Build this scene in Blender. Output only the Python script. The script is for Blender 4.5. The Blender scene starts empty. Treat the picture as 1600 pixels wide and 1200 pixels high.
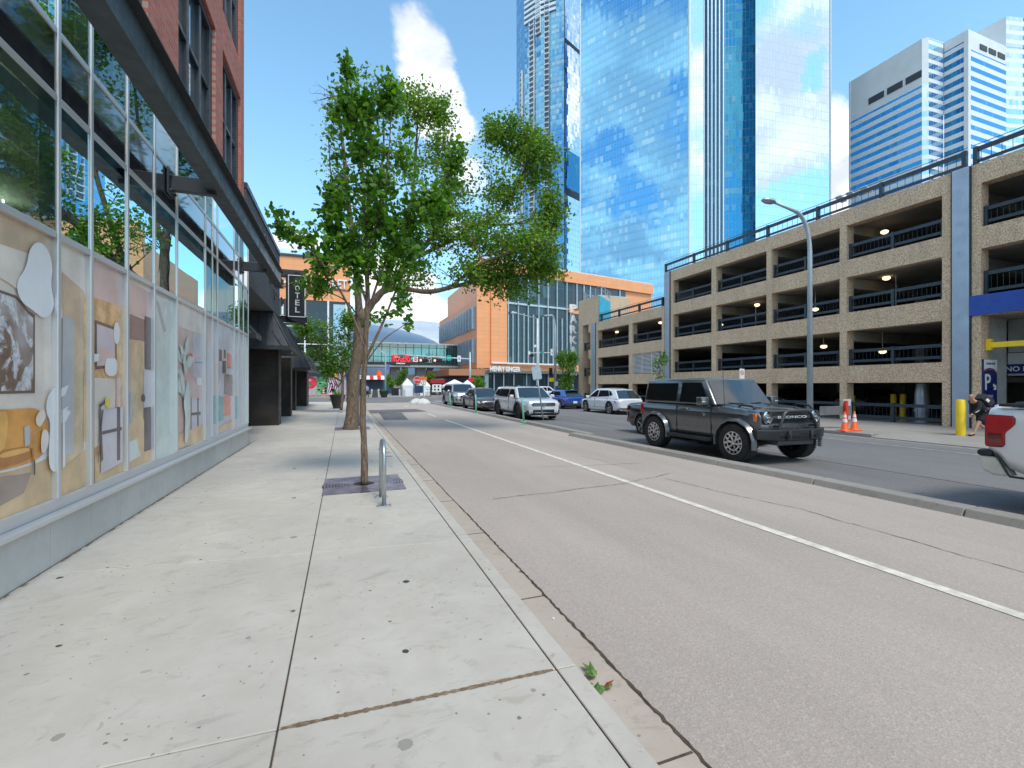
import bpy, bmesh, math, random
from mathutils import Vector, Matrix
rnd = random.Random(7)
sc = bpy.context.scene
# ------------------------------------------------------------------ camera
F, HZ, H = 711.0, 602.0, 1.6
A = math.atan(263.0/F)
sa, ca = math.sin(A), math.cos(A)
cd = bpy.data.cameras.new('camera'); cam = bpy.data.objects.new('camera', cd); sc.collection.objects.link(cam)
cd.sensor_width = 36; cd.lens = F/1600*36; cd.clip_start = .05; cd.clip_end = 5000; cd.shift_y = .00125
cam.location = (0, 0, H); cam.rotation_euler = (math.pi/2, 0, -A); sc.camera = cam
sc.view_settings.view_transform = 'Standard'; sc.view_settings.look = 'None'
sc.view_settings.gamma = 1; sc.view_settings.use_curve_mapping = False
sc.view_settings.exposure = 0.90
sc.cycles.max_bounces = 6; sc.cycles.transparent_max_bounces = 12; sc.cycles.caustics_reflective = False; sc.cycles.caustics_refractive = False
# pixel helpers: each turns a picture position plus a real distance, height or plane into a place in the street
def W(u, d):
    r = (u-800)/F*d
    return (d*sa+r*ca, d*ca-r*sa)
def G(u, v, z=0):
    return W(u, F*(H-z)/(v-HZ))
def dep(X, Y): return X*sa+Y*ca
def YX(u, X):
    t = (u-800)/F; return X*(ca-t*sa)/(sa+t*ca)
def XY(u, Y):
    t = (u-800)/F; return Y*(sa+t*ca)/(ca-t*sa)
def ZD(v, d): return H+(HZ-v)*d/F
def P3(u, v, d):
    x, y = W(u, d); return Vector((x, y, ZD(v, d)))
def onX(u, v, X):
    y = YX(u, X); return (y, ZD(v, dep(X, y)))
# ------------------------------------------------------------------ sun + world
SUN_EL, SUN_AZ = math.radians(57), math.radians(168)     # azimuth from +Y towards +X
sd = bpy.data.lights.new('sun', 'SUN'); sun = bpy.data.objects.new('sun', sd); sc.collection.objects.link(sun)
sd.energy = 1.35; sd.angle = math.radians(18); sd.color = (1, .92, .81)
sv = Vector((math.cos(SUN_EL)*math.sin(SUN_AZ), math.cos(SUN_EL)*math.cos(SUN_AZ), math.sin(SUN_EL)))
sun.rotation_euler = sv.to_track_quat('Z', 'Y').to_euler(); sun.location = (0, 0, 60)
wd = bpy.data.worlds.new('World'); sc.world = wd; wd.use_nodes = True
N = wd.node_tree.nodes; Lk = wd.node_tree.links; N.clear()
def nn(nodes, t, **k):
    n = nodes.new(t)
    for a, b in k.items(): setattr(n, a, b)
    return n
class NT:                                                # tiny node-tree helper
    def __init__(s, tree): s.n = tree.nodes; s.l = tree.links
    def lk(s, a, b):
        if isinstance(a, (int, float, tuple, list)): b.default_value = a
        else: s.l.new(a, b)
    def math(s, op, a, b=0.0, c=None, clamp=False):
        m = s.n.new('ShaderNodeMath'); m.operation = op; m.use_clamp = clamp
        s.lk(a, m.inputs[0]); s.lk(b, m.inputs[1])
        if c is not None: s.lk(c, m.inputs[2])
        return m.outputs[0]
    def vm(s, op, a, b=(0, 0, 0)):
        m = s.n.new('ShaderNodeVectorMath'); m.operation = op; s.lk(a, m.inputs[0]); s.lk(b, m.inputs[1])
        return m.outputs['Value'] if op in ('DOT_PRODUCT', 'LENGTH', 'DISTANCE') else m.outputs[0]
    def mix(s, f, a, b, mode='MIX'):
        m = s.n.new('ShaderNodeMix'); m.data_type = 'RGBA'; m.blend_type = mode
        s.lk(f, m.inputs[0]); s.lk(a if not isinstance(a, tuple) else tuple(a)+(1,)*(4-len(a)), m.inputs[6]); s.lk(b if not isinstance(b, tuple) else tuple(b)+(1,)*(4-len(b)), m.inputs[7])
        return m.outputs[2]
    def ramp(s, f, lo, hi, a=0.0, b=1.0, smooth=True):
        m = s.n.new('ShaderNodeMapRange'); m.interpolation_type = 'SMOOTHSTEP' if smooth else 'LINEAR'
        s.lk(f, m.inputs[0]); m.inputs[1].default_value = lo; m.inputs[2].default_value = hi
        m.inputs[3].default_value = a; m.inputs[4].default_value = b
        return m.outputs[0]
    def noise(s, v, scale, detail=4, rough=.55, dist=0, out=0):
        m = s.n.new('ShaderNodeTexNoise'); s.lk(v, m.inputs['Vector']); m.inputs['Scale'].default_value = scale
        m.inputs['Detail'].default_value = detail; m.inputs['Roughness'].default_value = rough; m.inputs['Distortion'].default_value = dist
        return m.outputs[out]
    def sep(s, v):
        m = s.n.new('ShaderNodeSeparateXYZ'); s.lk(v, m.inputs[0]); return m.outputs
    def comb(s, x, y, z=0.0):
        m = s.n.new('ShaderNodeCombineXYZ'); s.lk(x, m.inputs[0]); s.lk(y, m.inputs[1]); s.lk(z, m.inputs[2]); return m.outputs[0]
w = NT(wd.node_tree)
sky = nn(N, 'ShaderNodeTexSky', sky_type='NISHITA', sun_disc=False, sun_elevation=SUN_EL, sun_rotation=SUN_AZ, altitude=600, air_density=1.0, dust_density=.6, ozone_density=2.0)
tc = nn(N, 'ShaderNodeTexCoord')
dr = tc.outputs['Generated']
x, y, z = w.sep(dr)
zz = w.math('ADD', w.math('MAXIMUM', z, 0.0), .22)
pp = w.comb(w.math('DIVIDE', x, zz), w.math('DIVIDE', y, zz), 3.7)
n1 = w.noise(pp, 1.6, 10, .60, .3)
n2 = w.noise(w.vm('ADD', pp, (.08, -.14, .0)), 1.6, 10, .60, .3)
def dirpx(u, v):
    return (Vector((W(u, 1.0)[0], W(u, 1.0)[1], ZD(v, 1.0)-H))).normalized()
bias = -.02
def refl(u, v, nrm):
    d_ = dirpx(u, v); n_ = Vector(nrm+(0,)).normalized(); return (d_-2*d_.dot(n_)*n_).normalized()
NL, NR = (-.883, -.47), (-.122, -.9925)
blobs = [(dirpx(u, v), r0, amp) for (u, v, r0, amp) in ((650, 70, .15, .19), (672, 120, .14, .20), (698, 180, .09, .19), (640, 470, .17, .20), (700, 400, .10, .12), (1320, 330, .09, .18), (450, 200, .34, -.22), (545, 120, .13, -.2), (780, 120, .12, -.25), (1010, 120, .3, -.2), (860, 60, .1, -.1), (398, 272, .03, .08), (700, 20, .1, -.1))]
blobs += [(refl(u, v, NL), r0, amp) for (u, v, r0, amp) in ((950, 110, .14, .21), (1000, 140, .10, .18), (940, 305, .09, .2), (1050, 265, .11, .19), (1010, 245, .06, .12), (1000, 430, .20, .24), (915, 370, .07, .18), (1030, 60, .08, .1), (1050, 120, .06, -.12), (1040, 350, .06, -.12), (960, 215, .05, -.1))]
blobs += [(refl(u, v, NR), r0, amp) for (u, v, r0, amp) in ((1230, 110, .18, .22), (1215, 240, .12, .18), (1290, 200, .06, .1), (1265, 130, .035, -.16), (1275, 95, .03, -.1), (1250, 335, .09, -.24), (1200, 330, .05, -.14), (1240, 195, .03, -.08))]
blobs += [(Vector((-.75, .45, .42)).normalized(), .5, .05), (Vector((.8, .3, .35)).normalized(), .4, .04)]
for (c, r0, amp) in blobs:
    dd = w.vm('DISTANCE', w.vm('NORMALIZE', dr), tuple(c))
    bias = w.math('ADD', bias, w.ramp(dd, 0.0, r0, amp, 0.0))
# cloudier half of the sky behind the viewer, which the towers mirror
back = w.ramp(w.vm('DOT_PRODUCT', dr, (-.2, -.9, .1)), .1, .8, 0.0, .045)
dens = w.math('ADD', w.math('ADD', n1, bias), back)
mask = w.ramp(dens, .495, .595)
mask = w.math('MULTIPLY', mask, w.ramp(z, -.02, .05))
shade = w.ramp(w.math('SUBTRACT', n1, n2), -.09, .09, 1.0, .0)
ccol = w.mix(shade, (5.6, 5.75, 5.9), (3.3, 3.6, 4.1))
haze = w.ramp(z, .75, .0, .10, .42)
skyc = w.mix(haze, w.mix(1.0, sky.outputs[0], (.82, 1.18, 1.16), 'MULTIPLY'), (3.0, 4.9, 6.5))
col = w.mix(mask, skyc, ccol)
bg = nn(N, 'ShaderNodeBackground'); bg.inputs[1].default_value = .135
Lk.new(col, bg.inputs[0]); out = nn(N, 'ShaderNodeOutputWorld'); Lk.new(bg.outputs[0], out.inputs[0])

# ------------------------------------------------------------------ materials
MATS = {}
def newmat(name):
    m = bpy.data.materials.new(name); m.use_nodes = True
    t = NT(m.node_tree); b = m.node_tree.nodes['Principled BSDF']; MATS[name] = m
    tc = t.n.new('ShaderNodeTexCoord')
    return m, t, b, tc
def bumpn(t, b, h, strength=.3, dist=.01):
    bp = t.n.new('ShaderNodeBump'); bp.inputs['Strength'].default_value = strength; bp.inputs['Distance'].default_value = dist
    t.l.new(h, bp.inputs['Height']); t.l.new(bp.outputs[0], b.inputs['Normal'])
def mat(name, c, rough=.6, metal=0, var=.12, vs=2.0, bump=0, bs=60, coat=0, emit=0, rv=.1, spec=.5):
    if name in MATS: return MATS[name]
    m, t, b, tc = newmat(name); o = tc.outputs['Object']
    n = t.noise(o, vs, 6, .6)
    f = t.ramp(n, .3, .7, 0, 1)
    c0 = tuple(max(0, q*(1-var)) for q in c); c1 = tuple(min(1, q*(1+var)) for q in c)
    t.l.new(t.mix(f, c0, c1), b.inputs['Base Color'])
    t.l.new(t.ramp(t.noise(o, vs*3, 5), .25, .75, max(0, rough-rv), min(1, rough+rv)), b.inputs['Roughness'])
    b.inputs['Metallic'].default_value = metal; b.inputs['Coat Weight'].default_value = coat; b.inputs['Coat Roughness'].default_value = .04
    b.inputs['Specular IOR Level'].default_value = spec
    if bump: bumpn(t, b, t.noise(o, bs, 4), bump, .005)
    if emit:
        b.inputs['Emission Color'].default_value = tuple(c)+(1,); b.inputs['Emission Strength'].default_value = emit
    return m
def m_concrete(name, c, spots=True, tint=(.9, .86, .8), scale=1.0, gum=1.0):
    m, t, b, tc = newmat(name); o = tc.outputs['Object']
    big = t.ramp(t.noise(o, .55*scale, 5, .6), .3, .7); mid = t.ramp(t.noise(o, 3.5*scale, 8, .7, .6), .35, .65); fine = t.noise(o, 160, 3, .7)
    col = t.mix(big, tuple(q*.90 for q in c), tuple(min(1, q*1.07) for q in c))
    col = t.mix(t.math('MULTIPLY', mid, .35), col, tuple(q*p*.86 for q, p in zip(c, tint)))
    sp = t.noise(o, 340, 2, .8)
    col = t.mix(t.ramp(sp, .6, .75, 0, .35), col, tuple(q*.6 for q in c))
    if spots:
        st = t.ramp(t.noise(t.vm('MULTIPLY', o, (1, 1.7, 1)), 1.9, 9, .75, 1.4), .54, .68, 0, .42)
        col = t.mix(st, col, tuple(q*.52 for q in c))
        sm = t.ramp(t.noise(t.vm('MULTIPLY', o, (1, 1.9, 1)), 7.5, 5, .6, .8), .60, .68, 0, .30); col = t.mix(sm, col, tuple(q*p for q, p in zip(c, (.60, .54, .46))))
        sm2 = t.ramp(t.noise(t.vm('ADD', t.vm('MULTIPLY', o, (1.2, 1, 1)), (9, 4, 2)), 13, 3, .5, .5), .68, .74, 0, .5); col = t.mix(sm2, col, tuple(q*p for q, p in zip(c, (.62, .50, .38))))
        for sc_, r0, dark, pr in ((1.7, .05, .12, .55), (2.3, .05, .13, .55), (4.6, .065, .25, .5), (9.0, .08, .38, .45), (3.1, .09, .58, .4), (16.0, .10, .5, .4)):
            v = t.n.new('ShaderNodeTexVoronoi'); v.inputs['Scale'].default_value = sc_
            t.l.new(t.vm('ADD', t.vm('MULTIPLY', o, (1, 1, 0)), t.vm('MULTIPLY', t.noise(o, 40, 2, out=1), (.02, .02, 0))), v.inputs['Vector'])
            keep = t.math('GREATER_THAN', t.sep(v.outputs['Color'])[0], pr)
            sz = t.math('MULTIPLY', t.math('ADD', t.sep(v.outputs['Color'])[1], .25), r0)
            hit = t.math('MULTIPLY', t.math('LESS_THAN', v.outputs['Distance'], sz), keep)
            col = t.mix(t.math('MULTIPLY', hit, gum), col, tuple(q*dark for q in c))
    t.l.new(col, b.inputs['Base Color']); b.inputs['Roughness'].default_value = .85; b.inputs['Specular IOR Level'].default_value = .3
    bumpn(t, b, t.math('ADD', fine, t.math('MULTIPLY', mid, .3)), .25, .003)
    return m
def m_asphalt(name, c, agg=.35, scale=1.0, patch=.12, warm=0):
    m, t, b, tc = newmat(name); o = tc.outputs['Object']
    big = t.ramp(t.noise(t.vm('MULTIPLY', o, (1, .35, 1)), .5*scale, 6, .6), .3, .7)
    col = t.mix(big, tuple(q*(1-patch) for q in c), tuple(q*(1+patch) for q in c))
    trk = t.ramp(t.noise(t.vm('MULTIPLY', o, (1.3, .06, 1)), 1.0, 4, .6), .35, .7, 0, .3)
    col = t.mix(trk, col, tuple(q*.78 for q in c))
    v = t.n.new('ShaderNodeTexVoronoi'); v.inputs['Scale'].default_value = 95; t.l.new(o, v.inputs['Vector'])
    r = t.sep(v.outputs['Color'])[0]
    col = t.mix(t.math('MULTIPLY', t.math('GREATER_THAN', r, .86), agg), col, tuple(min(1, q*1.8) for q in c))
    col = t.mix(t.math('MULTIPLY', t.math('LESS_THAN', r, .16), agg), col, tuple(q*.35 for q in c))
    fn = t.ramp(t.noise(o, 38, 4, .7), .3, .7, 0, .22); col = t.mix(fn, col, tuple(q*.6 for q in c))
    v2 = t.n.new('ShaderNodeTexVoronoi'); v2.inputs['Scale'].default_value = 1.3
    t.l.new(t.vm('MULTIPLY', o, (1, 1, 0)), v2.inputs['Vector'])
    hit = t.math('MULTIPLY', t.math('LESS_THAN', v2.outputs['Distance'], t.math('MULTIPLY', t.sep(v2.outputs['Color'])[1], .045)), t.math('GREATER_THAN', t.sep(v2.outputs['Color'])[0], .35))
    col = t.mix(t.math('MULTIPLY', hit, .6), col, tuple(q*.35 for q in c))
    t.l.new(col, b.inputs['Base Color']); b.inputs['Roughness'].default_value = .9; b.inputs['Specular IOR Level'].default_value = .25
    bumpn(t, b, t.math('ADD', v.outputs['Distance'], t.noise(o, 60, 3)), .35, .004)
    return m
def m_aggregate(name):
    m, t, b, tc = newmat(name); o = tc.outputs['Object']
    v = t.n.new('ShaderNodeTexVoronoi'); v.inputs['Scale'].default_value = 46; t.l.new(t.vm('ADD', o, t.vm('MULTIPLY', t.noise(o, 30, 2, out=1), (.03, .03, .03))), v.inputs['Vector'])
    cr = t.n.new('ShaderNodeValToRGB'); e = cr.color_ramp.elements
    e[0].position = 0; e[0].color = (.30, .185, .095, 1); e[1].position = 1; e[1].color = (.95, .78, .54, 1)
    for p, c in ((.3, (.54, .36, .225, 1)), (.55, (.71, .50, .335, 1)), (.8, (.82, .63, .45, 1))):
        q = e.new(p); q.color = c
    t.l.new(t.sep(v.outputs['Color'])[0], cr.inputs[0])
    big = t.ramp(t.noise(t.vm('MULTIPLY', o, (1, 1, .5)), .8, 6, .6), .3, .7, 0, .22)
    col = t.mix(big, cr.outputs[0], (.30, .225, .16))
    rain = t.ramp(t.noise(t.vm('MULTIPLY', o, (3, 3, .25)), 1.2, 5, .6), .5, .75, 0, .25)
    col = t.mix(rain, col, (.25, .18, .125))
    t.l.new(col, b.inputs['Base Color']); b.inputs['Roughness'].default_value = .9
    bumpn(t, b, v.outputs['Distance'], .8, .012)
    return m
def m_brick(name, c1, c2, mortar, axis='x', bw=.2, bh=.07, bump=.5):
    m, t, b, tc = newmat(name); o = tc.outputs['Object']; X, Y, Z = t.sep(o)
    br = t.n.new('ShaderNodeTexBrick'); t.l.new(t.comb(Y if axis == 'x' else X, Z, 0.0), br.inputs['Vector'])
    br.inputs['Scale'].default_value = 1; br.inputs['Brick Width'].default_value = bw; br.inputs['Row Height'].default_value = bh; br.inputs['Mortar Size'].default_value = .006
    br.inputs['Color1'].default_value = c1+(1,); br.inputs['Color2'].default_value = c2+(1,); br.inputs['Mortar'].default_value = mortar+(1,); br.inputs['Bias'].default_value = -.1
    n = t.ramp(t.noise(o, 1.5, 6), .3, .7, 0, .3)
    t.l.new(t.mix(n, br.outputs[0], tuple(q*.7 for q in c1)), b.inputs['Base Color']); b.inputs['Roughness'].default_value = .85
    bumpn(t, b, t.math('SUBTRACT', 1.0, br.outputs[1]), bump, .01)
    return m
def m_panel(name, c, pw, ph, seam=.02, var=.06, rough=.5, dark=.55, swap=None, metal=0):
    """cladding panels laid out by UV metres"""
    m, t, b, tc = newmat(name); U, V, _ = t.sep(tc.outputs['UV'])
    pu = t.math('DIVIDE', U, pw); pv = t.math('DIVIDE', V, ph)
    wn = t.n.new('ShaderNodeTexWhiteNoise'); wn.noise_dimensions = '2D'
    t.l.new(t.comb(t.math('FLOOR', pu), t.math('FLOOR', pv)), wn.inputs['Vector'])
    col = t.mix(wn.outputs[0], tuple(q*(1-var) for q in c), tuple(min(1, q*(1+var)) for q in c))
    ln = t.math('MAXIMUM', t.math('LESS_THAN', t.math('FRACT', pu), seam/pw), t.math('LESS_THAN', t.math('FRACT', pv), seam/ph))
    col = t.mix(ln, col, tuple(q*dark for q in c))
    n = t.ramp(t.noise(tc.outputs['Object'], .4, 5), .3, .7, 0, .1)
    col = t.mix(n, col, tuple(q*.7 for q in c))
    t.l.new(col, b.inputs['Base Color']); b.inputs['Roughness'].default_value = rough; b.inputs['Metallic'].default_value = metal
    return m
def m_curtain(name, deep, light, pw, ph, band=0.0, bandc=(.75, .78, .8), lw=.09, lh=.13, plight=.22, metal=.8, wob=.018, mull=(.35, .42, .5), rough=.03, spandrel=0.0):
    """mirror-glass curtain wall on UV metres: floors ph high, panes pw wide"""
    m, t, b, tc = newmat(name); U, V, _ = t.sep(tc.outputs['UV'])
    pu = t.math('DIVIDE', U, pw); pv = t.math('DIVIDE', V, ph)
    fu = t.math('FRACT', pu); fv = t.math('FRACT', pv)
    half = t.math('FLOOR', t.math('MULTIPLY', pv, 2.0))
    wn = t.n.new('ShaderNodeTexWhiteNoise'); wn.noise_dimensions = '2D'
    t.l.new(t.comb(t.math('FLOOR', pu), t.math('FLOOR', pv)), wn.inputs['Vector'])
    wg = t.n.new('ShaderNodeTexWhiteNoise'); wg.noise_dimensions = '2D'
    t.l.new(t.comb(t.math('FLOOR', t.math('DIVIDE', pu, 3.0)), t.math('FLOOR', pv)), wg.inputs['Vector'])
    r = wn.outputs[0]
    blind = t.math('MULTIPLY', t.math('LESS_THAN', t.math('ADD', t.math('MULTIPLY', r, .55), t.math('MULTIPLY', wg.outputs[0], .45)), plight*1.25), t.math('GREATER_THAN', fv, .38))
    col = t.mix(t.math('MULTIPLY', r, .3), deep, tuple(q*.82+.06*q2 for q, q2 in zip(deep, light)))
    col = t.mix(t.math('MULTIPLY', blind, .5), col, light)
    if spandrel: col = t.mix(t.math('MULTIPLY', t.math('LESS_THAN', fv, .36), spandrel), col, tuple(q*.72 for q in deep))
    ln = t.math('MAXIMUM', t.math('LESS_THAN', fu, lw/pw), t.math('LESS_THAN', fv, lh/ph))
    col = t.mix(t.math('MULTIPLY', ln, .85), col, mull)
    mt = t.math('MULTIPLY', t.math('SUBTRACT', 1.0, t.math('MULTIPLY', ln, .7)), metal)
    mt = t.math('MULTIPLY', mt, t.math('SUBTRACT', 1.0, t.math('MULTIPLY', blind, .35)))
    rg = t.math('ADD', t.math('MULTIPLY', ln, .35), rough)
    if band:
        bd = t.math('LESS_THAN', fv, band)
        col = t.mix(bd, col, bandc); mt = t.math('MULTIPLY', mt, t.math('SUBTRACT', 1.0, bd)); rg = t.math('ADD', rg, t.math('MULTIPLY', bd, .4))
    t.l.new(col, b.inputs['Base Color']); t.l.new(mt, b.inputs['Metallic']); t.l.new(rg, b.inputs['Roughness'])
    ge = t.n.new('ShaderNodeNewGeometry')
    jit = t.vm('MULTIPLY', t.vm('SUBTRACT', wn.outputs[1], (.5, .5, .5)), (wob*2, wob*2, wob*2))
    soft = t.vm('MULTIPLY', t.vm('SUBTRACT', t.noise(t.comb(pu, pv), .25, 2, out=1), (.5, .5, .5)), (wob*2.5, wob*2.5, wob*2.5))
    t.l.new(t.vm('NORMALIZE', t.vm('ADD', t.vm('ADD', ge.outputs['Normal'], jit), soft)), b.inputs['Normal'])
    return m
def m_glass(name, tint, refl=.35, gt=(.9, .95, 1), rough=0.0, fres=.3):
    """see-through pane that mirrors more at grazing angles"""
    m = bpy.data.materials.new(name); m.use_nodes = True; t = NT(m.node_tree); n = m.node_tree.nodes; n.clear(); MATS[name] = m
    o = n.new('ShaderNodeOutputMaterial'); tr = n.new('ShaderNodeBsdfTransparent'); gl = n.new('ShaderNodeBsdfGlossy'); mx = n.new('ShaderNodeMixShader'); lw = n.new('ShaderNodeLayerWeight')
    tr.inputs[0].default_value = tuple(tint)+(1,); gl.inputs[0].default_value = tuple(gt)+(1,); gl.inputs['Roughness'].default_value = rough
    lw.inputs[0].default_value = fres
    t.l.new(t.math('MAXIMUM', refl, t.math('MULTIPLY', lw.outputs['Fresnel'], 1.0, clamp=True)), mx.inputs[0])
    t.l.new(tr.outputs[0], mx.inputs[1]); t.l.new(gl.outputs[0], mx.inputs[2]); t.l.new(mx.outputs[0], o.inputs[0])
    return m
def m_leaf(name, c0, c1, trans=.35):
    m, t, b, tc = newmat(name)
    ge = t.n.new('ShaderNodeNewGeometry'); r = ge.outputs['Random Per Island']
    col = t.mix(r, c0, c1); n = t.ramp(t.noise(tc.outputs['Object'], .8, 3), .3, .7, 0, .5)
    col = t.mix(n, col, tuple(q*.7 for q in c0))
    t.l.new(col, b.inputs['Base Color']); b.inputs['Roughness'].default_value = .45
    tl = t.n.new('ShaderNodeBsdfTranslucent'); t.l.new(t.mix(1.0, col, (1.3, 1.5, .6), 'MULTIPLY'), tl.inputs[0])
    mx = t.n.new('ShaderNodeMixShader'); mx.inputs[0].default_value = trans; t.l.new(b.outputs[0], mx.inputs[1]); t.l.new(tl.outputs[0], mx.inputs[2])
    t.l.new(mx.outputs[0], t.n['Material Output'].inputs[0])
    return m
def m_bark(name, c):
    m, t, b, tc = newmat(name); o = tc.outputs['Object']
    n = t.noise(t.vm('MULTIPLY', o, (1, 1, .25)), 26, 8, .75, .8); n2 = t.ramp(t.noise(o, 2.5, 4), .35, .65)
    col = t.mix(t.ramp(n, .35, .65), tuple(q*.32 for q in c), tuple(q*1.35 for q in c)); col = t.mix(t.math('MULTIPLY', n2, .4), col, tuple(q*.75 for q in c))
    t.l.new(col, b.inputs['Base Color']); b.inputs['Roughness'].default_value = .95; bumpn(t, b, n, 1.0, .03)
    return m
def m_paint(name, c, metal=.25, rough=.3, flake=.05):
    m, t, b, tc = newmat(name); o = tc.outputs['Object']
    X, Y, Z = t.sep(o)
    dust = t.math('MULTIPLY', t.ramp(t.noise(o, 3, 6, .65), .3, .8), t.ramp(Z, .9, .25))
    col = t.mix(t.math('MULTIPLY', dust, .35), c, (.30, .27, .23))
    t.l.new(col, b.inputs['Base Color']); b.inputs['Metallic'].default_value = metal
    t.l.new(t.math('ADD', t.math('MULTIPLY', dust, .3), rough), b.inputs['Roughness'])
    b.inputs['Coat Weight'].default_value = .9; b.inputs['Coat Roughness'].default_value = .04
    return m

M_SIDE = m_concrete('sidewalk_concrete', (.555, .515, .462))
M_KERB = m_concrete('kerb_concrete', (.47, .45, .42), spots=False)
M_GUT = m_concrete('gutter_concrete', (.50, .425, .36), spots=True, gum=.6)
M_LANE = m_asphalt('lane_surface', (.455, .39, .342), agg=.15, patch=.09)
M_ROAD = m_asphalt('road_asphalt', (.20, .192, .19), agg=.28, patch=.16)
M_PATCH = m_asphalt('patch_asphalt', (.16, .155, .155), agg=.3)
M_CON2 = m_concrete('median_concrete', (.33, .31, .28), spots=True)
M_PLINTH = m_concrete('plinth_concrete', (.62, .61, .58), spots=False)
M_AGG = m_aggregate('pebble_concrete')
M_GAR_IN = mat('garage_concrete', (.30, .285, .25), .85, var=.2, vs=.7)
M_REDBR = m_brick('red_brick', (.60, .18, .12), (.42, .11, .075), (.42, .34, .29))
M_BLKBR = m_brick('charcoal_brick', (.085, .09, .10), (.055, .06, .07), (.13, .135, .145), bh=.075)
M_BLKBRF = m_brick('charcoal_brick_front', (.085, .09, .10), (.055, .06, .07), (.13, .135, .145), axis='y', bh=.075)
M_ALU = mat('silver_aluminium', (.66, .67, .68), .38, .55, var=.02, vs=.6, rv=.03)
M_GALV = mat('galvanised_steel', (.46, .50, .52), .38, .85, var=.12, vs=12)
M_POLE = mat('grey_pole_paint', (.42, .47, .51), .45, .3, var=.08)
M_BLACK = mat('black_metal', (.018, .018, .02), .4, .2, var=.2)
M_BMET = mat('charcoal_metal', (.055, .06, .068), .42, .3, var=.15, vs=3)
M_BRNZ = mat('weathered_bronze', (.045, .038, .033), .5, .3, var=.35, vs=1.4)
M_RUB = mat('tyre_rubber', (.022, .022, .023), .8, var=.3, vs=9, bump=.2)
M_WHITE = mat('white_paint', (.78, .78, .77), .5, var=.04)
M_TENT = mat('white_canvas', (.80, .80, .80), .7, var=.03)
M_YEL = mat('yellow_paint', (.90, .62, .02), .4, var=.08)
M_ORP = mat('orange_plastic', (.90, .13, .025), .45, var=.08)
M_RED = mat('red_sign', (.62, .02, .02), .4, var=.05)
M_GRN = mat('green_plastic', (.10, .52, .26), .4, var=.1)
M_TEAL = mat('teal_sign', (.0, .33, .27), .4)
M_NAVY = mat('navy_sign', (.012, .02, .12), .35)
M_BLUE = mat('royal_blue_cladding', (.008, .055, .34), .35, var=.06)
M_SKYB = mat('sky_blue_paint', (.04, .36, .52), .5, var=.1)
M_DKGL = mat('dark_glass', (.012, .016, .02), .03, 0, var=.2, coat=.6)
M_CARGL = mat('car_glass', (.012, .018, .022), .02, 0, var=.1, coat=1); M_SIDEGL = mat('car_side_glass', (.010, .013, .015), .06, 0, var=.1, spec=.08); M_SIDEGL.node_tree.nodes['Principled BSDF'].inputs['IOR'].default_value = 1.13
M_CHR = mat('chrome', (.75, .76, .78), .12, 1, var=.02, rv=.04)
M_ALLOY = mat('machined_alloy', (.60, .60, .61), .28, .9, var=.05)
M_TRIM = mat('black_plastic', (.022, .022, .024), .55, var=.15)
M_LENS = mat('clear_lens', (.55, .58, .62), .08, .4, coat=1, var=.05)
M_TAIL = mat('red_lens', (.42, .004, .008), .18, 0, coat=.5, var=.15, vs=8, spec=.3)
M_AMB = mat('amber_lens', (.75, .20, .02), .2, coat=.6)
M_LINE = mat('road_line_paint', (.70, .64, .55), .8, var=.2, vs=7, bump=.2)
M_FADE = mat('faded_line_paint', (.36, .33, .29), .85, var=.3, vs=5)
M_CRACK = mat('crack_tar', (.085, .058, .042), .9, var=.4, vs=9)
M_CRACKL = mat('fine_crack', (.25, .195, .16), .95, var=.4, vs=9)
M_BARK = m_bark('tree_bark', (.22, .165, .115)); M_BARK2 = m_bark('young_bark', (.24, .17, .12))
M_LEAF1 = m_leaf('leaf_dark', (.045, .165, .012), (.23, .45, .03), .45); M_LEAF2 = m_leaf('leaf_fine', (.10, .22, .02), (.33, .46, .045), .45); M_LEAF3 = m_leaf('leaf_bright', (.06, .17, .02), (.15, .31, .04))
M_SOIL = mat('soil', (.05, .035, .022), .95, var=.4, vs=12)
M_SKIN = mat('skin', (.50, .27, .19), .55, var=.05)
M_CLOTH = mat('black_cloth', (.014, .014, .017), .85, var=.25)
M_OR = m_panel('orange_panels', (.85, .36, .155), 1.5, .75, seam=.03, var=.04, dark=.7)
M_ORS = m_panel('orange_panels_pale', (.74, .33, .17), 1.5, .75, seam=.035, var=.05)
M_SHOPGL = m_glass('shop_glass', (.22, .40, .42), .26, (.62, .86, .92), 0, .14)
M_SPAN = mat('spandrel_glass', (.03, .032, .04), .06, 0, coat=1, var=.2)
M_PALEGL = mat('pale_window_film', (.46, .53, .54), .18, 0, var=.06, vs=1.5, coat=.7)
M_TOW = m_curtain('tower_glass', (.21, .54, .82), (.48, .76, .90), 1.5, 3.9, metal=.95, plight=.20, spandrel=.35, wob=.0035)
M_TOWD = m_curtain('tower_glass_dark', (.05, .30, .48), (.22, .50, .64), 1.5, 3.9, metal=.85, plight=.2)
M_TOWL = m_curtain('tower_glass_cloudlit', (.74, .88, .98), (.8, .9, .96), 1.5, 3.9, metal=.97, plight=.06, wob=.003, mull=(.36, .42, .52))  # same tower glass made paler: bright cloud reflection put into its tint
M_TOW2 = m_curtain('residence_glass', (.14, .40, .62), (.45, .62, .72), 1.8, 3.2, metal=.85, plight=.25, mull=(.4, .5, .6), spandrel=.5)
M_TOW2L = m_curtain('residence_glass_skylit', (.78, .88, .96), (.8, .88, .94), 1.8, 3.2, metal=.92, plight=.1, mull=(.3, .36, .45))  # whitish reflection of one face put into a lighter glass colour
M_OFF = m_curtain('office_bands', (.07, .35, .62), (.12, .42, .66), 1.6, 8.0, band=.52, bandc=(.74, .76, .78), metal=.75, plight=.1, lh=.0, mull=(.06, .28, .5))
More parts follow.
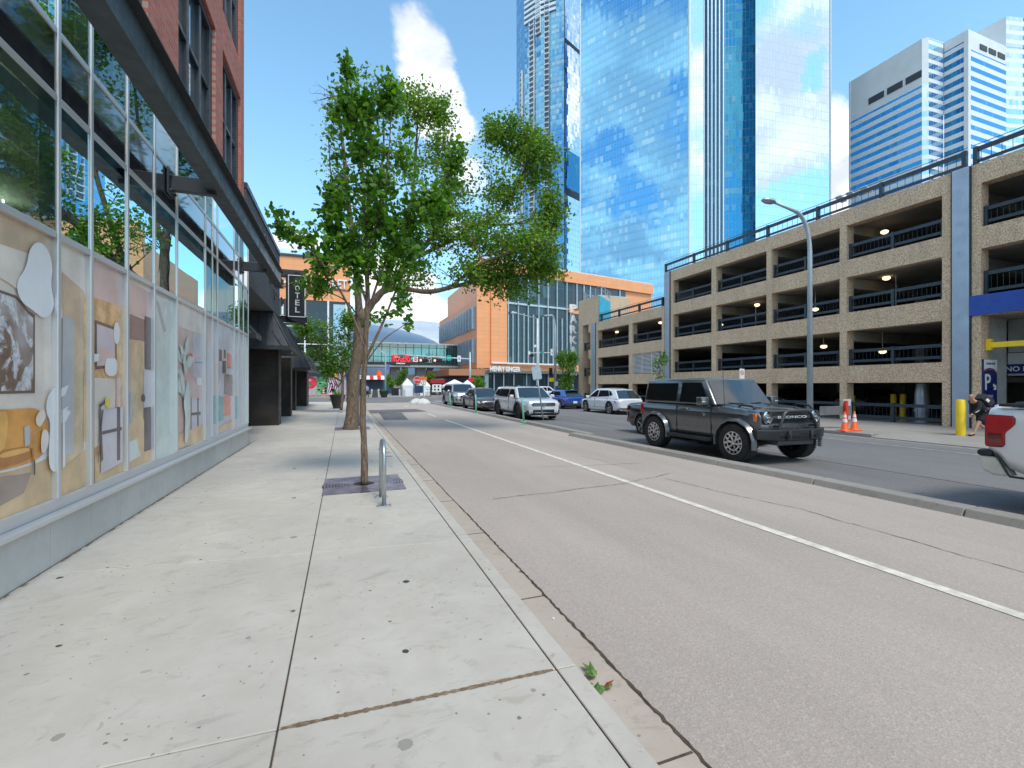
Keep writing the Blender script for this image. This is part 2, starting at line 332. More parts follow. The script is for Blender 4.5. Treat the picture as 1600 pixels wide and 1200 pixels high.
M_OFFD = m_curtain('office_bands_deep', (.02, .17, .33), (.05, .26, .45), 2.8, 8.0, band=.46, bandc=(.70, .72, .75), metal=.7, plight=.1, lh=.0, mull=(.3, .4, .5))
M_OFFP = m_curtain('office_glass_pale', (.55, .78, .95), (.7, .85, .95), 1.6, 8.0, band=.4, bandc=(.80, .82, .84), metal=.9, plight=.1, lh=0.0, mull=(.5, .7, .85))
M_HSG = m_curtain('entertainment_glass', (.035, .065, .08), (.12, .22, .24), 1.6, 3.4, metal=.12, plight=.16, wob=.01, mull=(.09, .13, .15), lw=.05, lh=.08, rough=.1)
M_SIDEG = mat('pale_blue_glass', (.36, .50, .60), .08, .45, var=.1, coat=.5)

# ------------------------------------------------------------------ mesh builder
class MB:
    def __init__(s): s.v = []; s.f = []; s.mi = []; s.uv = []; s.T = None
    def add(s, vs, fs, mi=0, uvs=None):
        b = len(s.v)
        for p in vs:
            s.v.append(tuple(s.T @ Vector(p)) if s.T is not None else tuple(p))
        for k, f in enumerate(fs):
            s.f.append([b+i for i in f]); s.mi.append(mi); s.uv.append(uvs[k] if uvs else None)
        return s
    def box(s, x0, x1, y0, y1, z0, z1, mi=0):
        x0, x1 = sorted((x0, x1)); y0, y1 = sorted((y0, y1)); z0, z1 = sorted((z0, z1))
        vs = [(x, y, z) for z in (z0, z1) for y in (y0, y1) for x in (x0, x1)]
        return s.add(vs, [(0, 2, 3, 1), (4, 5, 7, 6), (0, 1, 5, 4), (2, 6, 7, 3), (0, 4, 6, 2), (1, 3, 7, 5)], mi)
    def fbox(s, p, d, s0, s1, z0, z1, o0, o1, mi=0):
        """box along a wall: p = wall start (x,y), d = unit heading, o = outwards (right of heading)"""
        n = (d[1], -d[0]); c = lambda a, o: (p[0]+d[0]*a+n[0]*o, p[1]+d[1]*a+n[1]*o)
        q = [c(s0, o0), c(s1, o0), c(s1, o1), c(s0, o1)]
        return s.prism(q, z0, z1, mi)
    def prism(s, pts, z0, z1, mi=0, cap=True, uvs=True):
        n = len(pts); ar = sum(pts[i][0]*pts[(i+1) % n][1]-pts[(i+1) % n][0]*pts[i][1] for i in range(n))
        if ar < 0: pts = list(reversed(pts))
        vs = [(p[0], p[1], z0) for p in pts]+[(p[0], p[1], z1) for p in pts]
        fs = []; uv = []; L = 0
        for i in range(n):
            j = (i+1) % n; l = math.hypot(pts[j][0]-pts[i][0], pts[j][1]-pts[i][1])
            fs.append((i, j, n+j, n+i)); uv.append([(L, z0), (L+l, z0), (L+l, z1), (L, z1)]); L += l
        if cap:
            fs.append(tuple(range(n, 2*n))); uv.append([(p[0], p[1]) for p in pts])
            fs.append(tuple(reversed(range(n)))); uv.append([(p[0], p[1]) for p in reversed(pts)])
        return s.add(vs, fs, mi, uv)
    def wall(s, p, q, z0, z1, mi=0, u0=0.0):
        l = math.hypot(q[0]-p[0], q[1]-p[1])
        return s.add([(p[0], p[1], z0), (q[0], q[1], z0), (q[0], q[1], z1), (p[0], p[1], z1)], [(0, 1, 2, 3)], mi, [[(u0, z0), (u0+l, z0), (u0+l, z1), (u0, z1)]])
    def poly(s, pts, mi=0): return s.add(pts, [tuple(range(len(pts)))], mi)
    def extr(s, pts, off, mi=0):
        """planar 3-D polygon with thickness vector off"""
        n = len(pts); off = Vector(off); a = [Vector(p) for p in pts]; b = [p+off for p in a]
        return s.add([tuple(p) for p in a+b], [tuple(range(n)), tuple(reversed(range(n, 2*n)))]+[(j, i, n+i, n+j) for i, j in ((i, (i+1) % n) for i in range(n))], mi)
    def tube(s, path, r, n=8, mi=0, cap=True):
        path = [Vector(p) for p in path]
        rs = r if isinstance(r, (list, tuple)) else [r]*len(path)
        vs = []; prev = None
        for i, p in enumerate(path):
            d = (path[min(i+1, len(path)-1)]-path[max(i-1, 0)])
            d = d.normalized() if d.length > 1e-9 else Vector((0, 0, 1))
            if prev is None: a = d.orthogonal().normalized()
            else:
                a = prev-d*prev.dot(d); a = a.normalized() if a.length > 1e-6 else d.orthogonal().normalized()
            prev = a; b = d.cross(a)
            for k in range(n):
                t = 2*math.pi*k/n; vs.append(tuple(p+(a*math.cos(t)+b*math.sin(t))*rs[i]))
        fs = [(i*n+k, i*n+(k+1) % n, (i+1)*n+(k+1) % n, (i+1)*n+k) for i in range(len(path)-1) for k in range(n)]
        if cap: fs += [tuple(reversed(range(n))), tuple((len(path)-1)*n+k for k in range(n))]
        return s.add(vs, fs, mi)
    def cyl(s, p, q, r, r2=None, n=16, mi=0): return s.tube([p, q], [r, r if r2 is None else r2], n, mi)
    def lathe(s, prof, c=(0, 0, 0), n=24, axis='z', mi=0, cap=True):
        vs = []
        m = {'z': lambda r, h, t: (c[0]+r*math.cos(t), c[1]+r*math.sin(t), c[2]+h), 'y': lambda r, h, t: (c[0]+r*math.cos(t), c[1]+h, c[2]+r*math.sin(t)), 'x': lambda r, h, t: (c[0]+h, c[1]+r*math.cos(t), c[2]+r*math.sin(t))}[axis]
        for r, h in prof:
            for k in range(n): vs.append(m(r, h, 2*math.pi*k/n))
        fs = [(i*n+k, i*n+(k+1) % n, (i+1)*n+(k+1) % n, (i+1)*n+k) for i in range(len(prof)-1) for k in range(n)]
        if prof[0] == prof[-1]: cap = False
        if cap and prof[0][0] > 1e-6: fs.append(tuple(reversed(range(n))))
        if cap and prof[-1][0] > 1e-6: fs.append(tuple((len(prof)-1)*n+k for k in range(n)))
        return s.add(vs, fs, mi)
    def build(s, name, mats, parent=None, world=True, smooth=False, bevel=0, seg=2, sub=0, fixn=True):
        me = bpy.data.meshes.new(name); off = Vector(parent['_w']) if (parent is not None and world and '_w' in parent) else None
        vs = [tuple(Vector(p)-off) for p in s.v] if off is not None else s.v
        me.from_pydata(vs, [], s.f)
        mats = mats if isinstance(mats, (list, tuple)) else [mats]
        for m in mats: me.materials.append(m)
        me.polygons.foreach_set('material_index', s.mi)
        if any(u is not None for u in s.uv):
            ul = me.uv_layers.new(name='UVMap'); k = 0
            for f, u in zip(s.f, s.uv):
                for i in range(len(f)):
                    ul.data[k].uv = u[i] if u is not None else (0, 0)
                    k += 1
        if fixn:
            bm = bmesh.new(); bm.from_mesh(me); bmesh.ops.recalc_face_normals(bm, faces=bm.faces)
            if bevel:
                ed = [e for e in bm.edges if len(e.link_faces) == 2 and e.calc_face_angle(0) > .5]
                bmesh.ops.bevel(bm, geom=ed, offset=bevel, segments=seg, affect='EDGES', profile=.5, clamp_overlap=True)
            bm.to_mesh(me); bm.free()
        if smooth:
            me.polygons.foreach_set('use_smooth', [True]*len(me.polygons))
            if smooth == 'auto' or bevel: 
                try: me.set_sharp_from_angle(angle=math.radians(38))
                except Exception: pass
        o = bpy.data.objects.new(name, me); sc.collection.objects.link(o)
        if parent is not None: o.parent = parent
        if sub:
            md = o.modifiers.new('sub', 'SUBSURF'); md.levels = sub; md.render_levels = sub
        return o
def thing(name, label, cat, loc=(0, 0, 0), rz=0, group=None):
    o = bpy.data.objects.new(name, None); sc.collection.objects.link(o); o.location = loc; o.rotation_euler = (0, 0, rz)
    o['label'] = label; o['category'] = cat; o['_w'] = tuple(loc)
    if group: o['group'] = group
    return o
def tag(o, label, cat, group=None):
    o['label'] = label; o['category'] = cat
    if group: o['group'] = group
    return o
def struct(o, kind='structure'): o['kind'] = kind; return o
def lone(mb, name, mats, label, cat, group=None, **k):
    """one-mesh thing whose origin sits at its base"""
    xs = [p[0] for p in mb.v]; ys = [p[1] for p in mb.v]; zs = [p[2] for p in mb.v]
    c = ((min(xs)+max(xs))/2, (min(ys)+max(ys))/2, min(zs)); mb.v = [(p[0]-c[0], p[1]-c[1], p[2]-c[2]) for p in mb.v]
    o = mb.build(name, mats, None, **k); o.location = c
    return tag(o, label, cat, group)
def copy_tree(o, parent=None):
    c = o.copy(); sc.collection.objects.link(c)
    if parent is not None: c.parent = parent
    for ch in list(o.children): copy_tree(ch, c)
    return c
def text(s, w, h, origin, xd, mat_, name='lettering', parent=None, thick=.01, align='L', yd=(0, 0, 1), bold=.012):
    """lettering as a mesh; origin = lower left, xd = reading direction, w x h metres"""
    cu = bpy.data.curves.new(name, 'FONT'); cu.body = s; cu.extrude = .02; cu.fill_mode = 'BOTH'; cu.resolution_u = 3; cu.offset = bold
    to = bpy.data.objects.new('t', cu); sc.collection.objects.link(to)
    dg = bpy.context.evaluated_depsgraph_get(); dg.update()
    me = bpy.data.meshes.new_from_object(to.evaluated_get(dg)); bpy.data.objects.remove(to); bpy.data.curves.remove(cu)
    xs = [v.co.x for v in me.vertices]; ys = [v.co.y for v in me.vertices]
    x0, x1, y0, y1 = min(xs), max(xs), min(ys), max(ys)
    X = Vector(xd).normalized(); Y = Vector(yd).normalized(); Z = X.cross(Y); O = Vector(origin)
    off = Vector(parent['_w']) if parent is not None and '_w' in parent else Vector((0, 0, 0))
    for v in me.vertices:
        v.co = O-off+X*((v.co.x-x0)/(x1-x0)*w)+Y*((v.co.y-y0)/(y1-y0)*h)+Z*(v.co.z/.02*thick*.5+thick*.5)
    me.materials.clear(); me.materials.append(mat_)
    o = bpy.data.objects.new(name, me); sc.collection.objects.link(o)
    if parent is not None: o.parent = parent
    return o
def lerp(a, b, t): return a+(b-a)*t
def interp(tab, x):
    if x <= tab[0][0]: return tab[0][1]
    for (a, va), (b, vb) in zip(tab, tab[1:]):
        if x <= b: return va+(vb-va)*(x-a)/(b-a)
    return tab[-1][1]
# ================================================================== GROUND
def gz(x):                                               # carriageway falls gently to the right-hand kerb
    return 0.0 if x < 8 else -.2*min(1, (x-8)/9.0)
def sheet(name, xs, y0, y1, m, dz=0, ny=1):
    mb = MB()
    for a, b in zip(xs, xs[1:]):
        for k in range(ny):
            ya, yb = lerp(y0, y1, k/ny), lerp(y0, y1, (k+1)/ny)
            mb.add([(a, ya, gz(a)+dz), (b, ya, gz(b)+dz), (b, yb, gz(b)+dz), (a, yb, gz(a)+dz)], [(0, 1, 2, 3)])
    return struct(mb.build(name, m))
g = MB(); g.box(-900, 900, -300, 1200, -1.0, -.35); struct(g.build('ground', M_ROAD))
sheet('road', [1.43, 8, 17.05], -12, 44, M_LANE, -.006) .name = 'road_base'
sheet('bike_lane', [1.43, 7.3], -12, 43, M_LANE, 0)
sheet('road', [7.3, 8, 12, 17.05], -12, 46, M_ROAD, 0)
sheet('cross_street', [-60, 1.0, 8, 17, 90], 43.0, 64, M_ROAD, -.004)
sheet('gutter', [1.13, 1.43], -12, 43, M_GUT, .002)
gj = MB()
yy = -3.0; rr = random.Random(3)
for k in range(24):
    gj.box(1.135, 1.425, yy, yy+.012, .001, .004); yy += 1.45+rr.random()*.2
struct(gj.build('gutter_joint', M_CRACK))
# ragged tar joint between gutter and lane
c = MB(); y = -4.0; pts = []
while y < 43:
    pts.append((1.435+rr.uniform(-.007, .007), y, .004+rr.random()*.009)); y += .035 if y < 6 else .15
L_ = [(x-w_, y, z) for (x, y, w_), z in zip(pts, [.006]*len(pts))]; R_ = [(x+w_, y, z) for (x, y, w_), z in zip(pts, [.006]*len(pts))]
for i in range(len(pts)-1): c.add([L_[i], R_[i], R_[i+1], L_[i+1]], [(0, 1, 2, 3)])
def crack(mb, a, b, wid, seed, z=.006, wob=.06):
    r = random.Random(seed); n = int((Vector(b)-Vector(a)).length/.06)+2; p0 = Vector(a); d = (Vector(b)-Vector(a)); nrm = Vector((-d.y, d.x)).normalized(); o = 0; last = None
    for i in range(n+1):
        t = i/n; o += r.uniform(-1, 1)*wob*.28; o *= .965; p = p0+d*t+nrm*o; w_ = wid*r.uniform(.35, 1.15)
        cur = (p+nrm*w_, p-nrm*w_)
        if last: mb.add([(last[0].x, last[0].y, gz(last[0].x)+z), (last[1].x, last[1].y, gz(last[0].x)+z), (cur[1].x, cur[1].y, gz(cur[0].x)+z), (cur[0].x, cur[0].y, gz(cur[0].x)+z)], [(0, 1, 2, 3)])
        last = cur
struct(c.build('road_joint', M_CRACK))
c = MB()
crack(c, G(770, 780), G(975, 756), .010, 1); crack(c, G(975, 756), G(1050, 740), .008, 2)
q = [(1040, 748), (1120, 768), (1250, 795), (1330, 818), (1420, 843), (1520, 873), (1640, 908)]
for i in range(len(q)-1): crack(c, G(*q[i]), G(*q[i+1]), .008, 10+i, wob=.03)
crack(c, G(905, 712), G(1000, 735), .006, 33)
struct(c.build('road_crack', M_CRACKL))
c = MB()
for a, b in (((835, 730), (1000, 724)), ((1340, 775), (1440, 770)),): crack(c, G(*a), G(*b), .006, 7, z=.007)
c.box(9.7, 9.712, -10, 44, gz(9.7)+.004, gz(9.7)+.007); struct(c.build('road_seam', M_CRACK))
# white lane line: solid, breaking up further on
l = MB()
def line(mb, x0, x1, ya, yb, z=.005):
    z0, z1 = gz(x0)+z, gz(x1)+z; mb.add([(x0, ya, z0), (x1, ya, z1), (x1, yb, z1), (x0, yb, z0)], [(0, 1, 2, 3)])
y = -8.0
while y < 20.5:
    line(l, 4.345+rr.uniform(-.002, .002), 4.465+rr.uniform(-.003, .003), y, y+.3355); y += .335
line(l, 4.35, 4.45, 23, 25.5); line(l, 4.35, 4.45, 28, 30.5); line(l, 4.35, 4.45, 33.5, 36)
struct(l.build('lane_line', M_LINE))
l = MB(); line(l, 14.95, 15.08, -10, 30, .005); line(l, 16.55, 16.68, -10, 40, .005)
struct(l.build('faded_lane_line', M_FADE))
l = MB()
for i in range(9): l.add([(2.2+i*1.6, 44.5, gz(9)+.012), (2.9+i*1.6, 44.5, gz(9)+.012), (2.9+i*1.6, 47, gz(9)+.012), (2.2+i*1.6, 47, gz(9)+.012)], [(0, 1, 2, 3)])
l.box(-40, 60, 62.4, 62.8, -.19, .012)
struct(l.build('crossing_marking', M_FADE))
pm = MB()
for (a, b, c_, d_) in (((575, 641), (650, 639), (668, 643), (580, 646)), ((592, 645), (628, 645), (638, 656), (600, 656))):
    pm.add([(*G(*q), .007) for q in (a, b, c_, d_)], [(0, 1, 2, 3)])
struct(pm.build('asphalt_patch', M_PATCH))
# sidewalk: slabs with real gaps over a dark bed
s = MB(); s.box(-30, 1.13, -12, 43, -.3, .135); struct(s.build('sidewalk_bed', M_CRACK))
s = MB(); gp = .004; fb = -.262
ysl = [(-12, 0, 0), (-2.2, 0, 0), (0.0, -.02, .0), (2.14, -.03, 0), (4.30, -.115, .0), (6.45, -.02, 0), (7.56, -.01, 0), (9.7, 0, 0), (11.9, 0, 0), (13.9, 0, 0), (15.6, 0, 0), (16.75, 0, 0), (19, 0, 0), (21.3, 0, 0), (24, 0, 0), (27, 0, 0), (30, 0, 0), (34, 0, 0), (38, 0, 0), (43, 0, 0)]
for (ya, ka, _), (yb, kb, _) in zip(ysl, ysl[1:]):
    for xa, xb in ((-4.6, fb), (fb, 1.02), (1.02, 1.13)):
        x0 = xa+gp; x1 = xb-(0 if xb > 1.1 else gp)
        f = lambda y, k, x: y+k*(x+.262)
        q = [(x0, f(ya, ka, x0)+gp), (x1, f(ya, ka, x1)+gp), (x1, f(yb, kb, x1)-gp), (x0, f(yb, kb, x0)-gp)]
        s.prism(q, .136, .15)
struct(s.build('sidewalk', M_SIDE, bevel=.004, seg=1))
k = MB(); k.box(1.115, 1.1305, -12, 43, .0, .14); struct(k.build('kerb', M_KERB))
# drain slots in the sidewalk edge
t_ = MB()
for i, y in enumerate((9.55, 10.1, 10.7)): t_.box(.72, .93, y, y+.05, .150, .154)
struct(t_.build('drain_slot', M_BLACK))
jf = MB(); n = 60
for k in range(n):
    xa, xb = lerp(-.25, 1.0, k/n), lerp(-.25, 1.0, (k+1)/n); f = lambda x: 2.14-.03*(x+.262); w_ = rr.uniform(.008, .016)
    jf.add([(xa, f(xa)-w_, .1512), (xb, f(xb)-w_, .1512), (xb, f(xb)+w_, .1512), (xa, f(xa)+w_, .1512)], [(0, 1, 2, 3)])
for k in range(200):
    ya_, yb2 = lerp(1.5, 13.9, k/200), lerp(1.5, 13.9, (k+1)/200); w_ = rr.uniform(.006, .03)
    jf.add([(-2.19, ya_, .1515), (-2.19+w_, ya_, .1515), (-2.19+w_*rr.uniform(.6, 1.2), yb2, .1515), (-2.19, yb2, .1515)], [(0, 1, 2, 3)])
struct(jf.build('joint_sand', mat('joint_sand', (.22, .155, .10), .95, var=.4, vs=30)))
# right-hand pavement with its kerb and the driveway
s = MB(); s.prism([(17.2, 10.4), (40, 10.4), (40, 45), (17.2, 45)], -.5, -.08); s.prism([(17.2, -12), (40, -12), (40, 4.2), (17.2, 4.2)], -.5, -.081)
struct(s.build('pavement', M_CON2, bevel=0))
s = MB(); s.add([(17.05, 4.2, -.185), (17.6, 4.2, -.085), (40, 4.2, -.085), (17.05, 10.4, -.185), (17.6, 10.4, -.085), (40, 10.4, -.085)], [(0, 1, 4, 3), (1, 2, 5, 4)]); struct(s.build('driveway', M_CON2))
k = MB(); k.box(17.05, 17.2, 10.4, 45, -.4, -.075); k.box(17.05, 17.2, -12, 4.2, -.4, -.075); struct(k.build('pavement_kerb', M_CON2, bevel=.03))
# low concrete median kerb in two runs
def kerbrun(name, pts, w0, h, label):
    th = thing(name, label, 'kerb', (pts[0][0], pts[0][1], 0)); n = len(pts)-1
    for i in range(n):
        a, b = Vector(pts[i]), Vector(pts[i+1]); d = (b-a); L = d.length; m = max(1, int(L/1.9)); d.normalize()
        for k in range(m):
            p = a+d*(L/m*k+.008); q = a+d*(L/m*(k+1)-.008); nr = Vector((d.y, -d.x))*1
            if nr.x < 0: nr = -nr
            h2 = h*rr.uniform(.93, 1.05)
            A0, B0 = p, q; A1, B1 = p+nr*w0, q+nr*w0; i0 = .05
            mb = MB(); mb.add([(*A0, 0), (*B0, 0), (*B1, gz(B1.x)), (*A1, gz(A1.x)), (*(A0+nr*i0), h2), (*(B0+nr*i0), h2), (*(B1-nr*.03), h2), (*(A1-nr*.03), h2)],
                [(0, 1, 5, 4), (1, 2, 6, 5), (2, 3, 7, 6), (3, 0, 4, 7), (4, 5, 6, 7)])
            mb.build('kerb_block', M_CON2, th, bevel=.012)
    return th
kerbrun('median_kerb', [(7.03, 12.45), (7.05, 22), (7.1, 41)], .34, .11, 'far run of low concrete kerb blocks beside the parked silver and white cars')
kerbrun('median_kerb', [(6.66, 12.9), (6.85, 9.0), (7.08, 5.2), (7.1, -10)], .36, .10, 'near run of low concrete kerb blocks passing in front of the dark off-road vehicle')
# ================================================================== GLASS SHOP (left)
XW = -2.19
shop = thing('glass_storefront', 'curved-looking glass and brick building with silver frames beside the sidewalk', 'building', (XW-.6, 5.0, .15))
YM = [-3.5, -1.9, -.4, 1.1, 2.6, 3.7]+[YX(u, XW) for u in (94, 145, 201, 243, 278, 322, 333, 341, 367, 374, 381)]+[YX(388.5, XW)]
ZL = [.62, 2.83, 3.95, 4.5, 5.95]
YE = YM[-1]
m = MB(); 
for ya, yb in zip([-6]+YM[1:], YM[1:]): pass
yy = -4.0
while yy < YE:
    y2 = min(yy+.62, YE); m.box(XW-.4, XW, yy+.004, y2-.004, .15, .53); yy += .62
m.build('plinth', M_PLINTH, shop, bevel=.006)
m = MB(); m.prism([(XW-.4, -4), (XW+.07, -4), (XW+.07, YE+.1), (XW-.4, YE+.1)], .535, .575); m.build('sill', M_ALU, shop, bevel=.01)
m = MB(); m.box(XW-.12, XW-.01, -4, YE, .575, .62+.05); m.build('base_frame', M_ALU, shop, bevel=.008)
for i, y in enumerate(YM):
    m = MB(); w_ = .028 if i not in (12, 13) else .02; m.box(XW-.13, XW-.0, y-w_*.85, y+w_*.85, .67, 5.95); m.build('mullion', M_ALU, shop, bevel=.006)
for z in ZL[1:-1]:
    m = MB()
    for ya, yb in zip(YM, YM[1:]): m.box(XW-.12, XW-.004, ya+.03, yb-.03, z-.028, z+.028)
    m.build('transom', M_ALU, shop, bevel=.005)
XG = XW-.014
for j, (z0, z1) in enumerate(zip(ZL, ZL[1:])):
    for i, (ya, yb) in enumerate(zip(YM, YM[1:])):
        if j == 0 and i >= 4: continue
        m = MB(); m.T = None; tw = random.Random(i*7+j); e = [tw.uniform(-.0012, .0012) for _ in range(4)]
        m.add([(XG+e[0], ya+.03, z0+.03), (XG+e[1], yb-.03, z0+.03), (XG+e[2], yb-.03, z1-.03), (XG+e[3], ya+.03, z1-.03)], [(0, 1, 2, 3)])
        mm = M_SHOPGL if j != 2 else M_SPAN
        if j == 3 and i in (9,): mm = M_PALEGL
        m.build('window_pane', mm, shop)
# interior seen through the upper panes
m = MB(); m.box(-9, XW-.35, -4, YE, 2.78, 2.82); m.build('interior_floor', M_GAR_IN, shop)
m = MB(); m.box(-9, XW-.3, -4, YE, 5.2, 5.3); m.build('interior_ceiling', mat('interior_white', (.20, .20, .19), .8), shop)
m = MB(); m.box(-9.1, -9, -4, YE, .15, 5.9); m.box(-9, XW-.2, YE-.25, YE-.15, .15, 5.9); m.box(-9, XW-.2, -4.1, -4, .15, 5.9); m.build('interior_wall', mat('interior_wall', (.08, .08, .08), .8), shop)
m = MB(); m.box(XW-.9, XW-.55, -4, YE-.3, 4.0, 4.35); m.build('duct', M_GALV, shop, bevel=.03)
ML = mat('light_tube', (1, .86, .58), .5, emit=14)
for x, y in ((-4.0, 4.0), (-4.0, 6.2), (-4.0, 8.6), (-6.2, 4.6), (-6.2, 8.0), (-6.2, 11.2)):
    m = MB(); m.box(x-.07, x+.07, y-.7, y+.7, 4.86, 4.92); m.box(x-.01, x+.01, y-.5, y-.48, 4.92, 5.2); m.box(x-.01, x+.01, y+.5, y+.52, 4.92, 5.2); m.build('strip_light', ML, shop)
# printed window graphics: one flat picture per pane, set just behind the pane plane
def gmat(name, c, v=.08, vs=3, r=.22): return mat('print_'+name, tuple(min(.88, q**.82*1.25) for q in c), r, var=v, vs=vs, coat=.12, rv=.04)
P_ = dict(cream=gmat('cream', (.66, .55, .46), .12, 2), wall=gmat('pale_wall', (.62, .53, .47), .1), tan=gmat('tan', (.50, .34, .21), .15), sofa=gmat('ochre', (.52, .20, .035), .25, 4), sofal=gmat('ochre_light', (.66, .30, .06), .15, 4), sofad=gmat('ochre_dark', (.34, .11, .02), .2, 4),
 floor=gmat('wood_floor', (.56, .36, .18), .2, 2), rug=gmat('rug', (.24, .17, .13), .15), frame=gmat('frame_brown', (.10, .055, .045), .1), art=gmat('art_brown', (.20, .125, .095), .65, 3.5), artw=gmat('art_white', (.62, .62, .64), .08, 5), white=gmat('white', (.66, .67, .66), .04), mint=gmat('mint', (.50, .58, .54), .08),
 wood=gmat('osb', (.60, .32, .13), .3, 6), brown=gmat('brown', (.19, .12, .10), .15), dk=gmat('dark', (.06, .045, .05), .2), yel=gmat('yellow', (.75, .52, .05), .1), grey=gmat('grey', (.36, .37, .38), .1), pink=gmat('pink', (.55, .38, .34), .1), red=gmat('coral', (.62, .16, .11), .1), teal=gmat('teal', (.10, .27, .29), .15), lilac=gmat('lilac', (.46, .42, .46), .08), blk=gmat('black', (.03, .025, .03)), gold=gmat('gold_wall', (.50, .36, .20), .2))
def m_art():
    m, t, b, tc = newmat('print_painting'); o = tc.outputs['Object']
    n = t.noise(t.vm('MULTIPLY', o, (1, 1.5, 1)), 2.6, 8, .62, 2.2); n2 = t.noise(o, 9, 6, .7, 1.5)
    col = t.mix(t.ramp(n, .44, .53), (.74, .74, .76), (.24, .145, .10)); col = t.mix(t.math('MULTIPLY', t.ramp(n2, .4, .7), .55), col, (.12, .08, .06))
    col = t.mix(t.ramp(t.noise(o, 1.1, 3), .45, .6, 0, .5), col, (.78, .77, .78)); t.l.new(col, b.inputs['Base Color']); b.inputs['Roughness'].default_value = .25; return m
P_['art'] = m_art()
def pane_art(i, layers, base):
    ya, yb = YM[i]+.02, YM[i+1]-.02; x = XW-.045
    mats = [P_[base]]; m = MB(); m.add([(x, ya, .66), (x, yb, .66), (x, yb, 2.81), (x, ya, 2.81)], [(0, 1, 2, 3)], 0)
    lv = 0
    for key, pts in layers:
        if P_[key] not in mats: mats.append(P_[key])
        lv += 1; xx = x+.0012*lv
        if key in ('white', 'cream', 'sofa', 'sofal', 'sofad', 'mint') and len(pts) > 4:
            for _ in range(2): pts = [q for a, b in zip(pts, pts[1:]+pts[:1]) for q in ((a[0]*.75+b[0]*.25, a[1]*.75+b[1]*.25), (a[0]*.25+b[0]*.75, a[1]*.25+b[1]*.75))]
        # clip polygon to the pane
        poly = [(y, z) for y, z in pts]
        for ax, lim, sg in ((0, ya, 1), (0, yb, -1), (1, .665, 1), (1, 2.805, -1)):
            o_ = []
            for k in range(len(poly)):
                a, b = poly[k-1], poly[k]; ia, ib = (a[ax]-lim)*sg >= 0, (b[ax]-lim)*sg >= 0
                if ia != ib:
                    t = (lim-a[ax])/(b[ax]-a[ax]); o_.append((a[0]+(b[0]-a[0])*t, a[1]+(b[1]-a[1])*t))
                if ib: o_.append(b)
            poly = o_
            if not poly: break
        if len(poly) >= 3: m.add([(xx, y, z) for y, z in poly], [tuple(range(len(poly)))], mats.index(P_[key]))
    m.build('window_graphic', mats, shop, fixn=False)
def px(pts): return [onX(u, v, XW-.03) for u, v in pts]
def blob(cy, cz, ry, rz, n=14, seed=0, wob=.15):
    r = random.Random(seed); return [(cy+ry*math.cos(2*math.pi*k/n)*(1+r.uniform(-wob, wob)), cz+rz*math.sin(2*math.pi*k/n)*(1+r.uniform(-wob, wob))) for k in range(n)]
def leafs(cy, cz, n, L, seed):
    r = random.Random(seed); o = []
    for k in range(n):
        a = r.uniform(.1, math.pi-.1); z0 = cz+r.uniform(0, L*.9); l = L*r.uniform(.35, .6); w_ = l*.2
        dx, dz = math.cos(a), math.sin(a)*.8; o.append([(cy, z0), (cy+dx*l*.5-dz*w_, z0+dz*l*.5+dx*w_), (cy+dx*l, z0+dz*l), (cy+dx*l*.5+dz*w_, z0+dz*l*.5-dx*w_)])
    return o
for i in range(0, 4):
    ya, yb = YM[i], YM[i+1]
    pane_art(i, [('floor', [(ya, .6), (yb, .6), (yb, .95), (ya, 1.0)]), ('tan', [(ya, 1.0), (yb, .95), (yb, 1.8), (ya, 1.9)])], 'wall')
i5 = 5
L0 = [('tan', px([(-60, 350), (0, 380), (60, 400), (95, 425), (95, 330), (-60, 300)])), ('floor', px([(-80, 720), (60, 700), (95, 668), (95, 780), (-80, 880)])), ('white', px([(-80, 740), (0, 742), (60, 724), (80, 714), (95, 668), (40, 690), (-80, 725)])),
 ('rug', px([(-80, 770), (0, 745), (30, 742), (52, 738), (40, 770), (0, 792), (-80, 840)])),
 ('frame', px([(-90, 430), (0, 452), (28, 462), (48, 486), (57, 492), (57, 614), (-90, 618)])), ('art', px([(-90, 436), (0, 457), (26, 466), (46, 490), (54, 497), (54, 610), (-90, 613)])), 
 ('cream', px([(-40, 410), (30, 450), (40, 470), (30, 440), (60, 440)])),
 ('sofa', px([(-90, 640), (0, 641), (52, 637), (62, 640), (76, 655), (78, 700), (56, 722), (0, 736), (-90, 760)])), ('sofad', px([(-90, 712), (0, 704), (45, 696), (52, 702), (52, 718), (0, 733), (-90, 752)])), ('sofal', px([(-90, 641), (0, 643), (14, 642), (12, 690), (0, 712), (-90, 720)])), ('sofal', px([(0, 708), (36, 700), (48, 700), (46, 706), (0, 718)])), ('grey', px([(38, 668), (44, 664), (47, 668), (47, 694), (39, 698)])), ('blk', px([(52, 719), (55, 718), (55, 742), (53, 742)])), ('sofad', px([(49, 700), (51, 722), (53, 722), (52, 700)])),
 ('white', px([(46, 385), (62, 376), (76, 392), (82, 420), (78, 445), (86, 480), (70, 500), (52, 486), (30, 470), (24, 440), (40, 420)])),
 ('cream', px([(54, 652), (66, 636), (72, 650), (62, 668), (56, 664)])), ('cream', px([(66, 668), (76, 676), (74, 700), (64, 712), (62, 690)])), ('white', px([(72, 620), (82, 606), (92, 600), (92, 736), (76, 738), (74, 700), (78, 660), (70, 645)]))]
pane_art(5, L0, 'cream'); pane_art(4, L0, 'cream')
L1 = [('gold', px([(100, 425), (134, 458), (134, 760), (96, 780)])), ('tan', px([(134, 455), (134, 585), (104, 540), (100, 425)])), ('wood', px([(133, 458), (139, 460), (139, 690), (133, 690)])), ('floor', px([(96, 735), (140, 700), (145, 760), (96, 780)])), ('grey', px([(100, 492), (118, 500), (118, 706), (98, 716)])), ('white', blob(*onX(101, 489, XW), .055, .07, seed=3))]
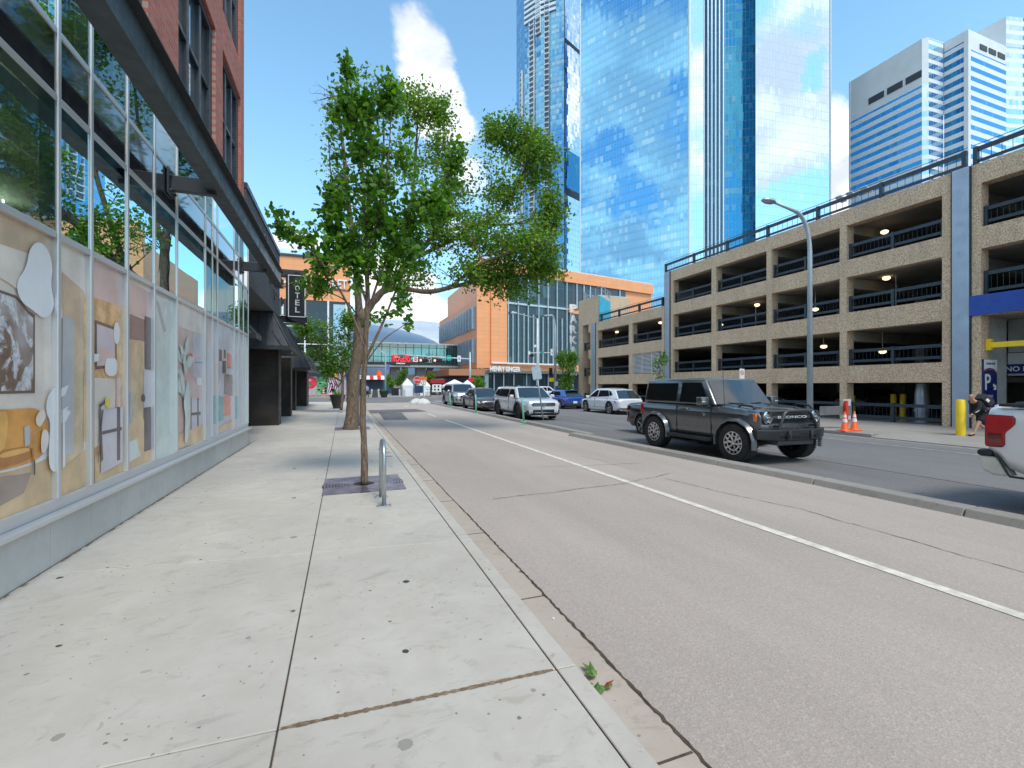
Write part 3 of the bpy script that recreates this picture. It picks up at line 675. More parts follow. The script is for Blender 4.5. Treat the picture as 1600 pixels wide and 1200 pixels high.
L1 += [('white', q) for q in leafs(*onX(99, 668, XW), 9, .5, 4)]+[('white', px([(97, 640), (100, 640), (101, 728), (97, 732)]))]
pane_art(6, L1, 'cream')
L2 = [('wood', px([(150, 464), (200, 482), (200, 700), (150, 720)])), ('cream', px([(150, 590), (182, 592), (182, 680), (150, 700)])), ('pink', px([(184, 590), (190, 590), (190, 700), (184, 700)])), ('floor', px([(150, 715), (200, 690), (200, 760), (150, 780)])), ('frame', px([(151, 500), (184, 512), (184, 574), (151, 577)])), ('lilac', px([(153, 506), (181, 516), (181, 570), (153, 572)])), ('pink', px([(153, 550), (165, 542), (181, 552), (181, 570), (153, 572)])), ('white', blob(*onX(189, 521, XW), .07, .12, seed=5, wob=.05)), ('white', px([(148, 553), (156, 553), (155, 564), (148, 566)])), ('white', px([(165, 560), (172, 559), (184, 560), (184, 588), (164, 587)])),
 ('lilac', px([(158, 641), (192, 636), (192, 722), (158, 740)])), ('dk', px([(183, 636), (188, 636), (188, 718), (183, 720)])), ('dk', px([(160, 674), (190, 667), (190, 672), (160, 679)])), ('dk', px([(155, 632), (157, 631), (161, 718), (158, 722)])), ('dk', px([(155, 632), (169, 621), (170, 625), (156, 637)])), ('dk', px([(159, 640), (161, 640), (153, 724), (152, 722)])), ('yel', blob(*onX(173, 628, XW), .06, .05, seed=8))]
pane_art(7, L2, 'pink')
L3 = [('pink', px([(203, 440), (243, 460), (243, 500), (203, 490)])), ('brown', px([(203, 490), (243, 505), (243, 535), (203, 530)])), ('gold', px([(203, 530), (226, 534), (226, 655), (203, 655)])), ('dk', px([(228, 494), (240, 498), (240, 578), (228, 577)])), ('lilac', px([(226, 578), (242, 580), (242, 640), (226, 640)])), ('dk', px([(226, 637), (240, 635), (240, 706), (226, 712)])), ('dk', blob(*onX(230, 622, XW), .05, .05, seed=2)), ('floor', px([(203, 652), (226, 655), (226, 706), (243, 700), (243, 740), (203, 740)])), ('mint', px([(203, 690), (214, 686), (220, 712), (203, 722)])), ('grey', px([(203, 612), (207, 612), (208, 660), (203, 664)]))]
pane_art(8, L3, 'cream')
pane_art(9, [('mint', px([(243, 460), (279, 475), (279, 700), (243, 705)])), ('white', blob(*onX(265, 486, XW), .05, .07, seed=3, wob=.03)), ('grey', px([(246, 470), (250, 472), (262, 516), (258, 520)])), ('mint', px([(243, 690), (279, 668), (279, 712), (243, 722)]))], 'grey')
L5 = [('pink', px([(280, 510), (302, 522), (302, 660), (280, 665)])), ('cream', px([(280, 470), (322, 490), (322, 525), (280, 510)])), ('lilac', px([(302, 520), (320, 525), (320, 590), (302, 590)])), ('teal', px([(306, 565), (320, 566), (320, 568), (306, 567)])), ('white', px([(308, 590), (316, 590), (316, 602), (308, 602)])), ('red', blob(*onX(303, 558, XW), .1, .06, seed=4)), ('lilac', px([(300, 620), (320, 628), (320, 672), (300, 676)])), ('dk', px([(309, 622), (311, 622), (311, 674), (309, 676)])), ('dk', px([(300, 645), (314, 643), (314, 648), (300, 649)])), ('floor', px([(278, 680), (322, 660), (322, 690), (278, 700)]))]
L5 += [('mint', q) for q in leafs(*onX(291, 640, XW), 16, .9, 6)]+[('mint', px([(288, 610), (292, 587), (294, 610), (296, 640), (292, 690), (286, 694), (288, 650), (284, 630)]))]
pane_art(10, L5, 'pink')
pane_art(11, [('lilac', px([(322, 540), (334, 545), (334, 690), (322, 690)]))], 'pink'); pane_art(12, [('pink', px([(333, 560), (341, 560), (341, 620), (333, 620)])), ('teal', px([(333, 618), (341, 618), (341, 662), (333, 662)]))], 'lilac')
pane_art(13, [('dk', px([(344, 546), (348, 547), (348, 564), (344, 564)])), ('dk', px([(351, 546), (354, 547), (354, 560), (351, 560)])), ('red', px([(356, 552), (363, 554), (363, 576), (356, 575)])), ('dk', px([(349, 564), (354, 564), (354, 583), (349, 583)])), ('brown', px([(352, 584), (364, 586), (364, 618), (352, 616)])), ('red', px([(348, 620), (361, 617), (361, 648), (350, 650)])), ('teal', px([(341, 618), (349, 620), (350, 655), (341, 660)])), ('floor', px([(341, 668), (367, 654), (367, 666), (341, 676)]))], 'lilac')
for i in (14, 15, 16): pane_art(i, [('teal', px([(362, 620), (372, 618), (372, 655), (362, 655)]))] if i == 14 else [], 'lilac' if i < 16 else 'mint')
# brick storeys above, with their tall windows
wz = [(5.8, 8.35), (8.95, 12.5)]
wy = [(YX(258, -2.28)-3.1, YX(258, -2.28)-1.2), (YX(280, -2.28), YX(338, -2.28)), (YX(349, -2.28), YX(377, -2.28))]
wy = [(-3.4, -1.2), (1.0, 3.2), (5.2, 6.9), wy[1], wy[2]]
m = MB(); XB = XW-.1; cuts = sorted(wy)
ylast = -4.0
for a, b in cuts+[(YE, YE)]:
    if a > ylast: m.box(XB-.35, XB, ylast, a, 5.95, 14.5)
    if b > a:
        m.box(XB-.35, XB, a, b, 8.4, 9.2); m.box(XB-.35, XB, a, b, 12.4, 14.5)
    ylast = max(ylast, b)
m.box(-14, XB-.35, YE-.35, YE, 2, 14.5); m.build('brick_wall', M_REDBR, shop)
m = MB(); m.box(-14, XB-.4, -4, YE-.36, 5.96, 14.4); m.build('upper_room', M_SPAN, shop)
for a, b in cuts:
    for z0, z1 in ((5.95, 8.4), (9.2, 12.4)):
        f = MB()
        f.box(XB-.2, XB-.06, a, a+.14, z0, z1); f.box(XB-.2, XB-.06, b-.14, b, z0, z1); f.box(XB-.2, XB-.06, a+.14, b-.14, z1-.12, z1)
        for q in (.36, .68): f.box(XB-.2, XB-.08, lerp(a, b, q)-.05, lerp(a, b, q)+.05, z0, z1-.12)
        f.box(XB-.2, XB-.09, a+.14, b-.14, z0+1.2, z0+1.28)
        w_ = f.build('window', M_BMET, shop, bevel=.01)
        p = MB(); p.box(XB-.19, XB-.15, a+.02, b-.02, z0+.01, z1-.01); p.build('pane', mat('upper_glass', (.10, .14, .17), .05, .5, coat=.8), w_, world=False)
        w_.children[0].data.transform(Matrix.Translation(-Vector(shop['_w'])))
m = MB(); m.box(XB-.05, XB+.02, -4, YE, 5.80, 5.95); m.build('lintel', M_BMET, shop)
# steel canopy beam on brackets
XC0, XC1 = -1.64, -1.60
m = MB(); ce = 14.0; zc0, zc1 = 4.28, 4.70
m.box(XC0-.012, XC0+.012, -4, ce, zc0, zc1); m.box(XC0-.012-.10, XC0+.09, -4, ce, zc0-.012, zc0); m.box(XC0-.11, XC0+.09, -4, ce, zc1, zc1+.014)
cb = m.build('canopy_beam', M_BMET, shop, bevel=.003)
m = MB(); m.box(XC0-.02, XB, -4, ce, zc1+.12, zc1+.16) if False else None
for yb in (2.2, YX(262, XW)+.1, YX(384, XW)-.5):
    m = MB(); m.box(XW+.02, XC0-.02, yb-.05, yb+.05, 4.22, 4.42); m.box(XW-.005, XW+.02, yb-.13, yb+.13, 4.15, 4.5)
    for q in (-.09, .09):
        for z in (4.2, 4.44): m.cyl((XW+.02, yb+q, z), (XW+.045, yb+q, z), .02, n=8)
    m.build('canopy_bracket', M_BMET, shop, bevel=.006)

# ================================================================== DARK HOTEL (left, beyond)
XH = -2.25
hot = thing('hotel_building', 'charcoal brick hotel with black metal mansard awnings and bronze piers', 'building', (XH-2, 18, .15))
YT = YX(437, XH)
m = MB(); m.box(XH-12, XH, YE+.02, YT, 4.13, 6.45); m.build('brick_wall', M_BLKBR, hot)
m = MB(); m.box(XH-12, XH-1.0, YE+.03, 36.6, .15, 4.1); m.build('rear_wall', M_BRNZ, hot)
m = MB(); m.box(XH-12, XH+.03, YE+.0, YT+.03, 6.45, 6.58); m.build('parapet_cap', M_BMET, hot)
for z, yq in ((5.95, 15.3), (5.2, 14.8), (5.1, 16.6), (4.75, 17.6), (5.3, 18.2), (5.5, 19.2), (4.8, 19.4)):
    m = MB(); m.box(XH, XH+.05, yq-.14, yq+.14, z-.16, z+.16); m.box(XH+.05, XH+.12, yq-.08, yq-.02, z-.1, z+.1); m.build('wall_lamp', M_BMET, hot, bevel=.01)
def mansard(y0, y1, zb, zt, xo, xi=None):
    a = hot; m = MB(); xi = XH+.02 if xi is None else xi; ins = .55
    p = [(xi-3, y0, zb), (xo, y0, zb), (xo, y1, zb), (xi-3, y1, zb), (xi-3, y0+ins*.5, zt), (xi-.05, y0+ins*.5, zt), (xi-.05, y1-ins*.5, zt), (xi-3, y1-ins*.5, zt)]
    m.add(p, [(0, 1, 5, 4), (1, 2, 6, 5), (2, 3, 7, 6), (4, 5, 6, 7), (0, 3, 2, 1)])
    aw = m.build('awning', mat('standing_seam_metal', (.085, .092, .105), .38, .4, var=.12, vs=2), a)
    r = MB()
    # standing seams on the near hip and on the street side
    n = 11
    for k in range(n):
        x = lerp(xi-1.9, xo, k/(n-1)); t = max(0, min(1, (x-(xi-.05))/(xo-(xi-.05)))) if x > xi-.05 else 0
        top = Vector((min(x, xi-.05), y0+ins*.5*(1-t)-.01, lerp(zt, zb, t))); bot = Vector((x, y0-.012, zb))
        if (top-bot).length > .1: r.tube([bot, top], .02, 4)
    n = int((y1-y0)/.42)
    for k in range(n+1):
        y = lerp(y0, y1, k/n); yt = min(max(y, y0+ins*.5), y1-ins*.5); r.tube([(xo+.01, y, zb), (xi-.04, yt, zt)], .018, 4)
    r.tube([(xo, y0, zb), (xi-.05, y0+ins*.5, zt), (xi-.05, y1-ins*.5, zt)], .03, 6)
    rb = r.build('seam', M_BMET, aw, world=False); rb.data.transform(Matrix.Translation(-Vector(a['_w'])))
    f = MB(); f.box(xi-3, xo+.03, y0-.04, y0-.015, zb-.12, zb+.02); f.box(xo+.005, xo+.03, y0-.015, y1, zb-.12, zb+.02); f.build('awning_fascia', M_BMET, a)
mansard(17.2, 22.9, 2.93, 4.1, -1.72)
mansard(27.5, 36.9, 2.55, 3.6, -1.75)
mansard(14.05, 14.9, 3.0, 3.7, -2.26, -2.8)
def pier(y0, y1, x1, zt, x0=XH-.5):
    m = MB(); m.box(x0, x1, y0, y1, .15, zt)
    for z in (.75, 1.75, 2.3): 
        if z < zt: m.box(x0, x1+.012, y0-.012, y1, z, z+.03)
    m.box(x1-.06, x1+.02, y0-.02, y0+.06, .15, zt)
    m.build('pier', M_BRNZ, hot, bevel=.012)
pier(18.4, 19.2, -2.22, 2.93, -3.16); pier(23.6, 24.4, -2.34, 2.9, -3.2); pier(34.6, 36.8, -2.42, 2.55, -3.2); pier(29.0, 29.6, -2.62, 2.55, -3.2)
m = MB(); m.box(XH-.97, XH-.94, 31, 33.2, .2, 2.4); m.build('door', mat('stained_door', (.18, .085, .035), .5, var=.2), hot)
m = MB(); m.lathe([(.001, -.07), (.05, -.06), (.07, 0)], (-1.95, 20.2, 2.93), 12); m.build('dome_camera', M_WHITE, hot, smooth=True)
# blade sign
XS0, XS1 = XY(450, 20.9), XY(477, 20.9); dS = dep(-1.8, 20.9); zs1, zs0 = ZD(429, dS), ZD(496, dS)
sg = thing('hotel_sign', 'black vertical blade sign with white outline reading HOTEL above the awnings', 'sign', ((XS0+XS1)/2, 21, zs0))
m = MB(); m.box(XS0-.09, XS1, 20.95, 21.15, zs0, zs1); m.extr([(XS0+.1, 20.97, zs1), (XS1-.05, 20.97, zs1), ((XS0+XS1)/2, 20.97, zs1+.16)], (0, .15, 0)); m.extr([(XS0-.05, 20.97, zs0), (XS1, 20.97, zs0), (XS1, 20.97, zs0-.3), (XS0+.15, 20.97, zs0-.14)], (0, .15, 0)); m.build('sign_box', M_BLACK, sg, bevel=.008)
m = MB(); b_ = .028
m.box(XS0, XS1, 20.93, 20.95, zs0+.02, zs0+.02+b_); m.box(XS0, XS1, 20.93, 20.95, zs1-.02-b_, zs1-.02); m.box(XS0, XS0+b_, 20.93, 20.95, zs0+.02+b_, zs1-.02-b_); m.box(XS1-b_, XS1, 20.93, 20.95, zs0+.02+b_, zs1-.02-b_); m.build('border', M_WHITE, sg)
hh = (zs1-zs0-.3)/5
for i, chh in enumerate('HOTEL'): text(chh, .17, hh*.78, ((XS0+XS1)/2-.06, 20.95, zs1-.12-hh*(i+.9)), (1, 0, 0), mat('letter_silver', (.6, .62, .64), .5), 'letter', sg, .03)
m = MB(); za, zb_ = ZD(411, dS), ZD(424, dS); m.box(XY(434, 20.9)-.2, XY(476, 20.9), 20.98, 21.12, zb_-.25, zb_+.08); am = m.build('support_arm', M_BMET, sg, bevel=.02)
am.data.transform(Matrix.Identity(4))
m = MB(); z1_, z0_ = ZD(491, dS), ZD(505, dS); xa, xb = XY(434, 20.9), XY(479, 20.9); m.box(xa, xb, 21.2, 21.3, z0_, z1_); m.build('lower_panel', M_BLACK, sg)
m = MB()
for z in (z0_+.02, z1_-.05): m.box(xa, xb, 21.17, 21.2, z, z+.03)
m.build('panel_stripe', M_WHITE, sg)
# ================================================================== PARKADE (right)
XF = 23.1; GZ = -.08
yf = lambda u: YX(u, XF)
gar = thing('parking_garage', 'four storey open parking garage of brown pebble concrete with dark rails', 'parking garage', (XF+5, 15, GZ))
Yn = -9.0; Ym0, Ym1 = yf(1039), yf(1515.6)               # main block, far and near edges
levels = [(1.72, 2.55), (4.26, 5.15), (6.88, 7.72), (9.42, 10.2)]   # spandrel bands (bottom, top)
D0, D1 = XF, XF+.5
ops_main = [(yf(1111.7), yf(1052)), (yf(1197.6), yf(1119)), (yf(1312), yf(1205.5)), (yf(1472), yf(1323))]
cols_main = [(yf(1052), Ym0), (yf(1119), yf(1111.7)), (yf(1205.5), yf(1197.6)), (yf(1323), yf(1312)), (yf(1515.6), yf(1472))]
ops_near = [(1.2, yf(1533)), (-8.2, .6)]
cols_near = [(yf(1533), Ym1), (.6, 1.2), (Yn, -8.2)]
ops_far = [(yf(982.5), yf(934)), (yf(1034), yf(988)), (yf(922.5), yf(911))]
yF1 = yf(896)
cols_far = [(yf(934), yf(922.5)), (yf(988), yf(982.5)), (Ym0, yf(1034))]
def bands(y0, y1, lv):
    m = MB()
    for z0, z1 in lv: m.box(D0, D1, y0, y1, z0, z1)
    return m
def cols(m, cs, top, lv, z00=GZ-.2):
    zs = [z00]+[z for b in lv for z in b]
    for y0, y1 in cs:
        for k in range(0, len(zs)-1, 2):
            if zs[k+1] <= top+.01: m.box(D0+.0, D1, y0, y1, zs[k], zs[k+1])
m = bands(yf(1515.6), Ym0, levels); cols(m, cols_main, 10.3, levels); m.build('facade_wall', M_AGG, gar)
m = bands(Yn, Ym1-.0, [levels[2], levels[3]]); m.box(D0, D1, Yn, Ym1, 4.32, 5.05); lvN = [(4.32, 5.05), levels[2], levels[3]]; cols(m, cols_near, 10.3, lvN); m.build('facade_wall', M_AGG, gar)
lvF = levels[:3]
m = bands(Ym0, yF1-3.2, lvF); cols(m, cols_far, 10.3, lvF); m.build('facade_wall', M_AGG, gar)
m = MB(); m.box(XF-.10, XF+.0, Yn, Ym1-.02, 4.32, 5.08); m.build('entrance_band', M_BLUE, gar)
for ya, yb, zt in ((yf(1515.6), yf(1489), 10.2), (yf(1047), yf(1039.5), 10.2), (yf(931), yf(925.5), 7.7)):
    m = MB(); m.box(XF-.07, XF-.0, ya, yb, GZ, zt+.02); pl = m.build('pilaster_panel', mat('pale_steel_panel', (.36, .43, .52), .4, .35, var=.06, vs=1), gar)
    if zt > 10 and yb-ya < 1:
        o = MB(); yc = (ya+yb)/2; wq = (yb-ya)*.42
        for k in range(16):
            z = .6+k*.62; r = wq*(.55+.4*(k % 2)); n = 14
            for rr_ in (r, r*.66, r*.36): o.add([(XF-.0745, yc+rr_*q*math.cos(2*math.pi*j/n), z+rr_*q*math.sin(2*math.pi*j/n)) for q in (1, .9) for j in range(n)], [(j, (j+1) % n, n+(j+1) % n, n+j) for j in range(n)])
            for j in range(8): a = j*math.pi/4; o.add([(XF-.0745, yc+r*1.05*math.cos(a), z+r*1.05*math.sin(a)), (XF-.0745, yc+r*1.25*math.cos(a+.2), z+r*1.25*math.sin(a+.2)), (XF-.0745, yc+r*1.25*math.cos(a-.2), z+r*1.25*math.sin(a-.2))], [(0, 1, 2)])
        q_ = o.build('lace_pattern', mat('pale_pattern', (.44, .50, .58), .5, .2), pl, world=False, fixn=False); q_.data.transform(Matrix.Translation(-Vector(gar['_w'])))
    e = MB(); e.box(XF-.05, XF-.0, ya-.05, ya-.005, GZ, zt); e.box(XF-.05, XF-.0, yb+.005, yb+.05, GZ, zt); e.build('panel_edge', M_BLACK, gar)
# slabs, ceilings, back
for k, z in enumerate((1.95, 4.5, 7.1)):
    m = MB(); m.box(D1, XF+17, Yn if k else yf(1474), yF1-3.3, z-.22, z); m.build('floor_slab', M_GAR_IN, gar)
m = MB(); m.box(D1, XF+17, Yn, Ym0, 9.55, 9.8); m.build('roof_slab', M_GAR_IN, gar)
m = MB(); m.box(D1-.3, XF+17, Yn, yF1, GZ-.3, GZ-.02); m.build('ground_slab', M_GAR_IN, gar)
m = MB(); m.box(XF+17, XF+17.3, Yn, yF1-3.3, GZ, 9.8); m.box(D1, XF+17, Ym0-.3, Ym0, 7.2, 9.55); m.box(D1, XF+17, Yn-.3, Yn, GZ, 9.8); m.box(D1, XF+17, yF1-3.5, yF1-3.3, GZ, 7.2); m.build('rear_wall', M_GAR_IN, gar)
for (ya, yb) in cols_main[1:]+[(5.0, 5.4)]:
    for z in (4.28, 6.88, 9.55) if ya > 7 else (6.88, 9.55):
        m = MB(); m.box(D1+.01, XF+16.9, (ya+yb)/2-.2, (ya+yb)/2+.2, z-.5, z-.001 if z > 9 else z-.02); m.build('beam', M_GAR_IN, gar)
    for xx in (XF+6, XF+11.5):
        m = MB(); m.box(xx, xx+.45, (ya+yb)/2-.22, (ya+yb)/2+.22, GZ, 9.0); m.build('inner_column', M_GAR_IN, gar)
# railings: one per opening, posts + two rails + thin pickets
def railing(ya, yb, z0, h=1.0, x=XF+.22):
    m = MB(); n = 2 if yb-ya > 1.6 else 1
    m.box(x-.05, x+.05, ya+.02, yb-.02, z0+h-.14, z0+h); m.box(x-.04, x+.04, ya+.02, yb-.02, z0+.16, z0+.28)
    for k in range(n+1):
        yy = lerp(ya+.06, yb-.06, k/n); m.box(x-.075, x+.055, yy-.055, yy+.055, z0+.002, z0+h+.03)
    q = ya+.14
    while q < yb-.1: m.box(x+.02, x+.032, q-.006, q+.006, z0+.28, z0+h-.14); q += .17
    return m.build('railing', M_RAIL, gar)
M_RAIL = mat('dark_blue_rail', (.028, .042, .060), .45, .2, var=.15)
for (ya, yb) in ops_main:
    for z in (2.55, 5.15, 7.72): railing(ya, yb, z, .78)
    railing(ya, yb, GZ, .85)
for (ya, yb) in ops_near:
    for z in (5.05, 7.72): railing(ya, yb, z, .95 if z < 6 else .78)
for i, (ya, yb) in enumerate(ops_far):
    railing(ya, yb, 5.15, .78)
    if i != 1: railing(ya, yb, 2.55, .78)
    railing(ya, yb, GZ, .85)
ya, yb = ops_far[1]; m = MB()
for k in range(16): z = 2.60+k*.105; m.add([(XF+.04, ya+.02, z), (XF+.04, yb-.02, z), (XF+.10, yb-.02, z+.062), (XF+.10, ya+.02, z+.062)], [(0, 1, 2, 3)])
for q in (0, .33, .66, 1): m.box(XF+.03, XF+.05, lerp(ya+.02, yb-.06, q), lerp(ya+.06, yb-.02, q), 2.56, 4.25)
m.build('louvre', mat('pale_louvre', (.74, .72, .68), .5), gar); m = MB(); m.box(XF+.3, XF+.32, ya, yb, 2.55, 4.26); m.build('louvre_backing', M_BLACK, gar)
def toprail(y0, y1, z, h=.70, step=3.2):
    m = MB(); x = XF+.12; n = max(1, round((y1-y0)/step))
    m.box(x-.06, x+.06, y0, y1, z+h-.15, z+h); m.box(x-.045, x+.045, y0, y1, z+.10, z+.2)
    for k in range(n+1): yy = lerp(y0+.08, y1-.08, k/n); m.box(x-.09, x+.07, yy-.07, yy+.07, z-.0, z+h+.02)
    w_ = MB(); q = y0+.1; w_.tube([(x, y0, z+h+.12), (x, y1, z+h+.12)], .014, 5)
    while q < y1: w_.box(x+.1, x+.11, q-.008, q+.008, z+.2, z+h-.1); q += .3
    m.add(w_.v, w_.f); return m.build('roof_railing', M_RAIL, gar)
toprail(yf(1509), Ym0+.1, 10.2); toprail(Yn, yf(1516)-.05, 10.2); toprail(Ym0+.3, yf(914), 7.72)
# lamps under the slabs
ML2 = mat('warm_lamp', (1, .72, .38), .5, emit=1.5)
for (u, v) in ((1183, 477), (1274, 484), (1385, 435), (1181, 532), (1287, 542), (1379, 550), (1400, 510), (1126, 508), (964, 519), (962, 557), (1032, 503), (1382, 363)):
    x = XF+1.6; y = YX(u, x); z = ZD(v, dep(x, y)); z = {0: z}.get(1, z)
    ceil = min([c for c in (1.72, 4.28, 6.88, 9.55) if c > z-.1] or [9.55]); z = min(z, ceil-.1)
    m = MB(); m.lathe([(.09, 0), (.16, -.05), (.15, -.12), (.08, -.17), (.001, -.18)], (x, y, z+.1), 14); lm = m.build('ceiling_lamp', ML2, gar, smooth=True)
    m = MB(); m.cyl((x, y, z+.1), (x, y, ceil), .015, n=6); m.lathe([(.05, .04), (.12, 0), (.12, -.01)], (x, y, z+.1), 12); k_ = m.build('lamp_stem', M_GALV, lm, world=False); k_.data.transform(Matrix.Translation(-Vector(gar['_w'])))
# stair tower with PARKADE letters
ta = yf(918); m = MB(); x1 = XF+3.6; r = 1.6; pts = [(XF-.02, yf(935)+.0), (XF-.02, yF1-r)]
for k in range(7): a = k/6*math.pi/2; pts.append((XF-.02+r-r*math.cos(a), yF1-r+r*math.sin(a)))
pts += [(x1, yF1), (x1, yf(935))]
m.prism(pts, 7.72, 10.3)
pts2 = [(XF-.02, yf(911)+.05)]+pts[1:-1]+[(x1, yf(911)+.05)]; m.prism(pts2, GZ-.1, 7.72)
m.build('stair_tower', M_AGG, gar)
m = MB(); m.prism([(p[0]+(0 if i else -.02), p[1]) for i, p in enumerate(pts)], 10.3, 10.36); m.build('tower_coping', M_GALV, gar)
yb_ = yf(935); m = MB(); m.extr([(XF+.03, yb_-.01, 7.75), (XY(953, yb_), yb_-.01, 7.75), (XY(953, yb_), yb_-.01, 9.75), (XF+.03, yb_-.01, 10.28)], (0, -.12, 0)); m.build('stair_wall', M_SKYB, gar)
m = MB()
for pth in ([(XF+.5, yb_+.2), (XF+.4, yF1-1.6), (XF+1.6, yF1-.4), (x1-.3, yF1-.4)],):
    for z in (10.36+.35, 10.36+.62, 10.36+.9): m.tube([(p[0], p[1], z) for p in pth], .025, 6)
    for a_, b_ in zip(pth, pth[1:]):
        for q in (0, .33, .66, 1): m.tube([(lerp(a_[0], b_[0], q), lerp(a_[1], b_[1], q), 10.3), (lerp(a_[0], b_[0], q), lerp(a_[1], b_[1], q), 11.27)], .025, 6)
m.tube([(XF+.5, yb_+.2, 11.25), (XY(953, yb_), yb_-.1, 10.6)], .025, 6); m.tube([(XF+.5, yb_+.2, 10.9), (XY(953, yb_), yb_-.1, 10.2)], .025, 6)
for q in (.35, .7, 1): m.tube([(lerp(XF+.5, XY(953, yb_), q), yb_, lerp(10.3, 9.7, q)), (lerp(XF+.5, XY(953, yb_), q), yb_, lerp(11.25, 10.6, q))], .025, 6)
m.build('guard_rail', M_GALV, gar)
mb_ = mat('letter_backing', (.05, .045, .04), .6)
for i, chh in enumerate('PARKADE'):
    z = 9.35-i*1.12; yy = yF1-.25; text(chh, .82, .85, (XF-.62, yy-.06, z), (1, 0, 0), M_WHITE, 'letter', gar, .12, bold=.045); m = MB(); m.tube([(XF+.2, yy, z+.4), (XF+.45, yy+.0, z+.4)], .03, 6); m.build('letter_bracket', mb_, gar)
m = MB(); m.box(XF-.5, XF-.05, yF1-.2, yF1-.12, .8, 2.2); m.build('notice_panel', mat('blue_notice', (.02, .2, .42), .4), gar); m = MB(); m.lathe([(.001, 0), (.2, 0), (.2, -.02)], (XF-.27, yF1-.2, 1.55), 16, 'y'); m.box(XF-.47, XF-.08, yF1-.22, yF1-.2, .82, 1.2); m.build('notice_mark', M_WHITE, gar)
# driveway entrance: wing wall, height bar, signs, duct
m = MB(); m.box(XF+.5, XF+1.9, yf(1533)+.06, Ym1, GZ, 4.3); m.build('entrance_wall', mat('smooth_concrete', (.40, .385, .36), .8, var=.15), gar)
xe = XF+2.6; ye = yf(1533)
m = MB(); m.box(xe, xe+.3, Yn, ye+.3, 2.95, 4.5); m.build('entrance_soffit', mat('painted_concrete', (.42, .42, .41), .7, var=.08), gar)
m = MB(); m.box(xe-.02, xe+.29, Yn, ye+.3, 2.0, 2.92); m.build('sign_header', mat('painted_concrete2', (.5, .5, .5), .7), gar)
h = MB(); yy1, yy0 = YX(1556, xe-.04), YX(1700, xe-.04); h.box(xe-.1, xe-.021, yy0, yy1, 2.08, 2.46); ne = h.build('entry_sign', M_NAVY, gar)
text('NO ENTRY', 1.35, .2, (xe-.1, YX(1571.5, xe-.1), 2.17), (0, -1, 0), M_WHITE, 'lettering', gar, .01)
h = MB(); h.lathe([(.001, -.012), (.12, -.012), (.12, 0)], (xe-.1, YX(1562, xe-.1), 2.27), 18, 'x'); h.build('no_entry_disc', M_RED, gar); h = MB(); yq = YX(1562, xe-.1); h.box(xe-.118, xe-.112, yq-.08, yq+.08, 2.25, 2.29); h.build('disc_bar', M_WHITE, gar)
xh = XF+.35; zb = 3.05; h = MB(); h.box(xh-.08, xh+.08, Yn+1, yf(1534)-.05, zb, zb+.2); h.box(xh-.12, xh+.12, yf(1534)-.15, yf(1534)-.0, zb-.1, zb+.34)
for yy in (6.6, 5.6, 3.0, 1.0): h.tube([(xh, yy, zb+.15), (xh+.7, yy-.25, 4.3)], .05, 8); h.tube([(xh+.3, yy, 4.3), (xh+.3, yy, 3.5)], .008, 5)
h.build('height_bar', M_YEL, gar, bevel=.006)
h = MB(); h.tube([(xe-.5, ye-.9, 3.45), (xe-.5, ye-1.6, 3.62), (xe-.5, ye-6, 3.9)], .42, 20); h.build('duct', M_GALV, gar, smooth=True)
# pillar sign with P
yp = YX(1531, XF+.52); ps = MB(); xs = XF+.505; ps.box(xs-.0, xs+.9, yf(1533)-.0, yf(1533)+.05, .3, 2.45); ps = MB()
x0 = XF-.02; yS = yf(1533)-.03
pn = thing('parking_sign', 'narrow navy panel sign with white P and arrow on the entrance pillar', 'sign', (XF+.3, yS, GZ+.3))
a = (XF+.03, yS); 
m = MB(); m.box(XF+.04, XF+.95, yS-.03, yS+.029, GZ+.1, 2.6); m.build('panel', M_NAVY, pn, bevel=.004)
m = MB(); m.add([(XF+.045, yS-.034, 2.2), (XF+.4, yS-.034, 2.28), (XF+.7, yS-.034, 2.24), (XF+.945, yS-.034, 2.14), (XF+.945, yS-.034, 2.595), (XF+.045, yS-.034, 2.595)], [(0, 1, 2, 3, 4, 5)]); m.build('header', M_WHITE, pn)
m = MB(); m.add([(XF+.045, yS-.032, 2.14), (XF+.4, yS-.032, 2.23), (XF+.7, yS-.032, 2.2), (XF+.945, yS-.032, 2.06), (XF+.945, yS-.032, 2.2), (XF+.045, yS-.032, 2.2)], [(0, 1, 2, 3, 4, 5)]); m.build('wave', M_ORP, pn)
text('P', .38, .62, (XF+.12, yS-.032, 1.42), (1, 0, 0), M_WHITE, 'letter', pn, .006)
m = MB(); m.poly([(XF+.66, yS-.036, 1.42), (XF+.88, yS-.036, 1.42), (XF+.88, yS-.036, 1.66), (XF+.82, yS-.036, 1.58), (XF+.7, yS-.036, 1.68), (XF+.63, yS-.036, 1.6), (XF+.76, yS-.036, 1.5)]); m.build('arrow', M_WHITE, pn)
for i, s_ in enumerate(('EVENT', 'DAILY', 'MONTHLY')): text(s_, .55 if i < 2 else .7, .10, (XF+.12, yS-.032, 1.12-.24*i), (1, 0, 0), mat('sign_pink', (.7, .45, .55), .5), 'lettering', pn, .006)
text('PARKADE', .6, .08, (XF+.2, yS-.036, 2.4), (1, 0, 0), M_NAVY, 'lettering', pn, .006)
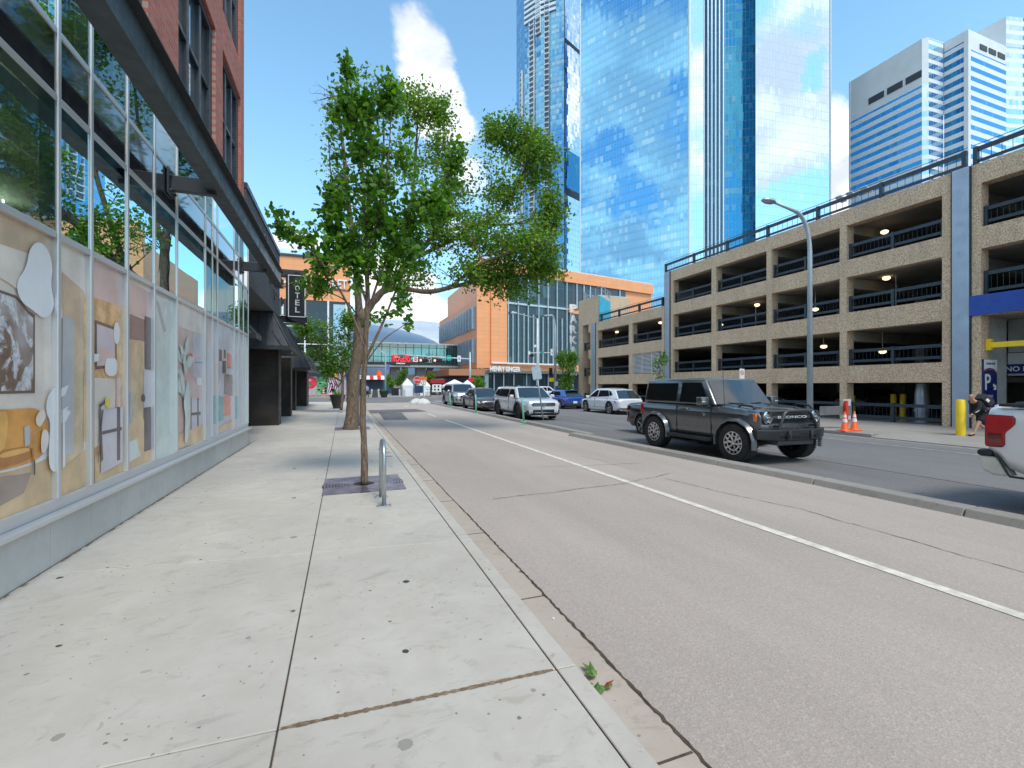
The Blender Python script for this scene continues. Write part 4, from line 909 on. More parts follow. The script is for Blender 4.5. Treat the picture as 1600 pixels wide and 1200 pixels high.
# ventilation duct + bollards behind the ground-floor rail
h = MB(); yd = YX(1440, XF+1.2); h.lathe([(.24, 0), (.24, .5), (.28, .5), (.28, .6), (.24, .6), (.24, 1.3), (.17, 1.75)], (XF+1.2, yd, GZ), 18); h.build('vent_duct', mat('pale_duct', (.45, .5, .56), .4, .4), gar, smooth='auto')
def bollard(x, y, z, h, r, label, group=None):
    m = MB(); m.lathe([(r, 0), (r, h-.04), (r*.85, h), (.001, h+.01)], (0, 0, 0), 20); o = m.build('bollard', M_YEL, None, smooth='auto'); o.location = (x, y, z); return tag(o, label, 'bollard', group)
bx, by = W(1501, 15.3); bollard(bx, by, -.085, 1.2, .13, 'large bright yellow bollard standing alone on the pavement beside the walking person')
for u, hh_, lb in ((1396, 1.25, 'left one of two yellow bollards standing together behind the garage railing'), (1411, 1.25, 'right one of two yellow bollards standing together behind the garage railing'), (1332, 1.15, 'yellow bollard behind the garage railing near the traffic cones')):
    x = XF+2.2; bollard(x, YX(u, x), GZ, hh_, .12, lb, 'bollards inside the garage')
# flood lights on the roof
fl = thing('floodlight_mast', 'small mast with floodlights on the garage roof', 'floodlight', (XF+2, YX(1328, XF+2), 9.8)); x_, y_ = XF+2, YX(1328, XF+2)
m = MB(); m.cyl((x_, y_, 9.8), (x_, y_, 11.7), .05); m.tube([(x_, y_-.8, 11.5), (x_, y_+.5, 11.5)], .03, 6); m.build('pole', M_GALV, fl)
for q in (-.8, -.1, .45): m = MB(); m.T = Matrix.Translation((x_, y_+q, 11.62)) @ Matrix.Rotation(.35, 4, 'Y'); m.box(-.28, .28, -.16, .16, -.05, .05); m.build('lamp_head', M_GALV, fl, bevel=.02)
# parked car shapes inside are built with the vehicles below

# ================================================================== ORANGE ENTERTAINMENT BUILDING (centre)
Y0 = 76.7; C0 = (XY(745, Y0), Y0); hd = (.984, .178)
n_ = math.hypot(*hd); hd = (hd[0]/n_, hd[1]/n_)
def sAt(u, off=0.0):
    t = (u-800)/F; p = (C0[0]+hd[1]*off, C0[1]-hd[0]*off)
    den = (hd[0]*ca-hd[1]*sa)-t*(hd[0]*sa+hd[1]*ca); return (t*(p[0]*sa+p[1]*ca)-(p[0]*ca-p[1]*sa))/den
def zAt(u, v):
    s = sAt(u); return ZD(v, dep(C0[0]+hd[0]*s, C0[1]+hd[1]*s))
hs = thing('orange_building', 'big orange panelled building with tall glass front and white HENRY SINGER lettering', 'building', (C0[0]+20, C0[1]+15, 0))
zB, zT = 4.3, 23.9; s1 = sAt(1017.5); sW0, sW1 = sAt(791), sAt(893)
E0 = (C0[0]+hd[0]*s1, C0[1]+hd[1]*s1); XS = C0[0]; Yb = YX(686.5, XS)
zS = ZD(471, dep(XS, YX(740, XS))); zS = 17.2
m = MB()
m.prism([C0, E0, (E0[0]+2, E0[1]+30), (XS+3.0, E0[1]+30), (XS+3.0, C0[1]+1.2), (XS, C0[1]+.5)], zB, zT)
m.prism([(XS+.02, C0[1]+.5), (XS+2.98, C0[1]+1.2), (XS+25, Yb), (XS+.02, Yb)], zB, 17.0)
m.prism([(XS+1.2, C0[1]+3), (XS+2.9, C0[1]+3), (XS+2.9, C0[1]+14), (XS+1.2, C0[1]+14)], 17.0, 20.2)
body = m.build('wall', M_OR, hs)
def hb(name, s0, s1, z0, z1, o0, o1, mt, bv=0, par=hs): m = MB(); m.fbox(C0, hd, s0, s1, z0, z1, o0, o1); return m.build(name, mt, par, bevel=bv)
zW0 = 5.7; zW1 = 22.0; zM = zAt(880, 484)
hb('corner_fold', sAt(766), sW0, zB, zT-.02, .02, .35, M_OR)
hb('window_glazing', sW0, sW1, zW0, zW1, .02, .10, M_HSG)
hb('upper_glazing', sW1+.1, sAt(977), zAt(900, 484), zAt(900, 439), .02, .1, mat('dark_grey_glass', (.045, .055, .065), .15, .2, coat=.6), 0)
hb('lower_glazing', sW1+.1, sAt(912), zW0, zAt(895, 490), .02, .1, M_HSG)
for a_, b_, zb0 in ((sW0, sW1, zW1), (sW1, s1, zT-2.0)): pass
m = MB()
k = 0; s = sW0+.2
rs = random.Random(5)
while s < sW1:
    z0 = zW0; z1 = zW1 if k % 2 == 0 else zM-2*rs.random()
    m.fbox(C0, hd, s-.06, s+.06, z0, z1, .1, .5); s += 1.18 if k % 3 else .95; k += 1
s = sW1+1.2
m.build('window_fins', mat('pale_fin', (.52, .62, .66), .4, .3), hs)
m = MB(); s = sW1+.6
for u in (900, 911, 921, 938, 967): q = sAt(u); m.fbox(C0, hd, q-.1, q+.1, zAt(900, 484), zAt(900, 439), .1, .35)
m.build('upper_fins', mat('pale_fin', (.52, .62, .66), .4, .3), hs)
hb('window_sill', sAt(766), sAt(893), zW0-.25, zW0, .3, .7, M_WHITE)
hb('mid_ledge', sW0, sW1, zM, zM+.35, .1, .3, mat('pale_ledge', (.45, .55, .58), .4))
hb('roof_coping', -.1, s1+.1, zT, zT+.35, -.6, .12, mat('pale_coping', (.62, .58, .54), .5))
hb('roof_band', sAt(880), s1, zT-2.1, zT, .0, .55, M_OR)
hb('projecting_panel', sAt(887), sAt(894), zAt(890, 489), zAt(890, 477), .1, .5, M_OR)
hb('entrance_canopy', -6, s1, 3.75, 4.28, -.5, 1.8, mat('canopy_grey', (.12, .13, .135), .5))
hb('ground_floor_glazing', -1, s1, .0, 3.75, -2.0, -1.0, M_HSG)
for u in (752, 775, 790, 806, 826, 860, 890): q = sAt(u); hb('shopfront_post', q-.12, q+.12, 0, 3.75, -1.0, -.7, M_GALV)
m = MB(); q = sAt(757); m.fbox(C0, hd, q, sAt(763), 0, 3.75, -.6, .1); m.build('round_column', M_GALV, hs)
qo = C0[0]+hd[0]*sAt(758)+hd[1]*.6, C0[1]+hd[1]*sAt(758)-hd[0]*.6
text('HENRY SINGER', sAt(804.5)-sAt(758), .95, (qo[0]+hd[1]*1.25, qo[1]-hd[0]*1.25, 3.98), (hd[0], hd[1], 0), M_WHITE, 'lettering', hs, .12, bold=.03)
text('MARKET', 3.0, .9, (XS-1.2, C0[1]-1.5, 3.7), (1, .0, 0), M_BLACK, 'lettering', hs, .1)
# street side of it with two ranks of tall windows
m = MB(); dy = (0, 1)
yA, yB_ = YX(743.5, XS), Yb
for zlo, zhi in ((5.6, 9.9), (11.6, 15.6)):
    m.box(XS-.05, XS+.0, yA+.5, yB_-2, zlo, zhi)
m.build('side_window', M_SIDEG, hs)
y = yA+.8
while y < yB_-2:
    for zlo, zhi in ((5.6, 9.9), (11.6, 15.6)): m = MB(); m.box(XS-.5, XS-.05, y-.14, y+.14, zlo, zhi); m.build('side_fin', mat('pale_blue_fin', (.33, .40, .46), .4, .3), hs)
    y += 1.9+.6*math.sin(y*3)
m = MB(); m.box(XS-6, XS, yB_-38, yB_+12, 3.2, 4.25); m.build('side_canopy', M_ORS, hs)
m = MB(); m.box(XS+1, XS+1.3, C0[1], yB_, 0, 4.3); m.build('side_shopfront', M_HSG, hs)

# ================================================================== LEFT ORANGE BUILDING (market)
YL = 72.0; xR = XY(546, YL); dL = lambda u: dep(XY(u, YL), YL)
mk = thing('market_building', 'orange fronted market building with white sign letters and fruit mural', 'building', (xR-20, YL+10, 0))
m = MB(); tz = lambda x: 20.6-.06*(x+10)
m.prism([(xR, YL), (-45, YL), (-45, YL+40), (xR, YL+40)], 0, 12.6); m.build('lower_wall', mat('grey_cladding', (.10, .11, .12), .5), mk)
m = MB(); m.prism([(xR+.1, YL-.3), (-45, YL-.3), (-45, YL+40), (xR+.1, YL+40)], 13.9, 20.0); m.build('wall', M_OR, mk)
m = MB(); m.box(-45, xR+.2, YL-.5, YL+40, 20.0, 20.3); m.build('coping', M_BMET, mk)
m = MB(); m.wall((-45, YL-.12), (xR, YL-.12), 5.0, 13.9); m.box(-45, xR, YL-.1, YL, 5, 13.9); m.build('glazing', M_DKGL, mk)
m = MB()
for u in (442, 477, 513, 541): q = XY(u, YL); m.box(q-.12, q+.12, YL-.45, YL-.12, 5.0, 13.9)
for z in (7.5, 10): m.box(-45, xR, YL-.2, YL-.13, z, z+.12)
m.build('mullion', M_WHITE, mk)
m = MB(); m.box(XY(521, YL), XY(543, YL), YL-.28, YL-.13, 6, 13.5); m.build('pale_glazing', M_SIDEG, mk)
m = MB(); m.box(-45, xR+.1, YL-1.6, YL, 4.3, 5.0); m.build('canopy', mat('canopy_grey', (.12, .13, .135), .5), mk)
m = MB(); m.box(-45, xR, YL-1.0, YL-.1, 3.0, 4.28); m.build('fascia', mat('dark_teal_band', (.02, .035, .042), .4), mk)
zl0 = ZD(449, dL(485)); zl1 = ZD(432, dL(485))
xm = XY(477, YL); wl = XY(546, YL)-xm
text('M', 1.55, zl1-zl0, (xm, YL-.3, zl0), (1, 0, 0), M_WHITE, 'letter', mk, .3)
text('ARKET', wl-2.2, (zl1-zl0)*.85, (xm+1.85, YL-.3, zl0), (1, 0, 0), M_WHITE, 'letter', mk, .3)
text('O', 1.5, zl1-zl0, (XY(433, YL), YL-.3, zl0+.2), (1, 0, 0), M_WHITE, 'letter', mk, .3)
m = MB(); m.box(-45, xR, YL-.42, YL-.3, zl0-.25, zl0-.08); m.build('sign_ledge', mat('brown_ledge', (.3, .1, .05), .5), mk)
# mural
ym = YL-.6; zg = .1
def mx(u): return XY(u, ym)
mr = MB(); mr.box(mx(470), mx(541), ym, ym+.2, .1, 2.98); mr.build('mural_board', mat('mural_pale', (.42, .34, .36), .5), mk)
mc = [mat('mural_red', (.62, .03, .06), .4, var=.3, vs=1.5), mat('mural_pink', (.70, .35, .40), .4, var=.2), mat('mural_green', (.06, .24, .10), .5, var=.5, vs=1.2), mat('mural_lgreen', (.16, .42, .18), .5, var=.3), mat('mural_plum', (.14, .04, .09), .5), mat('mural_blush', (.68, .5, .56), .5)]
mr = MB(); yv = ym-.005
def mpoly(pts, mi, k): mr.add([(x, yv-.004*k, z) for x, z in pts], [tuple(range(len(pts)))], mi)
cx, w_ = mx(483), mx(495)-mx(478)
mpoly(blob(mx(484), 2.0, .95, .92, 24, 1, .03), 0, 1); mpoly(blob(mx(484)-.15, 2.35, .4, .2, 12, 2), 1, 2); mpoly(blob(mx(484)+.1, 1.7, .3, .15, 12, 3, .5), 2, 2)
mpoly([(mx(495), .3), (mx(511), .3), (mx(511), 2.95), (mx(495), 2.95)], 2, 1)
for k in range(14): mpoly(blob(rs.uniform(mx(496), mx(510)), rs.uniform(.5, 2.8), .3, .12+.1*rs.random(), 6, 20+k, .5), 3, 2)
mpoly([(mx(512), .3), (mx(529), .3), (mx(529), 2.95), (mx(512), 2.95)], 5, 1)
for k in range(7):
    a0 = k*.5; cxx = mx(520)
    mpoly([(cxx-1.1+k*.3, 2.9), (cxx-1.0+k*.3, 2.9), (cxx-.6+k*.34, 1.6), (cxx-.9+k*.3, .5), (cxx-1.0+k*.3, .5), (cxx-.75+k*.32, 1.6)], 4, 2)
mr.build('mural_picture', mc, mk, fixn=False)
# ================================================================== SKYWALK
sw = thing('glass_skywalk', 'long glazed footbridge crossing the street between the two orange buildings', 'footbridge', (11, 90, 4.8))
x0, x1 = xR-3, XY(717, 89); yA_, yB2 = 89, 93
dq = dep(11, 89); zb0 = ZD(573, dep(XY(600, 89), 89)); zt0 = ZD(534.5, dep(XY(603, 89), 89))
m = MB(); m.box(x0, x1, yA_, yB2, zb0, zb0+.35); m.build('deck', mat('pale_fascia', (.40, .42, .42), .5), sw)
m = MB(); m.box(x0, x1, yA_-.05, yB2+.05, zt0-.25, zt0); m.build('roof', mat('pale_roof', (.5, .52, .52), .4), sw)
m = MB(); m.box(x0, x1, yA_+.1, yB2-.1, zb0+.35, zb0+.9); m.build('floor_beam', mat('dark_green_steel', (.03, .05, .05), .4), sw)
for y in (yA_+.03, yB2-.06):
    n = 16
    for k in range(n):
        a_, b_ = lerp(x0, x1, k/n), lerp(x0, x1, (k+1)/n); m = MB(); m.add([(a_+.04, y, zb0+.9), (b_-.04, y, zb0+.9), (b_-.04, y, zt0-.25), (a_+.04, y, zt0-.25)], [(0, 1, 2, 3)]); m.build('window_pane', m_glass('bridge_glass', (.42, .62, .56), .22, (.75, .95, .9)) if 'bridge_glass' not in MATS else MATS['bridge_glass'], sw)
m = MB()
for y in (yA_-.0, yB2):
    for k in range(17): a_ = lerp(x0, x1, k/16); m.box(a_-.06, a_+.06, y-.04, y+.03, zb0+.35, zt0-.25)
    m.box(x0, x1, y-.03, y+.02, zt0-.95, zt0-.85); m.box(x0, x1, y-.03, y+.02, zb0+1.9, zb0+2.0)
m.build('frame', mat('dark_green_steel', (.03, .05, .05), .4), sw)
for k in range(9):
    a_ = lerp(x0, x1, (k+.5)/9); m = MB(); m.tube([(a_-.9, 91, zb0+.9), (a_-.95, 91, zt0-1.2), (a_-.5, 91, zt0-.5), (a_+.5, 91, zt0-.5), (a_+.95, 91, zt0-1.2), (a_+.9, 91, zb0+.9)], .07, 6); m.build('arch_rib', M_WHITE, sw)
m = MB(); m.box(x1, x1+1.2, yA_-.5, yB2+.5, zb0-.2, zt0+.2); m.build('end_frame', M_GALV, sw)
dd_ = yA_-.35
bs = thing('bridge_sign', 'red letter sign with small white lines hung on the skywalk glass', 'sign', (XY(627, 88.8), 88.8, 6))
text('ROGERS', XY(641, 88.7)-XY(613.5, 88.7), 1.5, (XY(613.5, 88.7), 88.75, ZD(566, dq)), (1, 0, 0), mat('sign_red_lit', (.80, .03, .05), .4, emit=.6), 'letters', bs, .2)
m = MB(); m.box(XY(616, 88.7), XY(625, 88.7), 88.7, 88.75, ZD(559, dq), ZD(557, dq)); m.box(XY(619, 88.7), XY(633, 88.7), 88.7, 88.75, ZD(569, dq), ZD(567, dq)); m.build('white_bar', M_WHITE, bs)
m = MB(); m.box(XY(612, 88.7), XY(642, 88.7), 88.78, 88.9, ZD(569.5, dq), ZD(556, dq)); m.build('backing', M_BMET, bs)
# legs of the bridge and raised concrete forms beyond
for u in (617, 657): x = XY(u, 92); m = MB(); m.box(x-.9, x+.9, 91, 93.5, 0, zb0); m.extr([(x+.9, 91.5, 0), (x+2.6, 91.5, zb0), (x+1.4, 91.5, zb0), (x-.2, 91.5, 0)], (0, 1, 0)); m.build('pier', mat('pier_concrete', (.36, .35, .34), .8, var=.1), sw)
# ================================================================== ARENA ROOF beyond
ar = thing('arena', 'huge curved metal roofed arena rising behind the skywalk', 'arena', (20, 210, 0))
def shell(cx, cy, rx, ry, z0, h, mt, seedk=0):
    m = MB(); n = 40; k_ = 10
    vs = [(cx+rx*math.cos(2*math.pi*i/n)*math.cos(j/k_*math.pi/2)**.8, cy+ry*math.sin(2*math.pi*i/n)*math.cos(j/k_*math.pi/2)**.8, z0+h*math.sin(j/k_*math.pi/2)) for j in range(k_+1) for i in range(n)]
    vs += [(cx+rx*math.cos(2*math.pi*i/n), cy+ry*math.sin(2*math.pi*i/n), 0) for i in range(n)]
    fs = [(j*n+i, j*n+(i+1) % n, (j+1)*n+(i+1) % n, (j+1)*n+i) for j in range(k_) for i in range(n)]+[((k_+1)*n+i, (k_+1)*n+(i+1) % n, (i+1) % n, i) for i in range(n)]
    m.add(vs, fs); m.build('roof_shell', mt, ar, smooth='auto')
shell(-14, 215, 66, 55, 10.0, 18.5, m_panel('arena_metal', (.33, .45, .60), 3, 3, rough=.35, metal=.5)); shell(32, 250, 82, 60, 12, 22.5, mat('arena_pale', (.60, .64, .68), .35, .4, var=.05, vs=.1))
# ================================================================== TOWERS
def tower(name, label, segs, z1, cat='skyscraper', z0=0, back=40):
    """segs: list of (x,y) plan points with material for the wall to the next point"""
    pts = [s[0] for s in segs]; c = (sum(p[0] for p in pts)/len(pts), sum(p[1] for p in pts)/len(pts), 0); th = thing(name, label, cat, c); u0 = 0
    for k in range(len(segs)-1):
        p, q = segs[k][0], segs[k+1][0]; m = MB(); m.wall(p, q, z0, z1, 0, u0); u0 += 0
        m.build(segs[k][2] if len(segs[k]) > 2 else 'glass_wall', segs[k][1], th, fixn=False)
    return th
def ray(u, d): return W(u, d)
B_ = ray(1077, 200); A_ = (116.0-.5, 210.5); A_ = (B_[0]-.47*56.6, B_[1]+.883*56.6)
C_ = ray(1100, 199.5); C1 = ray(1101, 204); D1_ = ray(1131, 204.5); D2 = ray(1133, 213); D3 = ray(1180, 211); D_ = ray(1180.5, 203); E_ = (D_[0]+.9925*41, D_[1]-.122*41); Fb = (E_[0]-5, E_[1]+60); Gb = (A_[0]+25, A_[1]+30)
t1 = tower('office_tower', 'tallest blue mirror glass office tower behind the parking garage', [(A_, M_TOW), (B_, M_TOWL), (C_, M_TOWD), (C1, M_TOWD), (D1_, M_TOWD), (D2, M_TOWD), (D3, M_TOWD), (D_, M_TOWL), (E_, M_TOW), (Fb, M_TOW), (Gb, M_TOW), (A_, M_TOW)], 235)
def finset(th, p, q, n, z0, z1, w, dpt, mt, name='fin', skip=None):
    d = Vector((q[0]-p[0], q[1]-p[1])); L = d.length; d.normalize()
    for k in range(n):
        s = L*(k+.5)/n; m = MB(); m.fbox(p, d, s-w/2, s+w/2, z0, z1 if not skip or k % skip else z0+(z1-z0)*.4, 0.02, dpt); m.build(name, mt, th)
finset(t1, C1, D1_, 5, 0, 235, .45, 1.4, mat('white_fin', (.62, .74, .80), .35, .3), 'fin')
for p, w in ((A_, .5), (B_, .8), (C_, .3), (E_, .5)): m = MB(); m.box(p[0]-w/2, p[0]+w/2, p[1]-w/2-.1, p[1]+w/2-.1, 0, 235); m.build('corner_trim', mat('trim_white', (.66, .72, .76), .35, .3), t1)
m = MB(); m.prism([A_, B_, C_, C1, D1_, D2, D3, D_, E_, Fb, Gb], 235, 235.4); m.build('roof', M_BMET, t1)
# residential tower to its left
q0 = ray(807, 300); q1 = ray(820, 284); q2 = ray(845, 276); q3 = ray(869, 272); q4 = ray(882, 270); q5 = ray(910, 283); q6 = ray(915, 330); q7 = ray(815, 330)
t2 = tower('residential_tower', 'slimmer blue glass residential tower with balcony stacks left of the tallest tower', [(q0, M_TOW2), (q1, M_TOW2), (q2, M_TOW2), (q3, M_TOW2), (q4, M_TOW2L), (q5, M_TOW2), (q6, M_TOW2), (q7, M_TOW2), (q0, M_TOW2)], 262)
mw = mat('balcony_white', (.74, .79, .84), .5); md_ = mat('balcony_recess', (.12, .17, .22), .4)
for (p, q, s0, s1, zlo, zhi) in ((q0, q1, .62, .80, 100, 200), (q1, q2, .35, .6, 85, 225), (q2, q3, .3, .55, 60, 250), (q1, q2, .75, 1.0, 215, 262), (q2, q3, 0.0, .28, 232, 262)):
    d = Vector((q[0]-p[0], q[1]-p[1])); L = d.length; d.normalize(); m = MB(); m.fbox(p, d, L*s0, L*s1, zlo, zhi, .05, .3); m.build('balcony_recess', md_, t2)
    z = zlo; m = MB()
    while z < zhi: m.fbox(p, d, L*s0-.3, L*s1+.3, z, z+.5, .1, 1.3); z += 3.2
    for q_ in (L*s0-.3, L*s1+.2): m.fbox(p, d, q_, q_+.12, zlo, zhi, .08, 1.25)
    m.build('balcony_stack', mw, t2)
for k, (p, q) in enumerate(((q1, q2), (q2, q3))):
    d = Vector((q[0]-p[0], q[1]-p[1])); L = d.length; d.normalize(); m = MB(); z = 226+k*0
    while z < 262: m.fbox(p, d, 0.05, L-.05, z, z+1.5, .08, .9); z += 3.2
    m.build('balcony_band', mw, t2)
m = MB(); d = Vector((q5[0]-q4[0], q5[1]-q4[1])); L = d.length; d.normalize(); m.fbox(q4, d, 1, L-.2, ZD(308, 275), ZD(297, 275), .05, .3); m.build('mechanical_band', mat('mech_dark', (.05, .075, .09), .4), t2)
m = MB(); m.fbox(q4, d, 1, L-.2, ZD(297, 275), ZD(238, 275), .06, .14); 
m2 = MB(); m2.wall((q4[0]+d[0]*1+.0, q4[1]+d[1]*1-.12), (q4[0]+d[0]*(L-.2), q4[1]+d[1]*(L-.2)-.12), ZD(297, 275), ZD(238, 275)); m2.build('deep_glass', M_TOWD, t2, fixn=False)
m = MB(); m.fbox(q4, d, .1, L, ZD(74, 275), ZD(68, 275), .0, .15); m.build('roof_band', M_BMET, t2)
m = MB(); m.box(q4[0]-.2, q4[0]+.2, q4[1]-.3, q4[1]+.1, 0, 262); m.build('corner_trim', M_BMET, t2)
# white banded office tower on the right
XA, XB2, YP = 237.5, 249.5, 114.4; a0 = (XA, YX(1327, XA)); a1 = (XA, YX(1440.5, XA)); a2 = (XA+1.8, a1[1]-1.5); P_c = (XB2, YP); b1 = (XB2, YX(1475, XB2)); a3 = (b1[0]-.3, b1[1]+.05); c1 = (XY(1572, YP), YP); c2 = (XY(1598, YP-2), YP-2); c3 = (c2[0]+32, YP-2)
zt3 = 153.1
t3 = thing('banded_office_tower', 'white office tower with horizontal blue window bands behind the garage roof', 'skyscraper', (256, 137, 0))
def tw(p, q, mt, z0=0, z1=zt3, nm='wall'): m = MB(); m.wall(p, q, z0, z1); m.build(nm, mt, t3, fixn=False)
MWH = mat('white_stone', (.72, .73, .74), .5, var=.04, vs=.2)
zq = 133.1
M_OFFa = MATS['office_bands']
# bands are 3.4 m storeys
def rescale(m, ph):
    for n in m.node_tree.nodes:
        if n.type == 'MATH' and n.operation == 'DIVIDE' and abs(n.inputs[1].default_value-8.0) < 1e-5: n.inputs[1].default_value = ph
for k in ('office_bands', 'office_bands_deep', 'office_glass_pale'): rescale(MATS[k], 4.19)
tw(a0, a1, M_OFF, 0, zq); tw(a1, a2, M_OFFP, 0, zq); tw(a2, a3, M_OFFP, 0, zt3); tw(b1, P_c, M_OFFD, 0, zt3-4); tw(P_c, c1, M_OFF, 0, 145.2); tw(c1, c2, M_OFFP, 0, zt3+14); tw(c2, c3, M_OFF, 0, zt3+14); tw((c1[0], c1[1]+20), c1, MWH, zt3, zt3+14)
tw(a0, a1, MWH, zq, zt3); tw(a1, a2, MWH, zq, zt3); tw(b1, P_c, MWH, zt3-4, zt3); tw(P_c, c1, MWH, 145.2, zt3); tw((a0[0]+55, a0[1]), a0, MWH)
m = MB(); m.prism([a0, a1, a2, a3, b1, P_c, c1, c2, c3, (c3[0], a0[1]), (a0[0]+55, a0[1])], zt3, zt3+.3); m.build('roof', MWH, t3)
m = MB(); m.box(P_c[0]-.5, P_c[0]+1.3, P_c[1]-.3, P_c[1]+1.2, 0, zt3); m.box(a0[0]-.3, a0[0]+.6, a0[1]-.6, a0[1], 0, zt3); m.build('corner_pier', MWH, t3)
md2 = mat('opening_dark', (.045, .045, .05), .6)
for ua, ub, va, vb in ((1357, 1381, 148, 132), (1386, 1410, 131, 117), (1415, 1440, 115, 98)):
    ya, yb = YX(ua, XA-.2), YX(ub, XA-.2); z = 138.3; m = MB(); m.box(XA-.25, XA-.05, yb, ya, z-1.5, z+1.5); m.build('roof_opening', md2, t3)
for ua, ub in ((1532, 1543), (1546, 1557), (1560, 1571)):
    m = MB(); xa, xb = XY(ua, YP-.3), XY(ub, YP-.3); m.box(xa, xb, YP-.25, YP-.05, 147, 149.2); m.build('roof_opening', md2, t3)
# distant low buildings that close the street gaps
lb = thing('low_building', 'low pale building at the far right behind the garage', 'building', (120, 40, 0)); m = MB(); m.box(70, 140, -60, 60, 0, 6); m.build('wall', mat('pale_block', (.4, .4, .4), .7), lb)
# ================================================================== VEHICLES
def wheel(par, x, y, r, w, style='multi', side=1, rimr=.64, dark=False):
    """wheel part: tyre mesh with rim sub-part; side = +1 outer face towards +y"""
    m = MB(); t = w/2; m.lathe([(r*rimr, -t), (r*.93, -t), (r*.985, -t*.8), (r, -t*.45), (r, t*.45), (r*.985, t*.8), (r*.93, t), (r*rimr, t), (r*rimr, -t)], (0, 0, 0), 40, 'y')
    n = 56
    for k in range(n):
        a = 2*math.pi*k/n; 
        for s_ in (-1, 1):
            m.T = Matrix.Rotation(a+(.03 if s_ > 0 else 0), 4, 'Y'); m.box(-r*.03, r*.03, s_*t*.35, s_*t*.97, r*.975, r*1.006)
    m.T = None
    ty = m.build('wheel', M_RUB, par, world=False, smooth='auto'); ty.location = (x, y, r)
    m = MB(); R = r*rimr; o = side*t
    m.lathe([(R*1.0, o*.98), (R*.93, o*.98), (R*.90, o*.55), (R*.90, -o*.9)], (0, 0, 0), 36, 'y', 0, False)
    m.lathe([(.001, o*.2), (R*.9, o*.2)], (0, 0, 0), 24, 'y', 1)
    nsp = {'multi': 10, 'five': 5, 'y': 6}[style]
    for k in range(nsp):
        m.T = Matrix.Rotation(2*math.pi*k/nsp+.2, 4, 'Y')
        if style == 'y':
            f = lambda x0, z0, x1, z1, w_: m.extr([(x0-w_, o*.80, z0), (x0+w_, o*.80, z0), (x1+w_, o*.92, z1), (x1-w_, o*.92, z1)], (0, -side*.03, 0), 0)
            f(-R*.05, R*.12, -R*.25, R*.58, R*.055); f(R*.05, R*.12, R*.25, R*.58, R*.055); f(-R*.25, R*.56, -R*.20, R*.96, R*.085); f(R*.25, R*.56, R*.20, R*.96, R*.085)
            m.extr([(-R*.3, o*.93, R*.56), (R*.3, o*.93, R*.56), (R*.24, o*.93, R*.66), (-R*.24, o*.93, R*.66)], (0, -side*.02, 0), 0)
        else:
            ww = R*(.10 if style == 'five' else .055); m.extr([(-ww*.8, o*.78, R*.15), (ww*.8, o*.78, R*.15), (ww*1.2, o*.93, R*.95), (-ww*1.2, o*.93, R*.95)], (0, -side*.03, 0), 0)
    m.T = None; m.lathe([(R*.17, o*.7), (R*.17, o*.9), (R*.13, o*.93), (.001, o*.93)], (0, 0, 0), 16, 'y', 0)
    rm = m.build('rim', [mat('dark_alloy', (.06, .06, .065), .35, .7) if dark else M_ALLOY, M_BLACK], ty, world=False, smooth='auto')
    return ty
def body_loft(par, P, paint):
    """lower body: stations along x, rounded section, wheel arches cut out"""
    W2 = P['w']/2; xf, xr = P['xf'], P['xr']; m = MB(); xs = []
    n = 30
    for i in range(n+1): xs.append(lerp(xr, xf, i/n))
    xs = sorted(set(xs+[xr+.03, xr+.09, xf-.03, xf-.09, xf-.17]))
    ring = []
    for x in xs:
        t = interp(P['top'], x); b = interp(P['bot'], x); w = W2*interp(P['wid'], x); cr = P.get('crown', .03)
        q = t-b; side = [(0, t+cr), (.45*w, t+cr*.75), (.78*w, t+cr*.15), (.93*w, t-.03*q-.01), (.985*w, t-.14*q), (w, t-.3*q), (w*.998, t-.5*q), (.985*w, t-.68*q), (.995*w, t-.8*q), (.98*w, b+.1*q), (.93*w, b+.02*q), (.6*w, b), (0, b)]
        ring.append([(x, y, z) for y, z in side]+[(x, -y, z) for y, z in side[-2:0:-1]])
    k = len(ring[0]); vs = [p for r in ring for p in r]
    fs = [(i*k+j, i*k+(j+1) % k, (i+1)*k+(j+1) % k, (i+1)*k+j) for i in range(len(ring)-1) for j in range(k)]
    fs += [tuple(range(k)), tuple(reversed([(len(ring)-1)*k+j for j in range(k)]))]
    m.add(vs, fs); o = m.build('body', [paint, M_TRIM, M_TRIM], par, world=False)
    cut = MB(); R = P['r']*P.get('arch', 1.16)
    for xw in (P['wb']/2, -P['wb']/2):
        for s in (-1, 1): cut.lathe([(R, s*(W2-.42)), (R, s*(W2+.2))], (xw, 0, P['r']+.01), 32, 'y')
    co = cut.build('cut', M_TRIM, par, world=False)
    bo = o.modifiers.new('b', 'BOOLEAN'); bo.operation = 'DIFFERENCE'; bo.object = co; bo.solver = 'EXACT'
    dg = bpy.context.evaluated_depsgraph_get(); dg.update(); me = bpy.data.meshes.new_from_object(o.evaluated_get(dg)); o.modifiers.clear(); old = o.data; o.data = me; bpy.data.meshes.remove(old); bpy.data.objects.remove(co)
    for p in me.polygons:
        c = p.center; p.use_smooth = True
        for xw in (P['wb']/2, -P['wb']/2):
            if math.hypot(c.x-xw, c.z-P['r']-.01) < R*1.01 and abs(c.y) < W2-.03 and c.z < P['r']+R*1.02: p.material_index = 1
        if c.z < P.get('sill', 0): p.material_index = 2
    try: me.set_sharp_from_angle(angle=math.radians(35))
    except Exception: pass
    return o
def flat_on(P0, P1, P2, P3_, uvs, off, nrm):
    """bilinear patch helper: corners P0(u0v0) P1(u1v0) P2(u1v1) P3(u0v1)"""
    o = []
    for u, v in uvs:
        a = P0.lerp(P1, u); b = P3_.lerp(P2, u); o.append(a.lerp(b, v)+nrm*off)
    return o
